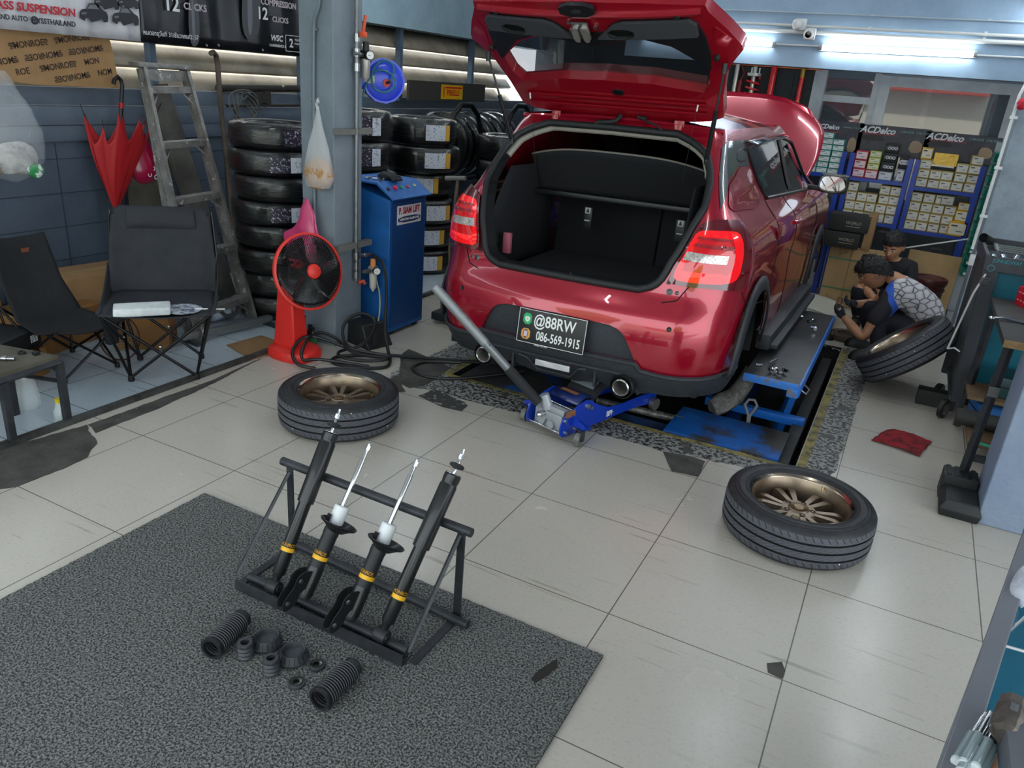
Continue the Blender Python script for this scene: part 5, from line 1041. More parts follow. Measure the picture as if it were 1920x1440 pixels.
# low table, bottles
WTB = mat('table_dirty', '4a463c', .8, col2='5c574b', vs=7, bump=.2)
t = thing('low_table', 'low grimy wooden table with black steel legs at the left edge', 'table', (-.60, .98, 0)); b = MB(); P = [(-.385, 1.085), (-.335, .60), (-.9, .50), (-.86, .98)]; b.prism([(x + .60, y - .98) for x, y in P], .018, z0=.335); b.obj('tabletop', WTB, t)
b = MB()
for a, c in ((0, 1), (1, 2), (2, 3), (3, 0)): A, B = P[a], P[c]; b.tube([(A[0] + .60, A[1] - .98, .318), (B[0] + .60, B[1] - .98, .318)], .017, 4)
b.obj('table_frame', FR, t)
for x, y in (P[0], (-.37, .81), (-.66, 1.0), (-.84, .6)): b = MB(); b.box((x + .60, y - .98, .16), (.03, .03, .32)); b.obj('leg', FR, t)
b = MB(); b.tube([(P[0][0] + .60, P[0][1] - .98, .22), (.0 - .06, .02, .22)], .012, 4); b.obj('stretcher', FR, t)
b = MB(); b.cyl((-.55, .86, .365), (-.46, .93, .362), .009, n=10); b.cyl((-.50, .90, .364), (-.485, .91, .363), .013, n=10); tag(b.obj('spark_plug_fitting', STL), 'small steel fitting lying on the low table', 'fitting')
b = MB(); b.lathe([(.008, .354), (.017, .354), (.017, .366), (.008, .366)], 16, T_(-.52, 1.0, 0), closed=True); tag(b.obj('rubber_ring', RUB), 'black rubber ring on the low table', 'ring')
b = MB(); b.box((-.46, 1.03, .361), (.025, .025, .016)); tag(b.obj('rubber_block', RUB), 'small black rubber block on the corner of the low table', 'block')
GLC = mat('clear_bottle', 'eef4f6', .05, trans=1, ior=1.3)
t = thing('water_bottle', 'clear water bottle with a green cap under the low table', 'bottle', (-.70, 1.09, .002)); b = MB(); b.lathe([(0, 0), (.058, 0), (.062, .01), (.058, .06), (.05, .11), (.045, .16), (.04, .18), (.015, .185), (.013, .195), (0, .195)], 28); b.obj('bottle_body', mat('pet_clear', 'dfe8ea', .06, alpha=.35, spec=1, coat=1), t); b = MB(); b.cyl((0, 0, .19), (0, 0, .208), .016, n=18); b.obj('bottle_cap', mat('cap_green', '4fae78', .4), t)
t = thing('drink_bottle', 'small clear bottle with a yellow cap behind the floor rail', 'bottle', (-.435, 1.085, .0)); b = MB(); b.lathe([(0, 0), (.03, 0), (.032, .01), (.03, .06), (.018, .085), (.014, .1), (0, .1)], 22); b.obj('bottle_body', mat('pet_clear', 'dfe8ea', .06, alpha=.35, spec=1, coat=1), t); b = MB(); b.cyl((0, 0, .098), (0, 0, .118), .0165, n=20); b.obj('bottle_cap', mat('cap_yellow', 'd9c01c', .4), t)
# cartons, racket behind the chairs
CTN = mat('carton_brown', '8a6131', .75, col2='75522c', vs=4)
def carton(nm, loc, d, rz, label, m=None):
    t = thing(nm, label, 'box', loc, rz); b = MB(); b.box((0, 0, d[2] / 2), d, bev=.004); b.obj('carton_body', m or CTN, t); b = MB(); b.box((0, 0, d[2] + .0008), (.05, d[1], .0012)); b.obj('packing_tape', mat('tape_tan', 'a58a5c', .35), t); return t
t = carton('carton', (-1.05, 2.08, .002), (.3, .26, .20), R(40), 'brown carton with a red logo under the charcoal camp chair')
b = MB(); b.text('M', .06, frame((.155, -.02, .1), (1, 0, 0), (0, 1, 0)), 0); b.lathe([(.034, 0), (.039, 0)], 20, frame((.155, -.02, .1), (1, 0, 0))); b.obj('carton_logo', INR, t)
carton('carton', (-1.50, 1.72, .002), (.4, .5, .22), R(10), 'brown carton on the floor behind the black camp chair'); carton('carton', (-1.62, 2.15, .002), (.32, .5, .36), R(-6), 'tall open carton between the two camp chairs by the wall', CDB)
carton('carton', (-1.72, 1.30, .002), (.38, .4, .30), R(4), 'brown carton at the far left behind the low table'); carton('carton', (-1.15, 1.22, .002), (.36, .3, .16), R(20), 'low brown carton at the far left under the black case')
t = thing('tool_case', 'black case with a white barcode label on cartons at the far left', 'case', (-1.16, 1.22, .165), R(22)); b = MB(); b.box((0, 0, .05), (.34, .30, .10), bev=.01); b.obj('case_body', mat('case_black', '121315', .5), t); b = MB(); b.box((.171, .09, .055), (.002, .05, .04)); b.obj('barcode_label', mat('barcode', 'dcdcd8', .5, col2='161616', vs=90, lo=.49, hi=.51, st=(.1, 3, .1)), t)
t = thing('badminton_racket', 'badminton racket standing on the floor behind the black chair', 'racket', (-.93, 1.80, .003)); M = frame((0, 0, .13), (.75, -.6, .35), (0, 0, 1)); b = MB(); b.tube([M @ V((.13 * math.cos(a), .105 * math.sin(a), 0)) for a in [2 * PI * k / 30 for k in range(30)]], .005, 6, closed=True); b.obj('racket_frame', mat('racket_brown', '4a2a1c', .4), t)
b = MB()
for k in range(-7, 8): x = k * .016; h = .105 * math.sqrt(max(0, 1 - (x / .13) ** 2)); b.tube([M @ V((x, -h, 0)), M @ V((x, h, 0))], .0006, 3)
for k in range(-5, 6): y = k * .016; h = .13 * math.sqrt(max(0, 1 - (y / .105) ** 2)); b.tube([M @ V((-h, y, 0)), M @ V((h, y, 0))], .0006, 3)
b.obj('racket_strings', mat('strings', '8f8a80', .5), t); b = MB(); b.cyl(M @ V((.13, 0, 0)), M @ V((.42, 0, 0)), .004, n=8); b.obj('racket_shaft', mat('racket_brown', '4a2a1c', .4), t)
# ---------------------------------------------------------------- tyre stacks
WRP = mat('tyre_wrapped', '08090a', .3, col2='121315', vs=18, coat=.6, bump=.5, bs=16)
FLM = mat('wrap_film', '1a1b1d', .06, alpha=.28, spec=1, coat=1, bump=1, bs=34)
LBL = mat('tyre_label', 'cfd3da', .35, col2='6a7aa8', vs=60, lo=.58, hi=.60, spots=[('26262a', 90, .64)])
LB2 = mat('tyre_label_yellow', 'c79a3a', .4); LB3 = mat('tyre_label_purple', '2a2232', .4, col2='b9bed0', vs=70, lo=.57, hi=.59, spots=[('6a3a86', 12, .62)])
TP = {}
def stack_tyre(loc, r, w, ang, label, group, rot=None, lab=1, film=1, nm='tyre'):
    key = (r, w)
    t = thing(nm, label, 'tyre', loc, 0, group)
    if rot: t.rotation_euler = rot
    if key not in TP:
        P, mis = tyre_prof(r, w, r * .66); bb = MB(); bb.lathe(P + [(r * .64, w - .03), (r * .64, .03)], 44, closed=False); o = bb.obj('casing', WRP, t); 
        fo = None
        bb = MB(); bb.lathe([(r * .75, -.003), (r * .97, .006), (r + .006, .03), (r + .007, w - .03), (r * .97, w - .004), (r * .75, w + .004)], 40).noise(.006, 22, key[0] * 50); fo = bb.obj('film_wrap', FLM, t); TP[key] = (o.data, fo.data)
    else:
        for nm_, d in zip(('casing', 'film_wrap'), TP[key]):
            if nm_ == 'film_wrap' and not film: continue
            o = bpy.data.objects.new(nm_, d); COL.objects.link(o); o.parent = t; o.rotation_euler = (0, 0, random.random() * 6)
    if lab:
        def lb(a0, a1, m, z0=.2, z1=.8):
            b = MB(); b.lathe([(r + .0085, w * z0), (r + .0085, w * z1)], 10, a0=ang + a0, a1=ang + a1); b.obj('tyre_label', m, t)
        if lab == 1: lb(-.32, .26, LBL); lb(.27, .42, LB2)
        if lab == 2: lb(-.3, .12, LB3); lb(.14, .4, LBL)
        if lab == 3: lb(-.1, .5, LBL, .15, .6)
    return t
ORD = ['topmost', 'second from the top', 'third from the top', 'fourth from the top', 'fifth from the top', 'sixth from the top', 'seventh from the top', 'lowest']
for k in range(8):
    ox, oy = ((.0, .0), (-.02, .01), (.015, -.01), (.0, .02), (-.015, 0), (.02, .0), (.0, -.01), (-.03, .02))[k]
    stack_tyre((-.955 + ox, 3.155 + oy, .002 + .166 * k), .30, .165, -.62 + .32 * (k % 2), 'film-wrapped black tyre, ' + ORD[7 - k] + ' of the stack left of the column', 'tyres stacked left of the column', lab=(2, 0, 0, 0, 2, 0, 2, 2)[k])
for k in range(6):
    stack_tyre((-1.18, 4.28, .002 + .235 * k), .31, .225, -.55, 'film-wrapped tyre, ' + (['lowest', 'second from the floor', 'third from the floor', 'fourth from the floor', 'second from the top', 'topmost'])[k] + ' in the stack right of the column', 'tyres stacked right of the column', lab=2)
for k in range(6):
    stack_tyre((-1.02 + (.04, .0, .03, -.05, .04, -.02)[k], 5.03 + .02 * (k % 2), .002 + .226 * k), .325, .215, -.75 + .12 * (k % 3), 'pale-labelled wrapped tyre, ' + (['lowest', 'second from the floor', 'third from the floor', 'third from the top', 'second from the top', 'topmost'])[k] + ' of the stack behind the blue cabinet', 'tyres stacked behind the cabinet', lab=1)
for k in range(5):
    stack_tyre((-.78 + .02 * (k % 2), 6.28, .002 + .24 * k), .33, .225, -.75, 'film-wrapped tyre, ' + (['lowest', 'second from the floor', 'middle one', 'second from the top', 'topmost'])[k] + ' of the stack left of the tailgate strut', 'tyres stacked beside the car', lab=3 if k > 2 else 0)
for k in range(5):
    stack_tyre((-1.52, 6.12 + .27 * k, 1.02), .33, .2, 1.0, 'black tyre standing on edge on the rack, ' + (['nearest one', 'second nearest', 'middle one', 'second farthest', 'farthest one'])[k] + ' of five', 'tyres standing on the rack', rot=(R(-90), 0, R(10)), lab=1, film=0)
t = thing('tyre_rack', 'black tube rack with hoops holding the upright tyres', 'rack', (-1.5, 6.4, 0))
for y in (5.55, 6.75): b = MB(); b.tube(rnd_poly([(.41, y - 6.4 - .0, 0), (.41, y - 6.4, 1.45), (.41, y - 6.4 + .75, 1.45), (.41, y - 6.4 + .75, 0)], 2, False), .026, 10); b.obj('rack_hoop', TUB, t)
b = MB(); b.tube([(-.1, -.9, .66), (-.1, 1.2, .66)], .02, 8); b.tube([(.12, -.9, .66), (.12, 1.2, .66)], .02, 8); b.obj('rack_rail', TUB, t)
t = thing('sign_panel', 'dark panel with a yellow sign above the tyre rack', 'sign', (-1.72, 6.6, 1.54)); a, c = (-1.72,6.023,1.599), (-1.72,7.329,1.474); b = MB(); b.box((0, 0, 0), (.03, 1.55, .19)); b.obj('panel_board', mat('panel_dark', '3a3733', .6), t)
p = V((-1.7,6.638,1.537)) - V(t.location); b = MB(); b.box((.018, p.y, p.z), (.004, .44, .145)); sg = b.obj('yellow_plate', mat('sign_yellow', 'd9a800', .4), t); b = MB(); b.text('PIRELLI', .085, YZM(.021, p.y + .02, p.z - .01), 0, bold=.02); b.box((.021, p.y + .03, p.z + .045), (.001, .34, .018)); b.box((.021, p.y - .17, p.z), (.001, .018, .11)); b.obj('sign_lettering', mat('sign_red', 'b3121c', .4), sg)
# ---------------------------------------------------------------- fan
FRD = mat('fan_red', 'd42c26', .45, col2='a8231f', vs=7, lo=.55, hi=.75)
t = thing('pedestal_fan', 'red pedestal fan with black blades standing by the grey column', 'fan', (-.225, 2.49, 0), R(0))
b = MB(); bs = rnd_poly([(-.17, -.13), (.15, -.15), (.19, .03), (.10, .15), (-.13, .13)], 2)
b.rings([[(x * k, y * k, z) for x, y in bs] for k, z in ((.97, 0), (1, .01), (1, .035), (.93, .055), (.6, .075), (.3, .08))]); b.obj('fan_base', FRD, t)
b = MB(); b.rings([[(-.02 + x * w, y * w * .8, z) for x, y in ((-1, -1), (1, -1), (1, 1), (-1, 1))] for w, z in ((.085, .07), (.070, .25), (.058, .44))]); b.obj('fan_column', FRD, t, bev=.008)
hc = V((.115, .02, .555)); ax_ = V((.93, -.27, .24)).normalized(); M = frame(hc, ax_, (0, 0, 1))
b = MB(); b.lathe([(0, -.17), (.04, -.165), (.062, -.13), (.066, -.08), (.06, -.045), (.03, -.04)], 24, M); b.obj('motor_housing', FRD, t); b = MB(); b.tube([M @ V((0, 0, -.1)), (-.02, 0, .40)], .035, 10); b.obj('tilt_neck', FRD, t)
b = MB(); b.lathe([(.219, -.012), (.231, -.012), (.233, .008), (.219, .012)], 60, M, closed=True); b.obj('guard_rim', mat('fan_rim_red', 'd8362c', .4), t)
b = MB()
for k in range(96):
    a = 2 * PI * k / 96; c, s = math.cos(a), math.sin(a); b.tube([M @ V((c * r_, s * r_, z)) for r_, z in ((.05, .062), (.10, .060), (.16, .048), (.205, .026), (.222, .004))], .0017, 4)
for r_, z in ((.10, .060), (.16, .048)): b.tube([M @ V((r_ * math.cos(2 * PI * k / 40), r_ * math.sin(2 * PI * k / 40), z)) for k in range(40)], .0012, 4, closed=True)
b.obj('front_grille', mat('wire_black', '141416', .5), t)
b = MB()
for k in range(80):
    a = 2 * PI * k / 80 + .03; c, s = math.cos(a), math.sin(a); b.tube([M @ V((c * r_, s * r_, z)) for r_, z in ((.06, -.045), (.14, -.05), (.20, -.03), (.222, -.002))], .0018, 4)
b.obj('rear_grille', mat('wire_black', '141416', .5), t)
b = MB(); b.lathe([(0, .078), (.025, .077), (.042, .070), (.046, .060), (.044, .054)], 28, M); b.obj('hub_cap', mat('fan_rim_red', 'd8362c', .4), t)
b = MB(); b.lathe([(0, .045), (.035, .042), (.04, -.03)], 24, M); hb = b.obj('blade_hub', mat('blade_black', '18191b', .4), t)
for k in range(5):
    def bl(u, v):
        r_ = .038 + .165 * u; a = k * 2 * PI / 5 + .2 + (v - .5) * (1.12 * (u ** .35) ) + .35 * u; return M @ V((r_ * math.cos(a), r_ * math.sin(a), .012 + (v - .5) * .05))
    b = MB(); b.grid(bl, 10, 10); b.obj('fan_blade', mat('blade_smoke', '1a1b1e', .25, alpha=.86), hb, solid=.003)
# ---------------------------------------------------------------- lift control cabinet
CBL = mat('cabinet_blue', '1a63b0', .45, col2='14528f', vs=4, spots=[('2b2e33', 18, .71)], rv=.15); CBD = mat('cabinet_trim', '0f3f78', .5)
CX0, CX1, CY0, CY1 = -.40, .009, 3.164, 3.585
t = thing('lift_cabinet', 'tall blue lift control cabinet behind the grey column', 'cabinet', (-.2, 3.37, 0)); L3 = lambda *p: (p[0] + .2, p[1] - 3.37, p[2])
b = MB(); b.rings([[L3(CX0, CY0, .025), L3(CX1, CY0, .025), L3(CX1, CY1, .025), L3(CX0, CY1, .025)], [L3(CX0, CY0, 1.02), L3(CX1, CY0, .93), L3(CX1, CY1, .93), L3(CX0, CY1, 1.02)]]); b.obj('cabinet_body', CBL, t, bev=.003)
b = MB(); b.rings([[L3(CX0, CY0 - .012, 1.022), L3(-.10, CY0 - .012, 1.022), L3(CX1 + .03, CY0 - .012, .934), L3(CX1 + .03, CY1 + .012, .934), L3(-.10, CY1 + .012, 1.022), L3(CX0, CY1 + .012, 1.022)], [L3(CX0, CY0 - .012, 1.032), L3(-.09, CY0 - .012, 1.032), L3(CX1 + .035, CY0 - .012, .942), L3(CX1 + .035, CY1 + .012, .942), L3(-.09, CY1 + .012, 1.032), L3(CX0, CY1 + .012, 1.032)]]); b.obj('sloped_hood', CBL, t)
b = MB(); b.box(L3(CX1 + .002, 3.374, .49), (.006, .385, .86)); b.obj('side_door', CBD, t)
for k, (y, m_) in enumerate(((3.20, 'knob_black'), (3.27, 'btn_red'), (3.345, 'btn_green'), (3.42, 'btn_red_small'), (3.50, 'btn_cream'))):
    p = V(L3(-.04, y, .99)); n_ = V((.62, 0, .78)); b = MB(); b.cyl(p - n_ * .012, p + n_ * .004, .017, n=18); bz = b.obj('button_bezel', PBS, t); b = MB(); b.cyl(p, p + n_ * (.022 if k == 1 else .014), .016 if k == 1 else .012, n=16); b.obj('push_button', mat(m_, ['1a1a1b', 'd81f3a', '1f8a5a', 'a83038', 'b8b48a'][k], .4), bz)
b = MB(); b.box((CX1 + .2 + .0065, .005, .825), (.002, .28, .125), Matrix.Translation((0, 0, 0))); sg = b.obj('maker_plate', mat('plate_white', 'dcdcdf', .4), t); b = MB(); b.text('P. SIAM LIFT', .06, YZM(CX1 + .2082, .005, .852), 0, sx=.78, bold=.03); b.obj('red_lettering', mat('ink_maroon', '9a1f2e', .5), sg)
b = MB(); b.prism(rnd_poly([(-.13, -.02), (.13, -.02), (.13, .02), (-.13, .02)], 1), .001, YZM(CX1 + .2078, .005, .795)); b.text('Tel.024-573456-7 Fax.024-573458', .022, YZM(CX1 + .2092, .005, .795), 1, sx=.75); b.obj('phone_strip', [mat('ink_navy', '22305e', .5), WHT], sg)
for x, y in ((CX0 + .05, CY0 + .05), (CX1 - .05, CY0 + .05), (CX1 - .05, CY1 - .05)): b = MB(); b.box(L3(x, y, .0125), (.05, .05, .025)); b.obj('cabinet_foot', FTB, t)
# tyres' neighbour: black gloves and bolts on the cabinet
t = thing('work_gloves', 'dark work gloves lying on top of the blue cabinet', 'gloves', (-.16, 3.36, 1.03)); b = MB(); b.sph((0, 0, .025), (.07, .06, .025)).noise(.012, 25); b.obj('glove_palm', mat('glove_grey', '2c2e31', .8), t)
for k in range(4): b = MB(); b.tube([(.03, -.04 + .022 * k, .03), (.075, -.06 + .03 * k, .028), (.10, -.06 + .028 * k, .008)], .010, 8); b.obj('glove_finger', mat('glove_grey', '2c2e31', .8), t)
for k in range(7): b = MB(); x, y = -.30 + .03 * k, 3.22 + .05 * (k % 3); b.cyl((x, y, 1.04), (x + .03 * math.cos(k), y + .03 * math.sin(k), 1.043), .007, n=6); tag(b.obj('loose_bolt', STL), 'loose steel bolt on top of the blue cabinet', 'bolt', 'bolts on the cabinet')
# ---------------------------------------------------------------- column: conduit, air line, regulators, reel
GAL = mat('galvanised', '85898c', .4, .7, col2='6f7376', vs=12); CND = mat('conduit_grey', '6d7880', .45, .2)
t = thing('conduit', 'grey conduit bent along the front of the grey column', 'pipe', (-.26, 2.755, 1.6)); b = MB(); P = [V((-.211,2.755,2.054)) + V((0, 0, .25)), V((-.203,2.755,2.041)), V((-.236,2.755,1.972)), V((-.252,2.755,1.938)), V((-.263,2.755,1.483)), V((-.272,2.755,.72))]; b.tube([V(p) - V((-.26, 2.755, 1.6)) for p in rnd_poly(P, 2, False)], .011, 10); b.obj('conduit_tube', CND, t)
for px in ((-.262,2.755,1.525), (-.253,2.755,1.902)): b = MB(); p = V(px) - V((-.26, 2.755, 1.6)); b.box(p + V((0, .006, 0)), (.05, .012, .012)); b.obj('pipe_saddle', STL, t)
t = thing('air_pipe', 'galvanised compressed-air pipe running down the side of the column', 'pipe', (-.095, 2.945, 1.2)); lo3 = lambda x, y, z: (x + .095, y - 2.945, z - 1.2)
XP = -.095; zq = lambda px, py: 0
b = MB(); b.cyl(lo3(XP, 2.945, .42), lo3(XP, 2.945, 2.9), .0125, n=12); b.obj('pipe_run', GAL, t)
for z, r_ in ((.52, .018), (.585, .02), (.46, .018), (1.72, .019), (1.80, .021), (1.88, .018)): b = MB(); b.cyl(lo3(XP, 2.945, z - .022), lo3(XP, 2.945, z + .022), r_, n=12); b.obj('pipe_fitting', STL, t)
for z in (.655, 1.355): b = MB(); b.box(lo3(-.105, 2.93, z), (.04, .34, .035)); b.obj('pipe_bracket', mat('bracket_wood', '6a6b66', .7), t)
b = MB(); b.cyl(lo3(XP, 2.945, .585), lo3(XP, 3.09, .575), .013, n=10); b.cyl(lo3(XP, 3.02, .58), lo3(XP, 3.05, .578), .018, n=8); b.obj('hose_outlet', STL, t); b = MB(); b.cyl(lo3(XP, 3.07, .575), lo3(XP, 3.115, .57), .012, n=10); b.obj('brass_tail', mat('brass', 'a08848', .3, 1), t)
b = MB(); b.tube([lo3(XP, 2.97, .40), lo3(XP + .02, 3.0, .41), lo3(XP + .03, 3.0, .39)], .014, 8); b.obj('valve_lever', mat('valve_red', 'c0452c', .5), t)
b = MB(); b.box((0, 0, 0), (.010, .02, .10), T_(*lo3(XP + .04, 2.965, 1.955), R(-12)), bev=.003); b.box(lo3(XP + .04, 2.955, 1.90), (.03, .04, .03), bev=.004); b.obj('upper_valve_lever', mat('valve_orange', 'd9502a', .45), t)
def regulator(nm, loc, label, white, sc=1):
    t = thing(nm, label, 'regulator', loc); c_ = mat('reg_white', 'd8d4c8', .4) if white else mat('reg_black', '17181a', .4)
    b = MB(); b.box((0, 0, 0), (.05 * sc, .05 * sc, .05 * sc), bev=.006); b.obj('regulator_block', mat('reg_alloy', 'b9b6ac', .4, .4) if white else c_, t)
    b = MB(); b.lathe([(0, -.15 * sc), (.006, -.15 * sc), (.012, -.135 * sc), (.024 * sc, -.12 * sc), (.027 * sc, -.03 * sc), (.027 * sc, -.02)], 22); b.obj('filter_bowl', mat('reg_white', 'd8d4c8', .4) if white else mat('reg_silver', 'b5b1aa', .35, .4), t)
    b = MB(); b.cyl((0, 0, .02), (0, 0, .075 * sc), .022 * sc, .018 * sc, n=18); b.obj('pressure_knob', mat('knob_orange', 'd88a4a', .5) if white else c_, t)
    M = frame((.035 * sc, -.012, 0), (.8, -.6, .05), (0, 0, 1)) @ Matrix.Translation((0, 0, .012)); b = MB(); b.cyl(M @ V((0, 0, -.02)), M @ V((0, 0, .008)), .026 * sc, n=24); g = b.obj('gauge_case', c_ if not white else PBS, t); b = MB(); b.lathe([(0, .0085), (.022 * sc, .0085)], 24, M); b.box((0, .006, .0095), (.002, .016, .001), M, 1); b.obj('gauge_dial', [WHT, INK], g)
    b = MB(); b.cyl((0, -.03, 0), (0, -.11 * sc, .005), .011, n=10); b.cyl((0, -.06, 0), (0, -.085, .002), .016, n=8); b.obj('pipe_nipple', GAL, t); return t
regulator('air_regulator', (-.075, 3.10, .47), 'white air regulator with a round gauge, low on the column by the cabinet', True); regulator('air_regulator', (-.085, 3.02, 1.79), 'black air filter regulator with a gauge, high on the column', False)
rc = V((-.082,3.2,1.652)); t = thing('hose_reel', 'bright blue air hose reel mounted beside the column', 'reel', rc); n_ = V((.75, -.66, 0)); M = frame((0, 0, 0), n_, (0, 0, 1))
RBL = mat('reel_blue', '1f3fd0', .35, coat=.3)
hexp = lambda r_: rnd_poly([(r_ * math.cos(a), r_ * math.sin(a)) for a in [PI / 3 * k + .35 for k in range(6)]], 1)
b = MB(); b.prism(hexp(.148), .07, M, z0=-.06); b.obj('reel_case', RBL, t); b = MB(); b.lathe([(0, .022), (.10, .02), (.118, .012), (.122, .0)], 36, M); b.obj('reel_cover', RBL, t)
b = MB(); b.box((0, .13, -.02), (.11, .09, .05), M, bev=.008); b.obj('reel_bracket', RBL, t); b = MB(); b.box((.005, .09, .0275), (.045, .05, .001), M); b.obj('reel_sticker', mat('sticker_cream', 'cfcfae', .5, col2='8c8a60', vs=40), t)
b = MB(); b.cyl(M @ V((-.01, -.01, .02)), M @ V((-.01, -.01, .032)), .024, n=22); b.obj('reel_stop', mat('stop_red', 'b5382c', .5), t); b = MB(); b.cyl(M @ V((-.01, -.01, .03)), M @ V((.0, -.03, .06)), .008, n=8); b.obj('hose_coupler', STD, t)
b = MB(); b.tube(rnd_poly([M @ V(p) for p in ((.0, -.03, .055), (.09, -.06, .05), (.13, .01, .045), (.06, .09, .045), (-.05, .08, .045), (-.07, .0, .05), (-.02, -.07, .05), (.05, -.04, .055), (.07, .06, .05), (-.02, .12, .03), (-.12, .14, .02), (-.20, .15, .01))], 2, False), .006, 8); b.obj('teal_hose', mat('hose_teal', '1f6a78', .4), t)
b = MB(); b.box(V((-.236,2.76,.337)), (.07, .03, .045), bev=.004); tag(b.obj('socket_outlet', mat('outlet_white', 'c9cac6', .4)), 'white electrical outlet box low on the grey column behind the fan', 'outlet')
for k, (x, y, c) in enumerate(((-.335, 2.70, '24356e'), (-.275, 2.70, '2f7a48'), (-.225, 2.665, '1f6a3a'))):
    t = thing('energy_drink_bottle', ['dark bottle with a blue label, leftmost of three by the column', 'dark bottle with a green label, middle of three by the column', 'dark bottle with a green label, rightmost of three by the column'][k], 'bottle', (x, y, .002), 0, 'small bottles by the column'); b = MB(); b.lathe([(0, 0), (.024, 0), (.026, .006), (.026, .085), (.018, .10), (.013, .108), (.013, .122)], 22); b.obj('bottle_glass', mat('glass_brown', '1a0f0a', .08, coat=1), t); b = MB(); b.lathe([(.0265, .015), (.0265, .07)], 22); b.obj('bottle_label', mat('label_' + c, c, .4), t); b = MB(); b.cyl((0, 0, .12), (0, 0, .135), .015, n=18); b.obj('bottle_cap', WHT if k == 0 else FTB, t)
# black rubber block on the floor, hose coils
t = thing('rubber_wheel_chock', 'black moulded rubber block on the floor between column and blue cabinet', 'block', (-.02, 2.97, 0), R(-14)); b = MB(); b.rings([[(-.12, -.10, 0), (.14, -.10, 0), (.14, .11, 0), (-.12, .11, 0)], [(-.11, -.09, .15), (.06, -.09, .15), (.06, .10, .15), (-.11, .10, .15)]]); b.obj('block_body', RUB, t, bev=.008); b = MB(); b.box((.06, -.03, .075), (.16, .06, .10), bev=.01); b.obj('block_step', RUB, t)
HS = mat('hose_black', '141517', .45)
b = MB(); P = [V((XP, 3.11, .57)), V((.02, 3.10, .53)), V((.10, 3.02, .36)), V((.15, 2.93, .14)), V((.24, 2.85, .03)), V((.36, 2.72, .012)), V((.37, 2.62, .012)), V((.2, 2.50, .012)), V((.05, 2.50, .012)), V((.02, 2.60, .02)), V((.2, 2.72, .03)), V((.33, 2.80, .03)), V((.30, 2.65, .03)), V((.10, 2.56, .03)), V((.0, 2.62, .04)), V((.1, 2.78, .05)), V((.09, 2.95, .18)), V((-.02, 2.90, .24)), V((-.09, 2.78, .16)), V((.0, 2.72, .03)), V((.2, 2.78, .02)), V((.42, 2.90, .02)), V((.75, 3.02, .03)), V((1.2, 3.3, .03))]
b.tube(rnd_poly(P, 3, False), .0105, 8)
P = [V((.28, 2.60, .01)), V((.1, 2.50, .03)), V((-.02, 2.46, .03)), V((-.08, 2.38, .02)), V((-.10, 2.44, .12)), V((-.12, 2.60, .16)), V((-.02, 2.68, .10)), V((.1, 2.62, .06)), V((.3, 2.7, .04)), V((.34, 2.80, .035)), V((.1, 2.68, .05)), V((-.06, 2.58, .12)), V((-.14, 2.50, .15)), V((-.15, 2.38, .08)), V((-.06, 2.32, .02)), V((.06, 2.36, .015))]
b.tube(rnd_poly(P, 3, False), .0105, 8)
tag(b.obj('air_hose', HS), 'tangled black air hose coiled on the floor between fan and car', 'hose')
b = MB(); b.tube(rnd_poly([V(p) for p in ((.70, 3.0, .02), (.50, 2.90, .012), (.48, 2.76, .012), (.60, 2.66, .012), (.78, 2.72, .01), (.95, 2.9, .02), (1.1, 3.1, .03))], 3, False), .0105, 8); tag(b.obj('air_hose', HS), 'loop of black air hose on the floor under the left exhaust tip', 'hose')
b = MB(); b.tube(rnd_poly([V(p) for p in ((-.06, 3.12, .40), (.02, 3.06, .3), (.03, 3.03, .15), (.0, 3.0, .02))], 2, False), .005, 6); tag(b.obj('thin_air_line', mat('hose_clear', 'a9a38f', .4)), 'thin pale air line hanging in front of the blue cabinet', 'hose')
t = thing('hand_truck', 'rusty T-handled hand truck behind the blue cabinet', 'trolley', (.12, 3.75, 0)); b = MB(); b.cyl((-.06, 0, 1.04), (.10, .0, 1.06), .016, n=10); b.obj('t_handle', mat('grip_grey', '77736d', .5), t); b = MB(); b.tube([(.04, 0, 1.04), (.0, 0, .55), (.03, .0, .2), (.03, 0, .1)], .014, 8); b.obj('truck_shaft', mat('pipe_rusty', '4b443e', .6), t); b = MB(); b.box((.05, .05, .05), (.25, .3, .06), bev=.01); b.obj('truck_base', RUB, t)
# ---------------------------------------------------------------- back: glazed partition, peg board, shelves
ALM = mat('frame_aluminium', 'a9aeb2', .4, .5, col2='989da2', vs=6)
PANE = mat('window_pane', '4c5458', .02, alpha=.45, spec=1, coat=1, ior=1.9)
def frm(n, y, x0, x1, z0, z1, w=.06, kind='structure', cuts=()):
    b = MB()
    for x in (x0 + w / 2, x1 - w / 2): b.box((x, y, (z0 + z1) / 2), (w, .06, z1 - z0))
    for z in (z0 + w / 2, z1 - w / 2) + tuple(cuts): b.box(((x0 + x1) / 2, y, z), (x1 - x0, .055, w))
    o = b.obj(n, ALM, flat=True); struct(o); p = MB(); p.box(((x0 + x1) / 2, y, (z0 + z1) / 2), (x1 - x0 - w, .008, z1 - z0 - w)); q = p.obj('glass_pane', PANE, o, flat=True); return o
frm('window_2', 7.35, 1.96, 2.50, .9, 2.20, .06, cuts=(1.79,)); frm('door_1', 7.32, 2.50, 3.64, .05, 2.02, .09); frm('window_3', 7.35, 2.5, 3.7, 2.03, 2.3, .05)
b = MB(); b.box((1.97, 7.33, 1.2), (.11, .1, 2.3)); struct(b.obj('trim_20', ALM))
b = MB(); b.box((1.46, 9.0, 1.3), (.03, .3, 2.4)); b.box((2.9, 8.9, 1.4), (.06, .06, 2.6)); struct(b.obj('trim_21', ALM))
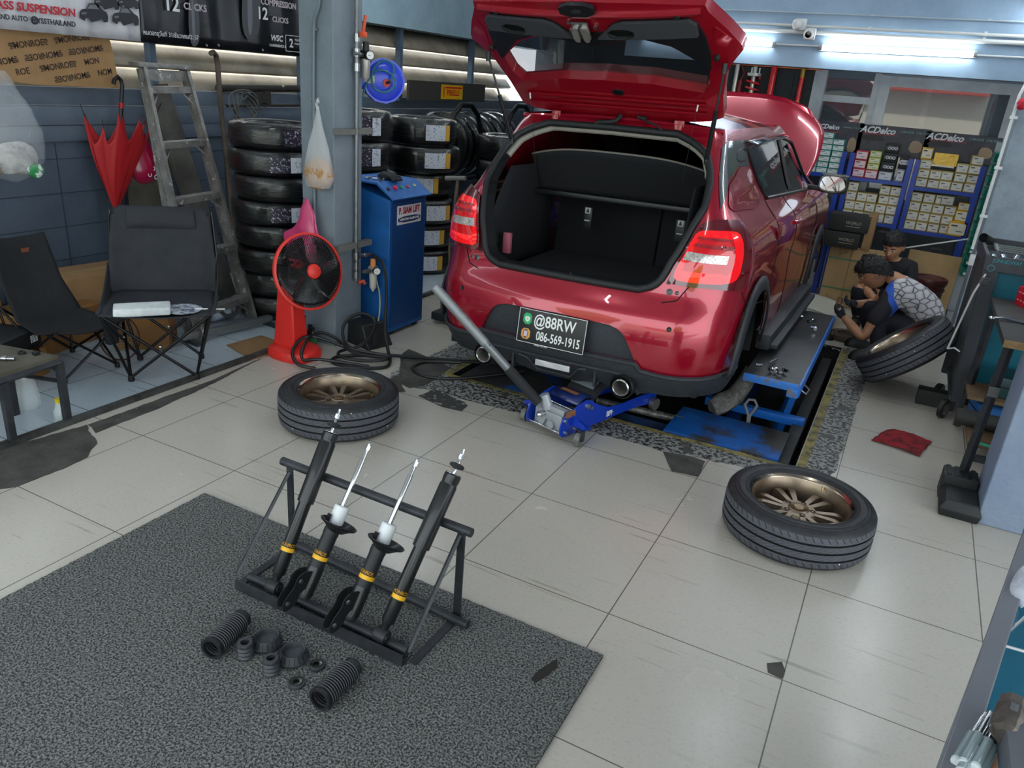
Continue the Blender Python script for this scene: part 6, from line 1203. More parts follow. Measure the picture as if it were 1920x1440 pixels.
b = MB(); b.box((4.3, 7.36, 1.2), (1.2, .08, 2.4)); struct(b.obj('wall_back_right', mat('wall_grey', '8b9399', .7)))
b = MB(); b.box((.6, 7.42, 1.2), (2.7, .06, 2.4)); struct(b.obj('wall_back_left', mat('wall_dark_grey', '3d4248', .7)))  # left part of the back wall in a darker grey
pg = thing('peg_board', 'black perforated board with an orange header showing coilovers', 'board', (1.5, 7.3, 1.75)); b = MB(); b.box((0, 0, -.03), (.95, .03, .62)); pb = b.obj('board_panel', mat('peg_black', '232426', .6, col2='0c0c0d', vs=160, lo=.5, hi=.56), pg)
b = MB(); b.box((0, -.01, .32), (.95, .03, .09)); b.obj('orange_header', mat('orange_paint', 'd8641c', .45), pg)
for x in (-.16, .23): b = MB(); b.box((x, -.017, -.03), (.006, .004, .62)); b.obj('panel_joint', mat('joint_black', '0a0a0b', .6), pb)
def coil(x, z, kind, label):
    t = thing('coilover', label, 'coilover', (x, 7.245, z), group='coilovers on the peg board'); A = lambda n, f, m: (lambda b: (f(b), b.obj(n, m, t)))(MB())
    A('damper_body', lambda b: b.cyl((0, 0, -.26), (0, 0, .16), .022 if kind != 2 else .03, n=16), mat('coil_red', 'd01c24', .35, coat=.5) if kind in (2, 3) else mat('coil_steel', 'c9c7be', .3, .7))
    if kind == 1:
        A('coil_spring', lambda b: b.tube([(.058 * math.cos(i * .5), .058 * math.sin(i * .5), .06 - i * .0046) for i in range(72)], .011, 6), mat('coil_red', 'd01c24', .35, coat=.5))
        A('top_mount', lambda b: (b.lathe([(0, .1), (.065, .1), (.065, .075), (.05, .07)], 24), [b.cyl((.045 * c, .045 * s, .1), (.045 * c, .045 * s, .15), .007, n=8) for c, s in ((1, 0), (-.5, .8), (-.5, -.8))]), mat('mount_white', 'd2d0cc', .4, .3))
    elif kind == 0: A('gas_reservoir', lambda b: (b.cyl((.05, 0, -.14), (.05, 0, .02), .02, n=14), b.tube([(.05, 0, .02), (.075, 0, .08), (.03, 0, .16)], .006, 6)), mat('reservoir_red', '8a1a22', .4)); A('top_eye', lambda b: b.lathe([(.010, -.01), (.026, -.01), (.026, .01), (.010, .01)], 16, frame((0, 0, .18), (0, 1, 0)), closed=True), STD)
    elif kind == 2: A('bump_cap', lambda b: b.lathe([(.022, .10), (.026, .12), (.022, .15), (.012, .17), (0, .17)], 18), RUB)
    else: A('gold_collar', lambda b: (b.cyl((0, 0, .08), (0, 0, .18), .024, n=14), b.cyl((0, 0, -.26), (0, 0, -.13), .024, n=14)), mat('coil_gold', 'a8873c', .3, .8))
for x, z, k, l in ((1.19, 1.87, 0, 'silver damper with red gas bottle, leftmost on the peg board'), (1.36, 1.86, 1, 'red coil spring damper, second on the peg board'), (1.54, 1.87, 2, 'plain red damper, third on the peg board'), (1.81, 1.87, 3, 'red and gold damper, rightmost on the peg board')): coil(x, z, k, l)
SBL = mat('rack_blue', '1a3fa0', .4, coat=.2)
def upright(x, y, z1, t): b = MB(); b.box((x, y, z1 / 2), (.04, .04, z1)); return b.obj('rack_upright', SBL, t)
SY = 7.0
def shelf_unit(x0, x1, ztop, zs, sign, label, s0, s1):
    t = thing('shelf_rack', label, 'shelf', (0, 0, 0))
    for x in (x0, x1):
        for y in (SY - .02, SY + .26): upright(x, y, ztop, t)
    for z in zs: b = MB(); b.box(((x0 + x1) / 2, SY + .12, z - .015), (x1 - x0, .30, .03)); b.obj('shelf_board', SBL, t)
    g = thing('brand_sign', sign, 'sign', ((s0[0] + s1[0]) / 2, SY + .20, (s0[2] + s1[2]) / 2), group='brand signs above the shelves'); w, h = s1[0] - s0[0], s0[2] - s1[2]
    b = MB(); b.box((0, 0, 0), (w, .012, h)); b.obj('sign_board', mat('sign_charcoal', '2f3038', .4, col2='4a4850', vs=4), g)
    XZ = lambda x, z: Matrix(((1, 0, 0, x), (0, 0, -1, -.0075), (0, 1, 0, z), (0, 0, 0, 1)))
    b = MB(); b.text('ACDelco', w * .128, XZ(-w * .24, h * .33), 0, shear=.3, bold=.03); b.obj('white_lettering', INW, g); b = MB(); b.box((-w * .2, -.0075, h * .21), (w * .5, .001, .006)); b.obj('red_rule', INR, g)
    b = MB(); b.text('2 BRAKES  2 FILTERS', w * .045, XZ(w * .28, h * .36), 0); b.obj('small_lettering', mat('ink_teal', '6fa8a0', .5), g)
    b = MB(); b.prism(rnd_poly([(-w * .47, -.01), (-w * .1, -.01), (-w * .14, .03), (-w * .25, .045), (-w * .42, .03)], 1), .001, XZ(0, h * .02)); b.obj('printed_car', mat('ink_black', '15151a', .4), g)
    b = MB(); b.prism(rnd_poly([(w * .24, -h * .3), (w * .42, -h * .3), (w * .42, .0), (w * .34, h * .12), (w * .25, .02)], 1), .001, XZ(0, 0)); b.obj('printed_can', mat('ink_tan', '9a8268', .4), g)
shelf_unit(1.93, 2.345, 1.30, (1.16, .78, .35), 'dark brand sign over the left shelf unit, half behind the raised hood', 'blue shelf unit at left of three, partly behind the hood', (2.069,7.2,1.586), (2.488,7.2,1.173)) if False else None
shelf_unit(1.90, 2.36, 1.34, (1.13, .76, .36), 'dark brand sign over the left shelf unit, half behind the raised hood', 'blue steel shelf unit at left of three, partly behind the hood', (2.02,7.2,1.592), (2.457,7.2,1.268))
shelf_unit(2.43, 2.92, 1.34, (1.13, .75, .36), 'dark brand sign over the middle shelf unit', 'blue steel shelf unit in the middle of three', (2.42,7.2,1.59), (3.026,7.2,1.332))
shelf_unit(2.975, 3.49, 1.34, (1.11, .73, .33), 'dark brand sign over the right shelf unit', 'blue steel shelf unit at right of three, by the teal bins', (2.982,7.2,1.579), (3.586,7.2,1.35))
BX = {}
def cbx(nm, c, d, kind, label, group, rz=0):
    """carton of spare parts with a printed front"""
    body, lab = {'w': ('b09a5e', 'd9d6cf'), 'y': ('d2a21c', 'dcd7c4'), 'o': ('7c7458', 'c9c6ba'), 'r': ('b83048', 'e0c9cb'), 'g': ('a8b03c', 'd4d6b4'), 'k': ('141418', '4c4c52'), 's': ('8f949c', 'cfd2d8'), 't': ('3f8f86', 'd2d8d4'), 'b': ('5c3f1e', 'd6c9a8'), 'n': ('1a1a1b', '1f1f20')}[kind]
    key = (kind, d)
    if key not in BX:
        b = MB(); x, y, z = d; b.box((0, 0, z / 2), d, bev=.002); b.box((0, -y / 2 - .0006, z * .5), (x * .86, .001, z * (.34 if kind == 'k' else .78)), mi=1); b.box((-x * .18, -y / 2 - .0014, z * .72), (x * .34, .001, z * .10), mi=2); b.box((x * .12, -y / 2 - .0014, z * .34), (x * .34, .001, z * .05), mi=2)
        if kind == 'k':
            for k in (-1, 0, 1): b.lathe([(z * .10, .0), (z * .17, 0)], 16, frame((k * x * .24 + x * .06, -y / 2 - .002, z * .5), (0, -1, 0)), mi=3)
        o = b.obj(nm, [mat('box_' + kind, body, .5, col2=body), mat('boxlabel_' + kind, lab, .45), mat('box_ink', '3a3438', .5), INW]); BX[key] = o.data; o.location = c; o.rotation_euler = (0, 0, rz)
    else: o = bpy.data.objects.new(nm, BX[key]); COL.objects.link(o); o.location = c; o.rotation_euler = (0, 0, rz)
    return tag(o, label, 'box', group)
def row(pts, dx, dz, kind, label, group, jit=.004):
    for i, (x, y, z) in enumerate(pts): cbx('parts_box', (x + random.uniform(-jit, jit), SY + .05 + random.uniform(0, .015), z - dz / 2), (dx, .12, dz), kind, label, group, random.uniform(-.06, .06))
D_, H_ = .088, .084
LB_ = 'white-fronted parts box packed among many on the middle shelf unit'; LC_ = 'white and yellow parts box in the rows on the upper board of the right unit'
def grid_rows(x0, zb, cols, heights, dx, dz, kind, label, group):
    for i in range(cols):
        for k in range(heights[i]): cbx('parts_box', (x0 + (i + .5) * (dx + .004) + random.uniform(-.003, .003), SY + .04 + .02 * random.random() - .0 , zb + k * dz), (dx, .12, dz - .002), kind, label, group, random.uniform(-.05, .05))
grid_rows(2.455, 1.131, 1, [3], .105, .078, 'r', 'red parts box stacked at the left of the middle unit', 'red parts boxes'); cbx('parts_box', (2.62, SY + .05, 1.131), (.105, .12, .076), 'r', 'red parts box under the lime-green boxes', 'red parts box below green')
for k in range(3): cbx('parts_box', (2.62, SY + .055, 1.209 + k * .055), (.10, .11, .053), 'g', 'lime-green parts box in the stack over a red box', 'lime-green parts boxes')
cbx('parts_box', (2.74, SY + .05, 1.131), (.115, .12, .075), 's', 'silver foil parts box under the black boxes', None)
for k in range(3): cbx('parts_box', (2.742, SY + .055, 1.208 + k * .082), (.112, .12, .08), 'k', 'black parts box with three rings printed, in the stack on the middle unit', 'black ringed boxes')
cbx('parts_box', (2.86, SY + .05, 1.131), (.062, .10, .11), 's', 'upright silver parts box at the right end of the middle unit', None); cbx('parts_box', (2.862, SY + .05, 1.243), (.075, .10, .12), 'k', 'upright black parts box at the right end of the middle unit', None)
grid_rows(2.45, .751, 5, [4, 3, 3, 4, 4], D_, H_, 'w', LB_, 'boxes on the lower board of the middle unit')
grid_rows(2.995, 1.111, 5, [3, 2, 2, 3, 4], .093, .078, 'w', LC_, 'boxes on the upper board of the right unit');
b = MB(); b.box((3.19, SY + .1, 1.36), (.19, .05, .10)).noise(.004, 20); tag(b.obj('wrapped_filter_box', mat('foil_yellow', 'd8b04a', .25, .3, bump=.6, bs=30)), 'shiny gold wrapped pack on top of the right unit boxes', 'box')
cbx('parts_box', (3.03, SY + .12, 1.345), (.09, .05, .10), 'y', 'yellow parts box at the back left of the right unit', None)
grid_rows(2.995, .731, 4, [4, 4, 4, 3], .092, .083, 'w', 'white and yellow parts box in the rows on the lower board of the right unit', 'boxes on the lower board of the right unit'); cbx('parts_box', (3.425, SY + .03, .731), (.15, .14, .125), 'y', 'large yellow parts box at the right of the lower board', None); cbx('parts_box', (3.435, SY + .05, .857), (.11, .12, .095), 'y', 'yellow box with white label on top of the large yellow one', None); cbx('parts_box', (3.43, SY + .06, .953), (.09, .1, .065), 'y', 'topmost yellow box of three at the right end of the shelf', None)
cbx('parts_box', (3.29, SY + .04, .98), (.105, .12, .085), 'o', 'olive-grey parts box on the right unit', None)
grid_rows(2.03, 1.131, 3, [7, 7, 6], .10, .052, 't', 'pale teal parts box stacked on the left shelf unit', 'teal boxes on the left unit'); grid_rows(2.2, .761, 1, [4], .09, .08, 'w', 'white-fronted parts box on the left shelf unit', 'boxes of the left unit')
for c, l in (((3.28, SY, .331), 'left white box of two on the bottom board of the right unit'), ((3.40, SY + .02, .331), 'right white box of two on the bottom board of the right unit'), ((3.335, SY + .02, .417), 'white box stacked on two others at the bottom of the right unit'), ((2.62, SY, .361), 'white box on the bottom board of the middle unit')): cbx('parts_box', c, (.098, .12, .085), 'w', l, None)
for k, (z, w, l) in enumerate(((.55, .30, 'lower black shoe-style box on the cardboard stack'), (.70, .34, 'upper black box with grey lettering on the cardboard stack'))):
    t = thing('black_box', l, 'box', (2.53 + .03 * k, 6.62, z)); b = MB(); b.box((0, 0, .07), (w, .26, .14), bev=.003); b.obj('box_body', mat('box_matte_black', '1f1f1f', .6), t); b = MB(); M = Matrix(((1, 0, 0, .04), (0, 0, -1, -.1315), (0, 1, 0, .075), (0, 0, 0, 1))); b.text('WORLD', .035, M, 0, shear=.2, bold=.02); b.box((.04, -.1315, .045), (.12, .001, .006)); b.obj('box_lettering', mat('ink_sand', '8d8878', .5), t)
t = thing('carton', 'tall kraft carton beside the black boxes', 'box', (2.74, 6.74, .55)); b = MB(); b.box((0, 0, .15), (.07, .3, .30)); b.obj('carton_body', CDB, t)
# flattened cartons
t = thing('flat_carton_bundle', 'bundle of flattened kraft cartons tied with green straps, behind the mechanics', 'cardboard', (2.70, 6.62, 0)); b = MB(); b.box((0, 0, .275), (.50, .10, .55), T_(0, 0, 0, R(-6)), bev=.004); b.obj('carton_panel', mat('kraft', 'b39468', .8, col2='a5865c', vs=3), t); b = MB(); b.box((-.06, -.054, .275), (.004, .002, .55), T_(0, 0, 0, R(-6))); b.box((.14, -.054, .275), (.003, .002, .55), T_(0, 0, 0, R(-6))); b.obj('carton_fold', mat('kraft_dark', '5c4630', .8), t)
for z in (.16, .43): b = MB(); b.box((0, 0, z), (.506, .108, .014), T_(0, 0, 0, R(-6))); b.obj('green_strap', mat('strap_green', '3f7a50', .4), t)
b = MB()
for x, z in ((-.16, .06), (-.13, .50)): M = Matrix.Rotation(R(-6), 4, 'X') @ Matrix(((1, 0, 0, x), (0, 0, -1, -.0545), (0, 1, 0, z), (0, 0, 0, 1))); b.tube([M @ V(p) for p in ((-.03, -.03, 0), (.035, 0, 0), (-.03, .03, 0))], .003, 4, closed=True)
b.obj('printed_triangle', mat('ink_brown', '3b2c22', .7), t)
t = thing('cardboard_sheet', 'large flat kraft sheet with pen marks leaning behind the bucket', 'cardboard', (3.30, 6.74, 0)); b = MB(); b.prism([(-.2, .03), (.21, .03), (.22, .575), (-.2, .585)], .012, Matrix(((1, 0, 0, 0), (0, .12, -1, 0), (0, 1, .12, 0), (0, 0, 0, 1)))); b.obj('sheet', mat('kraft', '9b7c55', .8), t); b = MB(); M = Matrix(((1, 0, 0, -.03), (0, .12, -1, .048), (0, 1, .12, .47), (0, 0, 0, 1))); b.text('G7L 9', .06, M @ Matrix.Rotation(.2, 4, 'Z'), 0); b.lathe([(.036, 0), (.039, 0)], 20, M @ T_(.10, .01, 0)); b.text('N', .05, M @ T_(.10, .01, 0), 0); b.obj('pen_marks', mat('ink_pen', '4a4238', .6), t)
t = thing('oil_bucket', 'maroon plastic pail with lid on the floor behind the mechanics', 'bucket', (3.30, 6.42, 0)); MRN = mat('pail_maroon', '4f1d20', .4, col2='431719', vs=8)
b = MB(); b.lathe([(0, 0), (.112, 0), (.122, .16)], 36); b.obj('pail_base', mat('pail_grey', '77757a', .5), t); b = MB(); b.lathe([(.122, .16), (.128, .32), (.138, .325), (.138, .345), (.13, .35), (.13, .37), (.14, .375), (.14, .40)], 36); b.obj('pail_body', MRN, t); b = MB(); b.lathe([(.145, .395), (.147, .42), (.140, .432), (.125, .428), (.12, .42), (0, .42)], 36); b.obj('pail_lid', MRN, t); b = MB(); b.tube([(.128 * math.cos(a), .128 * math.sin(a) - .03 * math.sin(a), .33 - .10 * abs(math.sin(a))) for a in [PI + PI * k / 14 for k in range(15)]], .002, 5); b.obj('wire_handle', STL, t); b = MB(); b.text('DYNAMIC OIL', .02, Matrix(((.9, 0, -.3, .03), (.0, 0, -1, -.1265), (0, 1, 0, .18), (0, 0, 0, 1))), 0, ext=.003); b.obj('pail_lettering', WHT, t)
b = MB(); b.cyl((3.027,6.7,.592), (3.524,6.8,.743), .007, n=8); tag(b.obj('white_rod', mat('rod_white', 'd3d4d2', .4)), 'thin white rod slanting across the right shelf unit', 'rod')
# teal drawers stack and white pipe along the far column
for k in range(11):
    t = thing('storage_bin', ['lowest', 'second from the floor', 'third from the floor', 'fourth from the floor', 'fifth from the floor', 'middle', 'fifth from the top', 'fourth from the top', 'third from the top', 'second from the top', 'topmost'][k] + ' teal storage bin of the column of bins beside the far column', 'bin', (3.585, 6.72, .45 + .095 * k), group='teal storage bins'); b = MB(); b.rings([[(-.06, -.10, 0), (.06, -.10, 0), (.06, .12, 0), (-.06, .12, 0)], [(-.065, -.17, .07), (.065, -.17, .07), (.065, .12, .075), (-.065, .12, .075)]]); b.obj('bin_body', mat('bin_teal', '15806f', .45), t); b = MB(); b.box((0, -.137, .03), (.08, .004, .025), T_()); b.obj('bin_label', WHT, t)
t = thing('bin_rack', 'grey back rail holding the teal storage bins', 'rack', (3.585, 6.86, 0)); b = MB(); b.box((0, 0, .8), (.12, .02, 1.5)); b.box((.0, -.05, .05), (.12, .12, .10)); b.obj('rack_back', mat('rack_grey', '9aa0a3', .5), t)
t = thing('white_pipe', 'white plastic pipe with clips running down the left edge of the far column', 'pipe', (3.505, 5.80, .9)); b = MB(); b.tube([(.06, 0, 1.12), (.02, 0, 1.08), (.0, 0, 1.0), (-.005, 0, -.1)], .011, 8); b.obj('pipe_tube', mat('pvc_white', 'd0d3d2', .4), t)
for z in (.15, .5, .85): b = MB(); b.box((.005, .0, z), (.05, .03, .02)); b.obj('pipe_clip', mat('pvc_white', 'd0d3d2', .4), t)
b = MB(); b.box((3.525, 5.80, .72), (.05, .06, .08), bev=.006); tag(b.obj('junction_box', mat('pvc_white', 'd0d3d2', .4)), 'small white junction box at the end of the white pipe', 'box')
b = MB(); b.sph((3.535, 5.74, 1.84), (.04, .03, .04)).noise(.02, 25); tag(b.obj('red_cloth', mat('cloth_red', 'b01a30', .8)), 'small red cloth tied high on the far column', 'cloth')
# conduits and cameras on the far beam
for k, (z, r_) in enumerate(((2.305, .012), (2.26, .016), (2.40, .006))):
    b = MB(); b.tube([(.5, 6.12, z - .004), (1.6, 6.12, z), (3.6, 6.12, z - .005)], r_, 8)
    for x in (1.2, 2.4, 3.2): b.box((x, 6.125, z), (.02, .03, r_ * 2.6))
    tag(b.obj('wall_conduit', mat('pvc_white', 'd0d3d2', .4) if k < 2 else mat('wire_pale', 'a8b4bd', .4)), ['upper white conduit running along the far beam', 'lower white conduit running along the far beam', 'thin wire stretched along the top of the far beam'][k], 'pipe')
for a, c, l in ((1.7, 2.06, 'thin conduit joining the two fluorescent tubes on the far beam'), (3.18, 3.6, 'thin conduit running right from the long fluorescent tube')): b = MB(); b.tube([(a, 6.13, 2.16), (c, 6.13, 2.163)], .007, 8); tag(b.obj('lamp_conduit', mat('pvc_white', 'd0d3d2', .4)), l, 'pipe')
def camd(loc, label, front):
    t = thing('security_camera', label, 'camera', loc, group='cameras on the far beam'); b = MB(); b.box((0, .02, 0), (.085, .04, .085), bev=.006); b.obj('camera_base', mat('cam_white', 'd4d6d6', .4), t)
    d = V((.0, -1, -.25)) if front else V((-.75, -.5, -.1)); M = frame((0, -.01, .0), d); b = MB(); b.lathe([(.03, 0), (.038, .01), (.038, .045), (.030, .052), (.024, .05)], 26, M); b.obj('camera_head', mat('cam_white', 'd4d6d6', .4), t); b = MB(); b.lathe([(0, .056), (.014, .053), (.024, .05)], 22, M); b.obj('camera_lens', mat('lens_black', '050507', .05, coat=1) if front else mat('cam_face', 'a9a8a0', .5), t)
camd((1.97, 6.06, 2.245), 'round white security camera at the conduit junction, facing forward', True); camd((1.885, 6.06, 2.31), 'white security camera turned away, above its twin on the beam', False)
# ---------------------------------------------------------------- street seen in the reflections
for k, (x, y, s, c) in enumerate(((-4, -16, 2.6, '3f7a34'), (10.5, -13, 2.2, '4f8a3c'), (11, -18, 3, '3c6e30'))):
    b = MB(); b.sph((x, y, s + 1.2), s, 20, 14).noise(.6, .7, k).noise(.2, 3, k); b.cyl((x, y, -.05), (x, y, 1.6), .2); tag(b.obj('street_tree', mat('leaf_' + c, c, .8, col2='6a9a4c', vs=5)), 'leafy tree across the street, seen only in reflections', 'tree', 'street trees')
t = thing('street_house', 'pale house with a red awning across the street, seen only in reflections', 'house', (3.5, -18, -.06)); b = MB(); b.box((0, 0, 1.6), (9, 3, 3.2)); b.obj('house_wall', mat('house_pale', 'c9c5b8', .8), t); b = MB(); b.box((-1, 1.9, 2.5), (4, 1.2, .1), T_(0, 0, 0, R(0))); b.obj('red_awning', mat('awning_red', 'b8423c', .6), t)
# ---------------------------------------------------------------- right: tool cart, workbench, near cart
DKF = mat('cart_frame_grey', '3d4046', .5, .2, col2='34373c', vs=5); TEA = mat('cart_teal', '0c5c6e', .4, col2='0a5060', vs=4)
ct = thing('tool_cart', 'tall dark-framed tool cart with teal panels between the two grey columns', 'cart', (3.8, 4.5, 0)); O3 = V((3.8, 4.5, 0))
def cp_(n, f, m, par=None, t=ct, o=O3, **k): b = MB(); f(b); return b.obj(n, m, par or t, loc=None if par else tuple(-o), **k)
cp_('corner_post', lambda b: b.rings([[(3.50, 4.10, .12), (3.56, 4.10, .12), (3.56, 4.16, .12), (3.50, 4.16, .12)], [(3.45, 4.06, .98), (3.53, 4.06, .98), (3.53, 4.14, .98), (3.45, 4.14, .98)]]), DKF, bev=.004)
cp_('corner_post', lambda b: b.box((3.49, 4.78, .54), (.06, .06, .88)), DKF, bev=.004)
cp_('side_panel', lambda b: b.rings([[(3.505, 4.15, .14), (3.515, 4.15, .14), (3.515, 4.8, .14), (3.505, 4.8, .14)], [(3.468, 4.12, .95), (3.48, 4.12, .95), (3.48, 4.8, .95), (3.468, 4.8, .95)]]), DKF)
cp_('front_panel', lambda b: b.box((3.85, 4.12, .53), (.66, .012, .80)), TEA); cp_('cart_shelf', lambda b: b.box((3.8, 4.45, .14), (.62, .68, .03)), DKF)
tr_ = cp_('top_tray', lambda b: (b.box((3.80, 4.45, .945), (.70, .74, .012)), b.box((3.46, 4.45, .985), (.02, .76, .075)), b.box((3.80, 4.07, .975), (.70, .02, .085)), b.box((3.80, 4.83, .985), (.70, .02, .075))), DKF, bev=.003)
cp_('maker_lettering', lambda b: (b.text('JONNESWAY', .03, Matrix(((1, 0, 0, 3.56), (0, 0, -1, 4.0585), (0, 1, 0, .995), (0, 0, 0, 1))), 0, sx=.8), b.lathe([(.016, 0), (.019, 0)], 18, frame((3.49, 4.0585, .95), (0, -1, 0)))), mat('ink_cart_teal', '2f8a94', .5), tr_)
for x, y in ((3.50, 4.12), (3.47, 4.42)): w = cp_('caster_wheel', lambda b: b.lathe([(0, -.016), (.05, -.016), (.056, -.012), (.06, -.012), (.06, .012), (.056, .012), (.05, .016), (0, .016)], 28, frame((x - .02, y, .062), (1, -.5, 0))), mat('caster_black', '161617', .5)); cp_('caster_disc', lambda b: b.lathe([(0, .018), (.022, .018), (.045, .0165)], 5, frame((x - .02, y, .062), (-1, .5, 0))), CHR, w); cp_('caster_disc', lambda b: b.lathe([(0, .018), (.022, .018), (.045, .0165)], 5, frame((x - .02, y, .062), (1, -.5, 0))), CHR, w)
for k in range(9):
    a = random.uniform(-.5, .5) + (0 if k < 6 else 1.2); x, y = 3.52 + .05 * k, 4.22 + .03 * (k % 3); b = MB(); b.cyl((x, y, .97), (x + .05 * math.sin(a), y + .07 * math.cos(a), .985), .015 + .004 * (k % 3), n=14); b.cyl((x + .05 * math.sin(a) * .98, y + .07 * math.cos(a) * .98, .985), (x + .052 * math.sin(a), y + .072 * math.cos(a), .9855), .010, n=10)
    tag(b.obj('socket', CHR), 'chrome socket lying in the top tray of the tool cart', 'socket', 'sockets in the cart tray')
b = MB(); b.cyl((3.50, 4.66, 1.02), (3.45, 4.56, 1.05), .026, n=20, cap=False); b.cyl((3.50, 4.66, 1.02), (3.45, 4.56, 1.05), .021, n=20, cap=False); tag(b.obj('large_socket', STD), 'large dark pipe socket sticking up at the corner of the cart tray', 'socket')
for k in range(4): b = MB(); y = 4.45 + .05 * k; b.box((3.68, y, 1.0 + .004 * k), (.30, .018, .006), T_()); b.cyl((3.53, y, .997 + .004 * k), (3.53, y, 1.007 + .004 * k), .018, n=14); tag(b.obj('spanner', STL), 'steel spanner laid across the tool cart tray', 'spanner', 'spanners in the cart tray')
b = MB(); b.tube([(3.47, 4.02, .92), (3.44, 4.02, .80), (3.40, 4.05, .45)], .006, 6); b.tube([(3.40, 4.05, .45), (3.43, 4.02, .47), (3.46, 4.0, .46)], .005, 6); tag(b.obj('hanging_hook', mat('hook_white', 'c9cbcb', .4, .3)), 'long white wire hook hanging on the side of the tool cart', 'hook')
b = MB(); 
for k in range(4): b.tube([(3.50, 4.05 - .012 * k, .86 + .012 * k), (3.45, 4.0 - .012 * k, .868 + .012 * k)], .004, 6)
tag(b.obj('hook_rack', STL), 'small rack of steel hooks at the top of the cart side', 'hook')
# workbench
bn = thing('workbench', 'black-topped steel workbench standing before the teal cart', 'workbench', (3.85, 3.6, 0)); OB = V((3.85, 3.6, 0)); P4 = lambda n, f, m, par=None, **k: cp_(n, f, m, par, t=bn, o=OB, **k)
P4('bench_top', lambda b: b.box((3.87, 3.53, .785), (.68, 1.0, .03)), mat('bench_black', '2b2a29', .6, col2='3d3a37', vs=6), bev=.003); P4('top_edging', lambda b: b.box((3.87, 3.028, .785), (.68, .006, .034)), mat('bench_wood', '8a6c48', .7, col2='a58a66', vs=20))
for x, y in ((3.56, 3.06), (3.56, 3.98), (4.15, 3.06), (4.15, 3.98)): P4('leg', lambda b: b.tube([(x - .02 if y < 3.5 else x, y - .04 if y < 3.5 else y, .14 if y < 3.5 else .02), (x, y, .77)], .022, 4), FR)
P4('leg_coupling', lambda b: b.box((3.553, 3.045, .55), (.045, .045, .05)), STD); P4('stretcher', lambda b: b.box((3.85, 3.05, .20), (.6, .03, .03)), FR); P4('lower_shelf', lambda b: b.box((3.86, 3.70, .15), (.6, .68, .02)), mat('ply_brown', '6b543a', .7, col2='54422e', vs=6)); P4('middle_shelf', lambda b: b.box((3.84, 3.89, .28), (.6, .30, .02)), mat('ply_brown', '6b543a', .7))
b = MB(); b.rings([[(-.075, -.09, 0), (.085, -.09, 0), (.085, .09, 0), (-.075, .09, 0)], [(-.085, -.10, .04), (.095, -.10, .04), (.095, .10, .04), (-.085, .10, .04)], [(-.06, -.08, .085), (.07, -.08, .085), (.07, .1, .085), (-.06, .1, .085)]]); tag(b.obj('rubber_block', RUB, loc=(3.535, 2.83, 0), bev=.006), 'weathered black rubber block beside the near grey column', 'block')
t = thing('rubber_foot_block', 'ribbed black rubber block under the workbench leg', 'block', (3.53, 2.99, 0)); b = MB(); b.box((0, 0, .065), (.15, .12, .13), bev=.006); b.obj('block_body', RUB, t)
for k in range(4): b = MB(); b.box((-.055 + .036 * k, 0, .133), (.02, .11, .008)); b.obj('block_rib', RUB, t)
b = MB(); b.box((3.44, 4.33, .05), (.22, .10, .10), T_(), bev=.006); tag(b.obj('rubber_block', mat('rubber_worn', '242424', .7)), 'long black rubber block on the tiles under the cart corner', 'block')
t = thing('parts_carton', 'small bright red patterned carton standing on the workbench', 'box', (3.72, 4.26 - .35, .80), R(20)); b = MB(); b.box((0, 0, .05), (.14, .11, .10), bev=.002); b.obj('carton_body', mat('carton_red', 'c0182c', .4, col2='a01024', vs=20), t); b = MB()
for k in range(6): b.box((-.05 + .045 * (k % 3), -.0556, .03 + .04 * (k // 3)), (.022, .001, .005)); b.box((-.0706, -.04 + .035 * (k % 3), .03 + .04 * (k // 3)), (.001, .018, .005))
b.obj('carton_print', mat('print_pink', 'e0a0a4', .5), t)
b = MB(); b.tube([(3.50, 3.42, .81), (3.545, 3.44, .815), (3.60, 3.45, .807), (3.95, 3.36, .807)], .0075, 8); b.sph((3.497, 3.415, .81), (.016, .016, .008)); tag(b.obj('ring_spanner', CHR), 'chrome cranked spanner sticking out over the bench edge', 'spanner')
b = MB(); b.box((3.82, 3.33, .812), (.20, .028, .02), T_(), bev=.006); tag(b.obj('red_pliers', mat('grip_red', 'a8262c', .4)), 'red-handled pliers lying on the workbench', 'pliers')
b = MB(); b.prism(jag([(3.78, 3.6), (3.98, 3.58), (4.02, 3.70), (3.8, 3.72)], .006, .03, 4), .008, z0=.801); tag(b.obj('brown_cloth', mat('cloth_brown', '3c2a22', .9)), 'dark brown rag on the workbench behind the spanner', 'rag')
t = thing('small_battery', 'grey and white block with terminals at the front of the workbench', 'block', (3.71, 3.12, .80), R(-8)); b = MB(); b.box((0, 0, .035), (.14, .10, .07), bev=.003); b.obj('block_body', mat('battery_grey', '7f8786', .5), t); b = MB(); b.box((.03, -.02, .075), (.09, .07, .012)); b.obj('block_top', mat('label_mint', 'b7c9c3', .5), t); b = MB(); b.cyl((-.04, -.03, .07), (-.04, -.03, .095), .01, n=10); b.obj('terminal', STL, t)
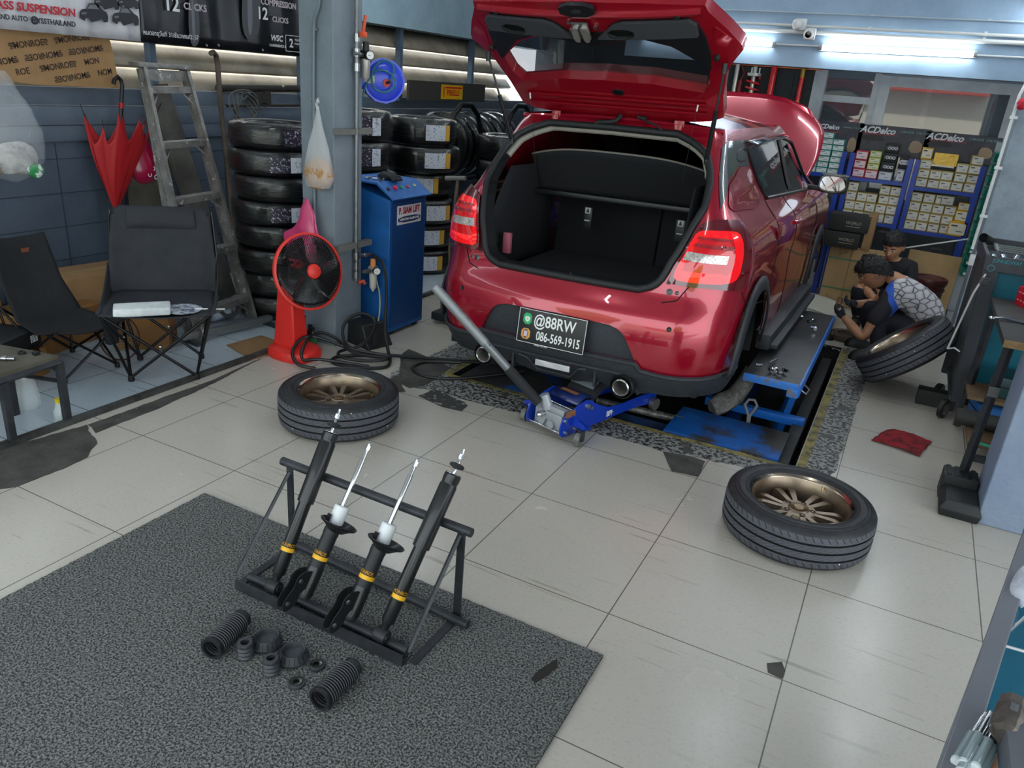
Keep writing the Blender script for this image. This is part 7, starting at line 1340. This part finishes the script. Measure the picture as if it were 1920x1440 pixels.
# cases on the bench shelves
def tcase(loc, d, rz, m, label, nm='tool_case'):
    t = thing(nm, label, 'case', loc, rz); b = MB(); b.box((0, 0, d[2] / 2), d, bev=.012); b.obj('case_shell', m, t); b = MB(); b.box((0, 0, d[2] * .55), (d[0] + .004, d[1] + .004, .008)); b.obj('case_seam', mat('seam_black', '0c0c0d', .5), t); b = MB(); b.box((0, -d[1] / 2 - .006, d[2] * .6), (.05, .012, .03), bev=.003); b.obj('case_latch', STD, t)
tcase((3.85, 3.90, .29), (.40, .24, .12), R(-12), mat('case_teal', '1c3b40', .4), 'dark teal tool case on the bench shelf'); tcase((3.70, 3.78, .16), (.20, .30, .09), R(12), mat('case_blue', '2a62a0', .45), 'blue tool case low on the bench shelf'); tcase((3.86, 3.50, .16), (.30, .22, .07), R(-5), mat('case_red', 'a8222e', .4), 'red tool case on the lowest bench shelf'); tcase((4.05, 3.92, .29), (.2, .22, .10), R(0), mat('case_red2', '8a1f2a', .4), 'dark red case behind the teal tool case')
b = MB(); b.box((3.78, 3.38, .172), (.22, .03, .02), T_(0, 0, 0)); b.cyl((3.56, 3.34, .175), (3.85, 3.30, .175), .008, n=8); tag(b.obj('green_handle_tool', mat('tool_green', '1e8a66', .4)), 'green-handled tool on the lowest bench shelf', 'tool')
b = MB(); b.cyl((3.50, 3.62, .20), (3.88, 3.60, .21), .045, n=18); tag(b.obj('rubber_pipe', mat('pipe_dark', '2c2a29', .7)), 'dark rubber pipe section poking out of the bench shelf', 'pipe')
# near trolley at the lower right corner
nc = thing('tool_trolley', 'teal tool trolley with grey rim in the lower right corner, closest to the camera', 'trolley', (3.6, .4, 0)); ON = V((3.6, .4, 0)); Q = lambda n, f, m, par=None, **k: cp_(n, f, m, par, t=nc, o=ON, **k)
e0, e1 = V((3.215, -.02, .80)), V((3.435, 1.05, .80)); dn = (e1 - e0).normalized(); pn = V((dn.y, -dn.x, 0))
def pt(s, w, z): q = e0 + dn * s + pn * w; return (q.x, q.y, z)
LN = (e1 - e0).length
Q('rim', lambda b: b.rings([[pt(-.3, 0, .80), pt(LN, 0, .80), pt(LN, .035, .80), pt(-.3, .035, .80)], [pt(-.3, 0, .835), pt(LN, 0, .835), pt(LN, .035, .835), pt(-.3, .035, .835)]]), mat('rim_grey', '6c6e75', .45, .2), bev=.003)
Q('teal_tray', lambda b: (b.rings([[pt(-.3, .035, .70), pt(LN, .035, .70), pt(LN, .5, .70), pt(-.3, .5, .70)], [pt(-.3, .035, .71), pt(LN, .035, .71), pt(LN, .5, .71), pt(-.3, .5, .71)]]), b.rings([[pt(-.3, .03, .70), pt(LN, .03, .70), pt(LN, .04, .70), pt(-.3, .04, .70)], [pt(-.3, .03, .81), pt(LN, .03, .81), pt(LN, .04, .81), pt(-.3, .04, .81)]])), mat('tray_teal', '0a6b84', .35, col2='0b6078', vs=3, coat=.3))
Q('outer_panel', lambda b: b.rings([[pt(-.3, .006, .12), pt(LN, .006, .12), pt(LN, .02, .12), pt(-.3, .02, .12)], [pt(-.3, .006, .80), pt(LN, .006, .80), pt(LN, .02, .80), pt(-.3, .02, .80)]]), TEA)
Q('end_rim', lambda b: b.rings([[pt(LN - .03, 0, .80), pt(LN, 0, .80), pt(LN, .5, .80), pt(LN - .03, .5, .80)], [pt(LN - .03, 0, .835), pt(LN, 0, .835), pt(LN, .5, .835), pt(LN - .03, .5, .835)]]), mat('rim_grey', '6c6e75', .45, .2)); Q('trolley_body', lambda b: b.box((3.62, .25, .35), (.3, .7, .6)), TEA)
SDR = mat('handle_clear', '8fa0a4', .2, alpha=.8, coat=1)
SD0 = ((3.26,.11,.84), (3.266,.099,.85), (3.277,.103,.84), (3.282,.1,.85), (3.291,.101,.84), (3.262,.077,.85)); SD1 = ((3.307,.256,.83), (3.312,.249,.84), (3.322,.26,.83), (3.323,.236,.84), (3.332,.243,.83), (3.305,.208,.84))
for k in range(6):
    p, d = V(SD0[k]), V(SD1[k]) - V(SD0[k]); t = thing('screwdriver', 'steel-shafted screwdriver racked in the near trolley', 'screwdriver', p, group='screwdrivers in the near trolley'); b = MB(); b.cyl((0, 0, 0), d * .52, .0075, .008, n=14); b.obj('driver_handle', SDR, t); b = MB(); b.cyl(d * .5, d, .0045, n=10); b.obj('driver_shaft', CHR, t); b = MB(); b.cyl(-d * .04, V((0, 0, 0)), .007, .0075, n=14); b.obj('driver_cap', mat('handle_end', 'c9cfd0', .3), t)
hc = V((3.328,.21,.87)); t = thing('sledge_hammer', 'worn steel sledge hammer head standing in the near trolley', 'hammer', hc, R(-12)); t.scale = (.8, .8, .8); b = MB(); P8 = lambda r_, y: [V((r_ * math.cos(a), y, r_ * math.sin(a))) for a in [PI / 8 + PI / 4 * k for k in range(8)]]
b.rings([P8(.018, -.062), P8(.026, -.052), P8(.027, -.03), P8(.030, -.02), P8(.030, .02), P8(.027, .03), P8(.027, .052), P8(.018, .062)]); b.obj('hammer_head', mat('hammer_steel', '4f4a46', .5, .6, col2='6d655d', vs=24), t, ang=25); b = MB(); b.cyl((0, -.0, -.25), (0, 0, -.02), .014, n=12); b.obj('hammer_handle', mat('wood_handle', '5c3a26', .6), t); b = MB(); b.box((0, 0, .03), (.014, .02, .004)); b.obj('hammer_wedge', STL, t)
for a, c in (((3.373,.643,.83), (3.325,.512,.82)), ((3.38,.614,.83), (3.32,.467,.82)), ((3.393,.598,.83), (3.35,.513,.82)), ((3.391,.748,.83), (3.363,.689,.82))):
    b = MB(); b.cyl(a, c, .0032, n=8); tag(b.obj('hanging_peg', CHR), 'bright steel peg sticking out from the near trolley rim', 'peg', 'pegs on the near trolley')
b = MB(); b.tube([(3.331,.488,.83), (3.331,.476,.83), (3.347,.474,.83), (3.39,.478,.83)], .003, 8); tag(b.obj('bent_rod', mat('rod_steel', 'b4b6b8', .5, .3)), 'bent bright rod lying across the near teal tray', 'rod')
b = MB(); b.sph((3.394,.699,.84), (.018, .045, .04), 20, 14).noise(.014, 26); tag(b.obj('white_cloth', mat('cloth_white', 'b9bcc8', .9, col2='9a9da8', vs=20)), 'scrunched white cloth hanging at the right frame edge on the near trolley', 'cloth')
b = MB(); b.box((3.341,.138,.86), (.05, .12, .05), T_(), bev=.006); tag(b.obj('grey_tool_box', mat('box_grey', '55585e', .5)), 'grey box edge at the very bottom right corner', 'box')
# parts on the floor by the mechanics
t = thing('brake_drum_part', 'rusty brown brake drum lying on the floor beside the mechanic', 'brake drum', (2.80, 5.50, 0)); RST = mat('rust_brown', '4a4038', .7, .4, col2='5f5145', vs=10); b = MB(); b.lathe([(0, .03), (.07, .03), (.075, .05), (.115, .052), (.118, .045), (.132, .045), (.135, .03), (.13, 0), (0, 0)], 44); b.obj('drum_body', RST, t); b = MB(); b.lathe([(.03, .036), (.055, .036), (.055, .030)], 30); b.obj('drum_hub', mat('drum_dark', '2a2522', .6), t)
t = thing('hub_assembly', 'black hub with shiny studs on the floor under the lift deck corner', 'hub', (2.66, 5.40, 0)); b = MB(); b.lathe([(0, .05), (.03, .05), (.05, .03), (.06, .0)], 20); b.obj('hub_body', mat('hub_black', '171717', .5), t)
for k in range(4): b = MB(); b.cyl((.035 * math.cos(k * 1.6), .035 * math.sin(k * 1.6), .03), (.035 * math.cos(k * 1.6), .035 * math.sin(k * 1.6), .075), .009, n=8); b.obj('hub_stud', CHR, t)
b = MB(); b.cyl((2.72, 5.12, .012), (2.80, 5.06, .012), .011, n=12); tag(b.obj('socket_bar', CHR), 'steel socket lying on the cement by the mechanic shoes', 'socket')
b = MB(); b.cyl((2.68, 5.08, 0), (2.68, 5.08, .03), .012, n=6); tag(b.obj('hex_nut', CHR), 'single nut standing on the cement by the lift', 'nut')
b = MB(); b.grid(lambda u, v: (2.40 + .30 * u, 5.5 + .55 * v, .19 - .05 * u * u + .02 * math.sin(3 * v)), 8, 8); tag(b.obj('plastic_tray', mat('tray_pale', 'b4b1a2', .5), solid=.008), 'pale curved plastic tray held by the mechanic under the car sill', 'tray')
b = MB(); b.box((2.55, 5.25, .17), (.22, .16, .05), bev=.006); b.cyl((2.62, 5.30, 0), (2.62, 5.30, .15), .03); tag(b.obj('blue_support', mat('support_navy', '14204a', .5)), 'dark blue jack stand under the sill before the mechanic', 'stand')
b = MB(); b.tube([(.905,1.526,.46), (.905,1.509,.257)], .004, 6) if False else None
# ---------------------------------------------------------------- mechanics
SKN = mat('skin', 'b98868', .5, col2='a87656', vs=12); HAI = mat('hair_black', '0c0b0c', .55, col2='18161a', vs=60, bump=.6, bs=120); GLV = mat('glove_dark', '2a2e36', .75, col2='343943', vs=40, bump=.3, bs=200)
PNT = mat('trousers_dark', '14161e', .85, col2='1b1e28', vs=14, bump=.2, bs=30); TSH = mat('tshirt_black', '121318', .85, col2='1a1b21', vs=9, bump=.3, bs=16); SHO = mat('shoe_black', '141416', .5)
def skin(name, J, E, m, parent=None, lv=2):
    """continuous limb surface grown round a skeleton: J joint -> (point, radius); E pairs of joints"""
    ks = list(J); me = bpy.data.meshes.new(name); me.from_pydata([J[k][0] for k in ks], [(ks.index(a), ks.index(c)) for a, c in E], []); o = bpy.data.objects.new(name, me); COL.objects.link(o)
    o.modifiers.new('k', 'SKIN').use_smooth_shade = True; sv = me.skin_vertices[0].data
    for i, k in enumerate(ks): r_ = J[k][1]; sv[i].radius = r_ if isinstance(r_, tuple) else (r_, r_); sv[i].use_root = i == 0
    d = o.modifiers.new('u', 'SUBSURF'); d.levels = lv; d.render_levels = lv; me.materials.append(m)
    if parent: o.parent = parent
    return o
def hand(parent, w, d, up, label=None):
    """gloved hand: palm, four curled fingers of unequal length and a thumb from the side"""
    d = V(d).normalized(); M = frame(w, d, up); J = {'p0': (M @ V((0, 0, 0)), (.022, .026)), 'p1': (M @ V((.004, 0, .045)), (.018, .036)), 'p2': (M @ V((.004, 0, .075)), (.015, .034))}
    h = skin('glove', J, [('p0', 'p1'), ('p1', 'p2')], GLV, parent)
    for k, (y, l) in enumerate(((-.028, .85), (-.010, 1.0), (.009, .95), (.027, .75))):
        P = [(0, y * .8, .07), (.006, y, .07 + .030 * l), (.026, y * .95, .07 + .050 * l), (.044, y * .85, .07 + .046 * l)]
        skin('finger', {i: (M @ V(p), .0098 - .0007 * i) for i, p in enumerate(P)}, [(0, 1), (1, 2), (2, 3)], GLV, h)
    P = [(.006, -.022, .02), (.020, -.040, .045), (.036, -.036, .066), (.046, -.028, .08)]; skin('thumb', {i: (M @ V(p), .0112 - .0009 * i) for i, p in enumerate(P)}, [(0, 1), (1, 2), (2, 3)], GLV, h)
def head(parent, c, fwd, up, sc=1, longer=False):
    """head mesh with brow, nose, lips, chin, ears, eyes; hair shell on top. local: z up, -y forward"""
    M = frame(c, up, V(fwd).cross(V(up)) * -1); y = M.col[1].to_3d()
    if y.dot(V(fwd)) > 0: M = M @ Matrix.Rotation(PI, 4, 'Z')
    b = MB()
    def hd(u, v):
        a = 2 * PI * u - PI / 2; th = PI * v; z = -math.cos(th); s = math.sin(th) ** .85; x = math.cos(a) * s * .074; yy = math.sin(a) * s * .096; zz = z * .118
        fr = max(0, -math.sin(a)) ** 2
        if z < -.1: x *= 1 - .30 * ((-.1 - z) / .9); yy *= 1 - (.30 if math.sin(a) > 0 else .06) * ((-.1 - z) / .9)
        g = lambda cx, cz, wx, wz: math.exp(-(((x - cx) / wx) ** 2 + ((zz - cz) / wz) ** 2))
        d = .022 * g(0, -.028, .013, .016) + .012 * g(0, -.008, .010, .026) + .006 * g(0, -.062, .02, .008) + .005 * g(0, -.075, .02, .007) + .008 * g(0, -.1, .025, .016) + .005 * (g(.03, .016, .02, .008) + g(-.03, .016, .02, .008)) - .009 * (g(.03, 0, .016, .010) + g(-.03, 0, .016, .010)) + .004 * (g(.045, -.03, .02, .02) + g(-.045, -.03, .02, .02))
        return V((x, yy - d * fr ** .5 * (1 if fr > 0 else 0), zz)) * sc
    b.grid(lambda u, v: M @ hd(u, v), 56, 44, cu=True); h = b.obj('head', SKN, parent)
    for s in (1, -1):
        b = MB(); b.sph((s * .030 * sc, -.083 * sc, .0), (.0135 * sc, .010 * sc, .0065 * sc), 14, 8, M); b.obj('eye', mat('eye_white', 'c9bfb5', .3), h); b = MB(); b.sph((s * .030 * sc, -.0905 * sc, -.001), (.006 * sc, .004 * sc, .006 * sc), 10, 8, M); b.obj('iris', mat('iris_dark', '140c08', .2), h)
        b = MB(); b.tube([M @ V((s * x * sc, yy * sc, z * sc)) for x, yy, z in ((.013, -.098, .017), (.030, -.095, .023), (.047, -.083, .018))], [.0035, .0042, .0025], 6); b.obj('eyebrow', HAI, h)
        b = MB(); b.sph((s * .076 * sc, .012 * sc, -.005 * sc), (.009 * sc, .020 * sc, .033 * sc), 14, 10, M); b.sph((s * .083 * sc, .008 * sc, -.0 * sc), (.006 * sc, .010 * sc, .018 * sc), 10, 8, M); b.obj('ear', SKN, h)
    b = MB(); b.tube([M @ V((x * sc, yy * sc, z * sc)) for x, yy, z in ((-.024, -.084, -.067), (-.01, -.0935, -.0655), (0, -.0945, -.067), (.01, -.0935, -.0655), (.024, -.084, -.067))], [.002, .004, .0045, .004, .002], 6); b.obj('lips', mat('lips', '8a5248', .5), h)
    b = MB()
    def hr(u, v):
        a = 2 * PI * u - PI / 2; th = PI * (.02 + v * .98); fr = max(0, -math.sin(a)); lim = .010 + .042 * fr ** .6 - (.085 if longer else .06) * max(0, math.sin(a)); z0 = lim * sc; z1 = .135 * sc; z = z0 + (z1 - z0) * math.sin(v * PI / 2); q = (z - z0) / (z1 - z0); s = math.sqrt(max(0, 1 - q ** 2.6)); k = 1.12 if not longer else 1.18
        p = V((math.cos(a) * .077 * s * k * sc, math.sin(a) * .100 * s * k * sc + .004, z)); return M @ (p + noise.noise_vector(p * 60) * .008 * sc + noise.noise_vector(p * 170) * .004 * sc)
    b.grid(hr, 72, 30, cu=True); ho = b.obj('hair', HAI, parent, ang=80)
    b = MB()
    for k in range(170 if longer else 110):
        a = random.random() * 2 * PI; v = random.random() ** 1.3 * .9; p = hr((a + PI / 2) / (2 * PI) % 1, v); n_ = (p - M @ V((0, 0, .02))).normalized(); tg_ = (V((0, 0, -1)) if v < .5 else V((random.uniform(-1, 1), random.uniform(-1, 1), 0))) ; b.cyl(p - n_ * .008, p + n_ * random.uniform(.006, .018) + tg_ * random.uniform(.006, .016), .0035, .0006, n=5)
    b.obj('hair_tuft', HAI, ho); return h
# mechanic in the patterned shirt
m1 = thing('person', 'person squatting in a grey tread-patterned shirt and dark gloves, working beside the car', 'person', (3.1, 5.3, 0)); o1 = V((3.1, 5.3, 0)); L1 = lambda x, y, z: V((x, y, z)) - o1
J = dict(pel=(L1(3.32, 5.40, .24), (.13, .12)), waist=(L1(3.28, 5.38, .37), (.125, .115)), chest=(L1(3.16, 5.33, .50), (.135, .12)), neck=(L1(3.04, 5.28, .575), .058), hd=(L1(2.97, 5.26, .60), .055),
         ls=(L1(3.06, 5.16, .49), .062), le=(L1(2.925, 5.10, .135), .043), lw=(L1(2.752, 5.136, .272), .03), rs=(L1(3.08, 5.45, .49), .06), re=(L1(2.93, 5.50, .32), .042), rw=(L1(2.80, 5.36, .32), .03),
         lh=(L1(3.25, 5.27, .22), .095), lk=(L1(2.99, 5.16, .30), .07), la=(L1(3.05, 5.05, .07), .04), lt=(L1(2.93, 5.00, .035), .035), rh=(L1(3.27, 5.50, .22), .09), rk=(L1(2.88, 5.42, .31), .068), ra=(L1(3.0, 5.36, .07), .04), rt=(L1(2.87, 5.33, .035), .035))
skin('body', J, [('pel', 'waist'), ('waist', 'chest'), ('chest', 'neck'), ('neck', 'hd'), ('chest', 'ls'), ('ls', 'le'), ('le', 'lw'), ('chest', 'rs'), ('rs', 're'), ('re', 'rw'), ('pel', 'lh'), ('lh', 'lk'), ('lk', 'la'), ('la', 'lt'), ('pel', 'rh'), ('rh', 'rk'), ('rk', 'ra'), ('ra', 'rt')], SKN, m1)
def shirt_mat():
    M = bpy.data.materials.new('tread_shirt'); M.use_nodes = True; T = M.node_tree; N = T.nodes; L = T.links; b = N['Principled BSDF']; b.inputs['Roughness'].default_value = .8
    tc = N.new('ShaderNodeTexCoord'); mp = N.new('ShaderNodeMapping'); L.new(tc.outputs['Object'], mp.inputs[0]); mp.inputs['Rotation'].default_value = (0, R(35), 0)
    v = N.new('ShaderNodeTexVoronoi'); v.feature = 'DISTANCE_TO_EDGE'; v.inputs['Scale'].default_value = 15; v.inputs['Randomness'].default_value = .75; L.new(mp.outputs[0], v.inputs[0]); mp.inputs['Scale'].default_value = (1, .7, 1.5)
    n = N.new('ShaderNodeTexNoise'); n.inputs['Scale'].default_value = 7; n.inputs['Detail'].default_value = 6; L.new(tc.outputs['Object'], n.inputs[0])
    def ramp(src, st):
        r_ = N.new('ShaderNodeValToRGB'); L.new(src, r_.inputs[0]); e = r_.color_ramp.elements
        while len(e) < len(st): e.new(.5)
        for i, (p, c) in enumerate(st): e[i].position = p; e[i].color = hx(c)
        return r_.outputs[0]
    cl = ramp(v.outputs[0], [(0, '3a3a42'), (.03, '57565e'), (.075, 'a9a6ab'), (.5, 'c9c6c8')])
    sp = N.new('ShaderNodeSeparateXYZ'); L.new(tc.outputs['Object'], sp.inputs[0])
    def mth(op, a, c): 
        m = N.new('ShaderNodeMath'); m.operation = op
        for i, q in enumerate((a, c)):
            if isinstance(q, (int, float)): m.inputs[i].default_value = q
            else: L.new(q, m.inputs[i])
        return m.outputs[0]
    d = mth('ADD', mth('ADD', sp.outputs[0], mth('MULTIPLY', sp.outputs[2], .42)), mth('MULTIPLY', n.outputs[0], .16))
    bl = ramp(mth('ADD', mth('MULTIPLY', d, 2), .0), [(0, '26262c'), (.38, '2e2e35'), (.385, '2f5cc0'), (.50, '3f6ac8'), (.505, 'ffffff')]); bl.node.color_ramp.interpolation = 'CONSTANT'
    mk = ramp(mth('MULTIPLY', d, 2), [(0, '000000'), (.505, 'ffffff')]); mk.node.color_ramp.interpolation = 'CONSTANT'
    x = N.new('ShaderNodeMix'); x.data_type = 'RGBA'; L.new(mk, x.inputs[0]); L.new(bl, x.inputs[6]); L.new(cl, x.inputs[7]); L.new(x.outputs[2], b.inputs['Base Color']); return M
JS = dict(w0=(L1(3.345, 5.41, .215), (.15, .14)), w1=(L1(3.285, 5.38, .385), (.15, .145)), ch=(L1(3.17, 5.33, .505), (.15, .145)), nk=(L1(3.065, 5.29, .56), .078), ls=(L1(3.06, 5.165, .485), .085), l2=(L1(2.955, 5.11, .23), .068), rs=(L1(3.08, 5.45, .485), .08), r2=(L1(2.975, 5.49, .36), .066))
skin('shirt', JS, [('w0', 'w1'), ('w1', 'ch'), ('ch', 'nk'), ('ch', 'ls'), ('ls', 'l2'), ('ch', 'rs'), ('rs', 'r2')], shirt_mat(), m1)
JP = {k: (J[k][0], (J[k][1] if isinstance(J[k][1], float) else .125) * 1.2) for k in ('pel', 'lh', 'lk', 'la', 'rh', 'rk', 'ra')}; JP['wst'] = (J['pel'][0].lerp(J['waist'][0], .7), .15)
skin('trousers', JP, [('pel', 'wst'), ('pel', 'lh'), ('lh', 'lk'), ('lk', 'la'), ('pel', 'rh'), ('rh', 'rk'), ('rk', 'ra')], PNT, m1)
for a, c in (('la', 'lt'), ('ra', 'rt')): p, q = J[a][0], J[c][0]; f_ = (q - p); f_.z = 0; f_.normalize(); M = frame((p.x + f_.x * .05, p.y + f_.y * .05, 0), (0, 0, 1), f_); b = MB(); b.rings([[M @ V((x * k, y_ * k, z)) for x, y_ in rnd_poly([(-.10, -.045), (.13, -.048), (.16, 0), (.13, .048), (-.10, .045)], 2)] for k, z in ((.98, 0), (1, .02), (.9, .05), (.55, .085))]); b.obj('shoe', SHO, m1)
head(m1, L1(2.885, 5.24, .605), (-.78, -.12, -.58), (-.52, -.08, .82), 1.0, True)
hand(m1, L1(2.775, 5.13, .255), (-.75, .2, .35), (.1, .5, .6)); hand(m1, L1(2.83, 5.37, .315), (-.85, -.35, .15), (.1, -.4, .7))
b = MB(); b.cyl((2.70, 5.20, .32), (2.70, 5.30, .35), .022, n=12); tag(b.obj('brake_cylinder', mat('rust_drum', '5b4a3a', .7)), 'small rusty brake part held in the gloved hands', 'part')
# mechanic in the black t-shirt
m2 = thing('person', 'person crouching in a black t-shirt, looking down, behind the patterned shirt', 'person', (2.98, 6.1, 0)); o2 = V((2.98, 6.1, 0)); L2 = lambda x, y, z: V((x, y, z)) - o2
J = dict(pel=(L2(3.0, 6.30, .20), (.13, .12)), waist=(L2(2.995, 6.26, .33), (.125, .11)), chest=(L2(2.985, 6.17, .48), (.14, .115)), neck=(L2(2.975, 6.10, .585), .055), hd=(L2(2.97, 6.06, .64), .055), ls=(L2(2.83, 6.12, .51), .06), le=(L2(2.83, 5.97, .33), .045), lw=(L2(2.945, 5.88, .262), .032), rs=(L2(3.13, 6.14, .52), .06), re=(L2(3.16, 6.0, .33), .045), rw=(L2(3.035, 5.84, .277), .032), lh=(L2(2.92, 6.24, .19), .09), lk=(L2(2.79, 5.95, .33), .07), la=(L2(2.83, 6.02, .07), .04), lt=(L2(2.82, 5.9, .035), .035), rh=(L2(3.08, 6.24, .19), .09), rk=(L2(3.14, 5.96, .33), .07), ra=(L2(3.12, 6.02, .07), .04), rt=(L2(3.12, 5.9, .035), .035))
skin('body', J, [('pel', 'waist'), ('waist', 'chest'), ('chest', 'neck'), ('neck', 'hd'), ('chest', 'ls'), ('ls', 'le'), ('le', 'lw'), ('chest', 'rs'), ('rs', 're'), ('re', 'rw'), ('pel', 'lh'), ('lh', 'lk'), ('lk', 'la'), ('la', 'lt'), ('pel', 'rh'), ('rh', 'rk'), ('rk', 'ra'), ('ra', 'rt')], SKN, m2)
JS = dict(w0=(L2(3.0, 6.29, .22), (.145, .14)), w1=(L2(2.995, 6.25, .36), (.145, .135)), ch=(L2(2.985, 6.165, .49), (.15, .14)), nk=(L2(2.978, 6.11, .56), .075), ls=(L2(2.83, 6.12, .51), .08), l2=(L2(2.82, 6.01, .37), .066), rs=(L2(3.13, 6.14, .52), .08), r2=(L2(3.155, 6.05, .40), .066))
skin('t_shirt', JS, [('w0', 'w1'), ('w1', 'ch'), ('ch', 'nk'), ('ch', 'ls'), ('ls', 'l2'), ('ch', 'rs'), ('rs', 'r2')], TSH, m2)
JP = {k: (J[k][0], (J[k][1] if isinstance(J[k][1], float) else .125) * 1.14) for k in ('pel', 'lh', 'lk', 'la', 'rh', 'rk', 'ra')}; skin('trousers', JP, [('pel', 'lh'), ('lh', 'lk'), ('lk', 'la'), ('pel', 'rh'), ('rh', 'rk'), ('rk', 'ra')], PNT, m2)
for a, c in (('la', 'lt'), ('ra', 'rt')): p, q = J[a][0], J[c][0]; f_ = (q - p); f_.z = 0; f_.normalize(); M = frame((p.x + f_.x * .05, p.y + f_.y * .05, 0), (0, 0, 1), f_); b = MB(); b.rings([[M @ V((x * k, y_ * k, z)) for x, y_ in rnd_poly([(-.10, -.045), (.13, -.048), (.16, 0), (.13, .048), (-.10, .045)], 2)] for k, z in ((.98, 0), (1, .02), (.9, .05), (.55, .085))]); b.obj('shoe', SHO, m2)
head(m2, L2(2.965, 6.04, .70), (-.25, -.9, -.36), (-.10, -.34, .93), .98)
hand(m2, L2(2.93, 5.90, .27), (.5, -.7, -.2), (.3, .2, 1)); hand(m2, L2(3.05, 5.86, .28), (-.4, -.8, -.1), (-.3, .2, 1))
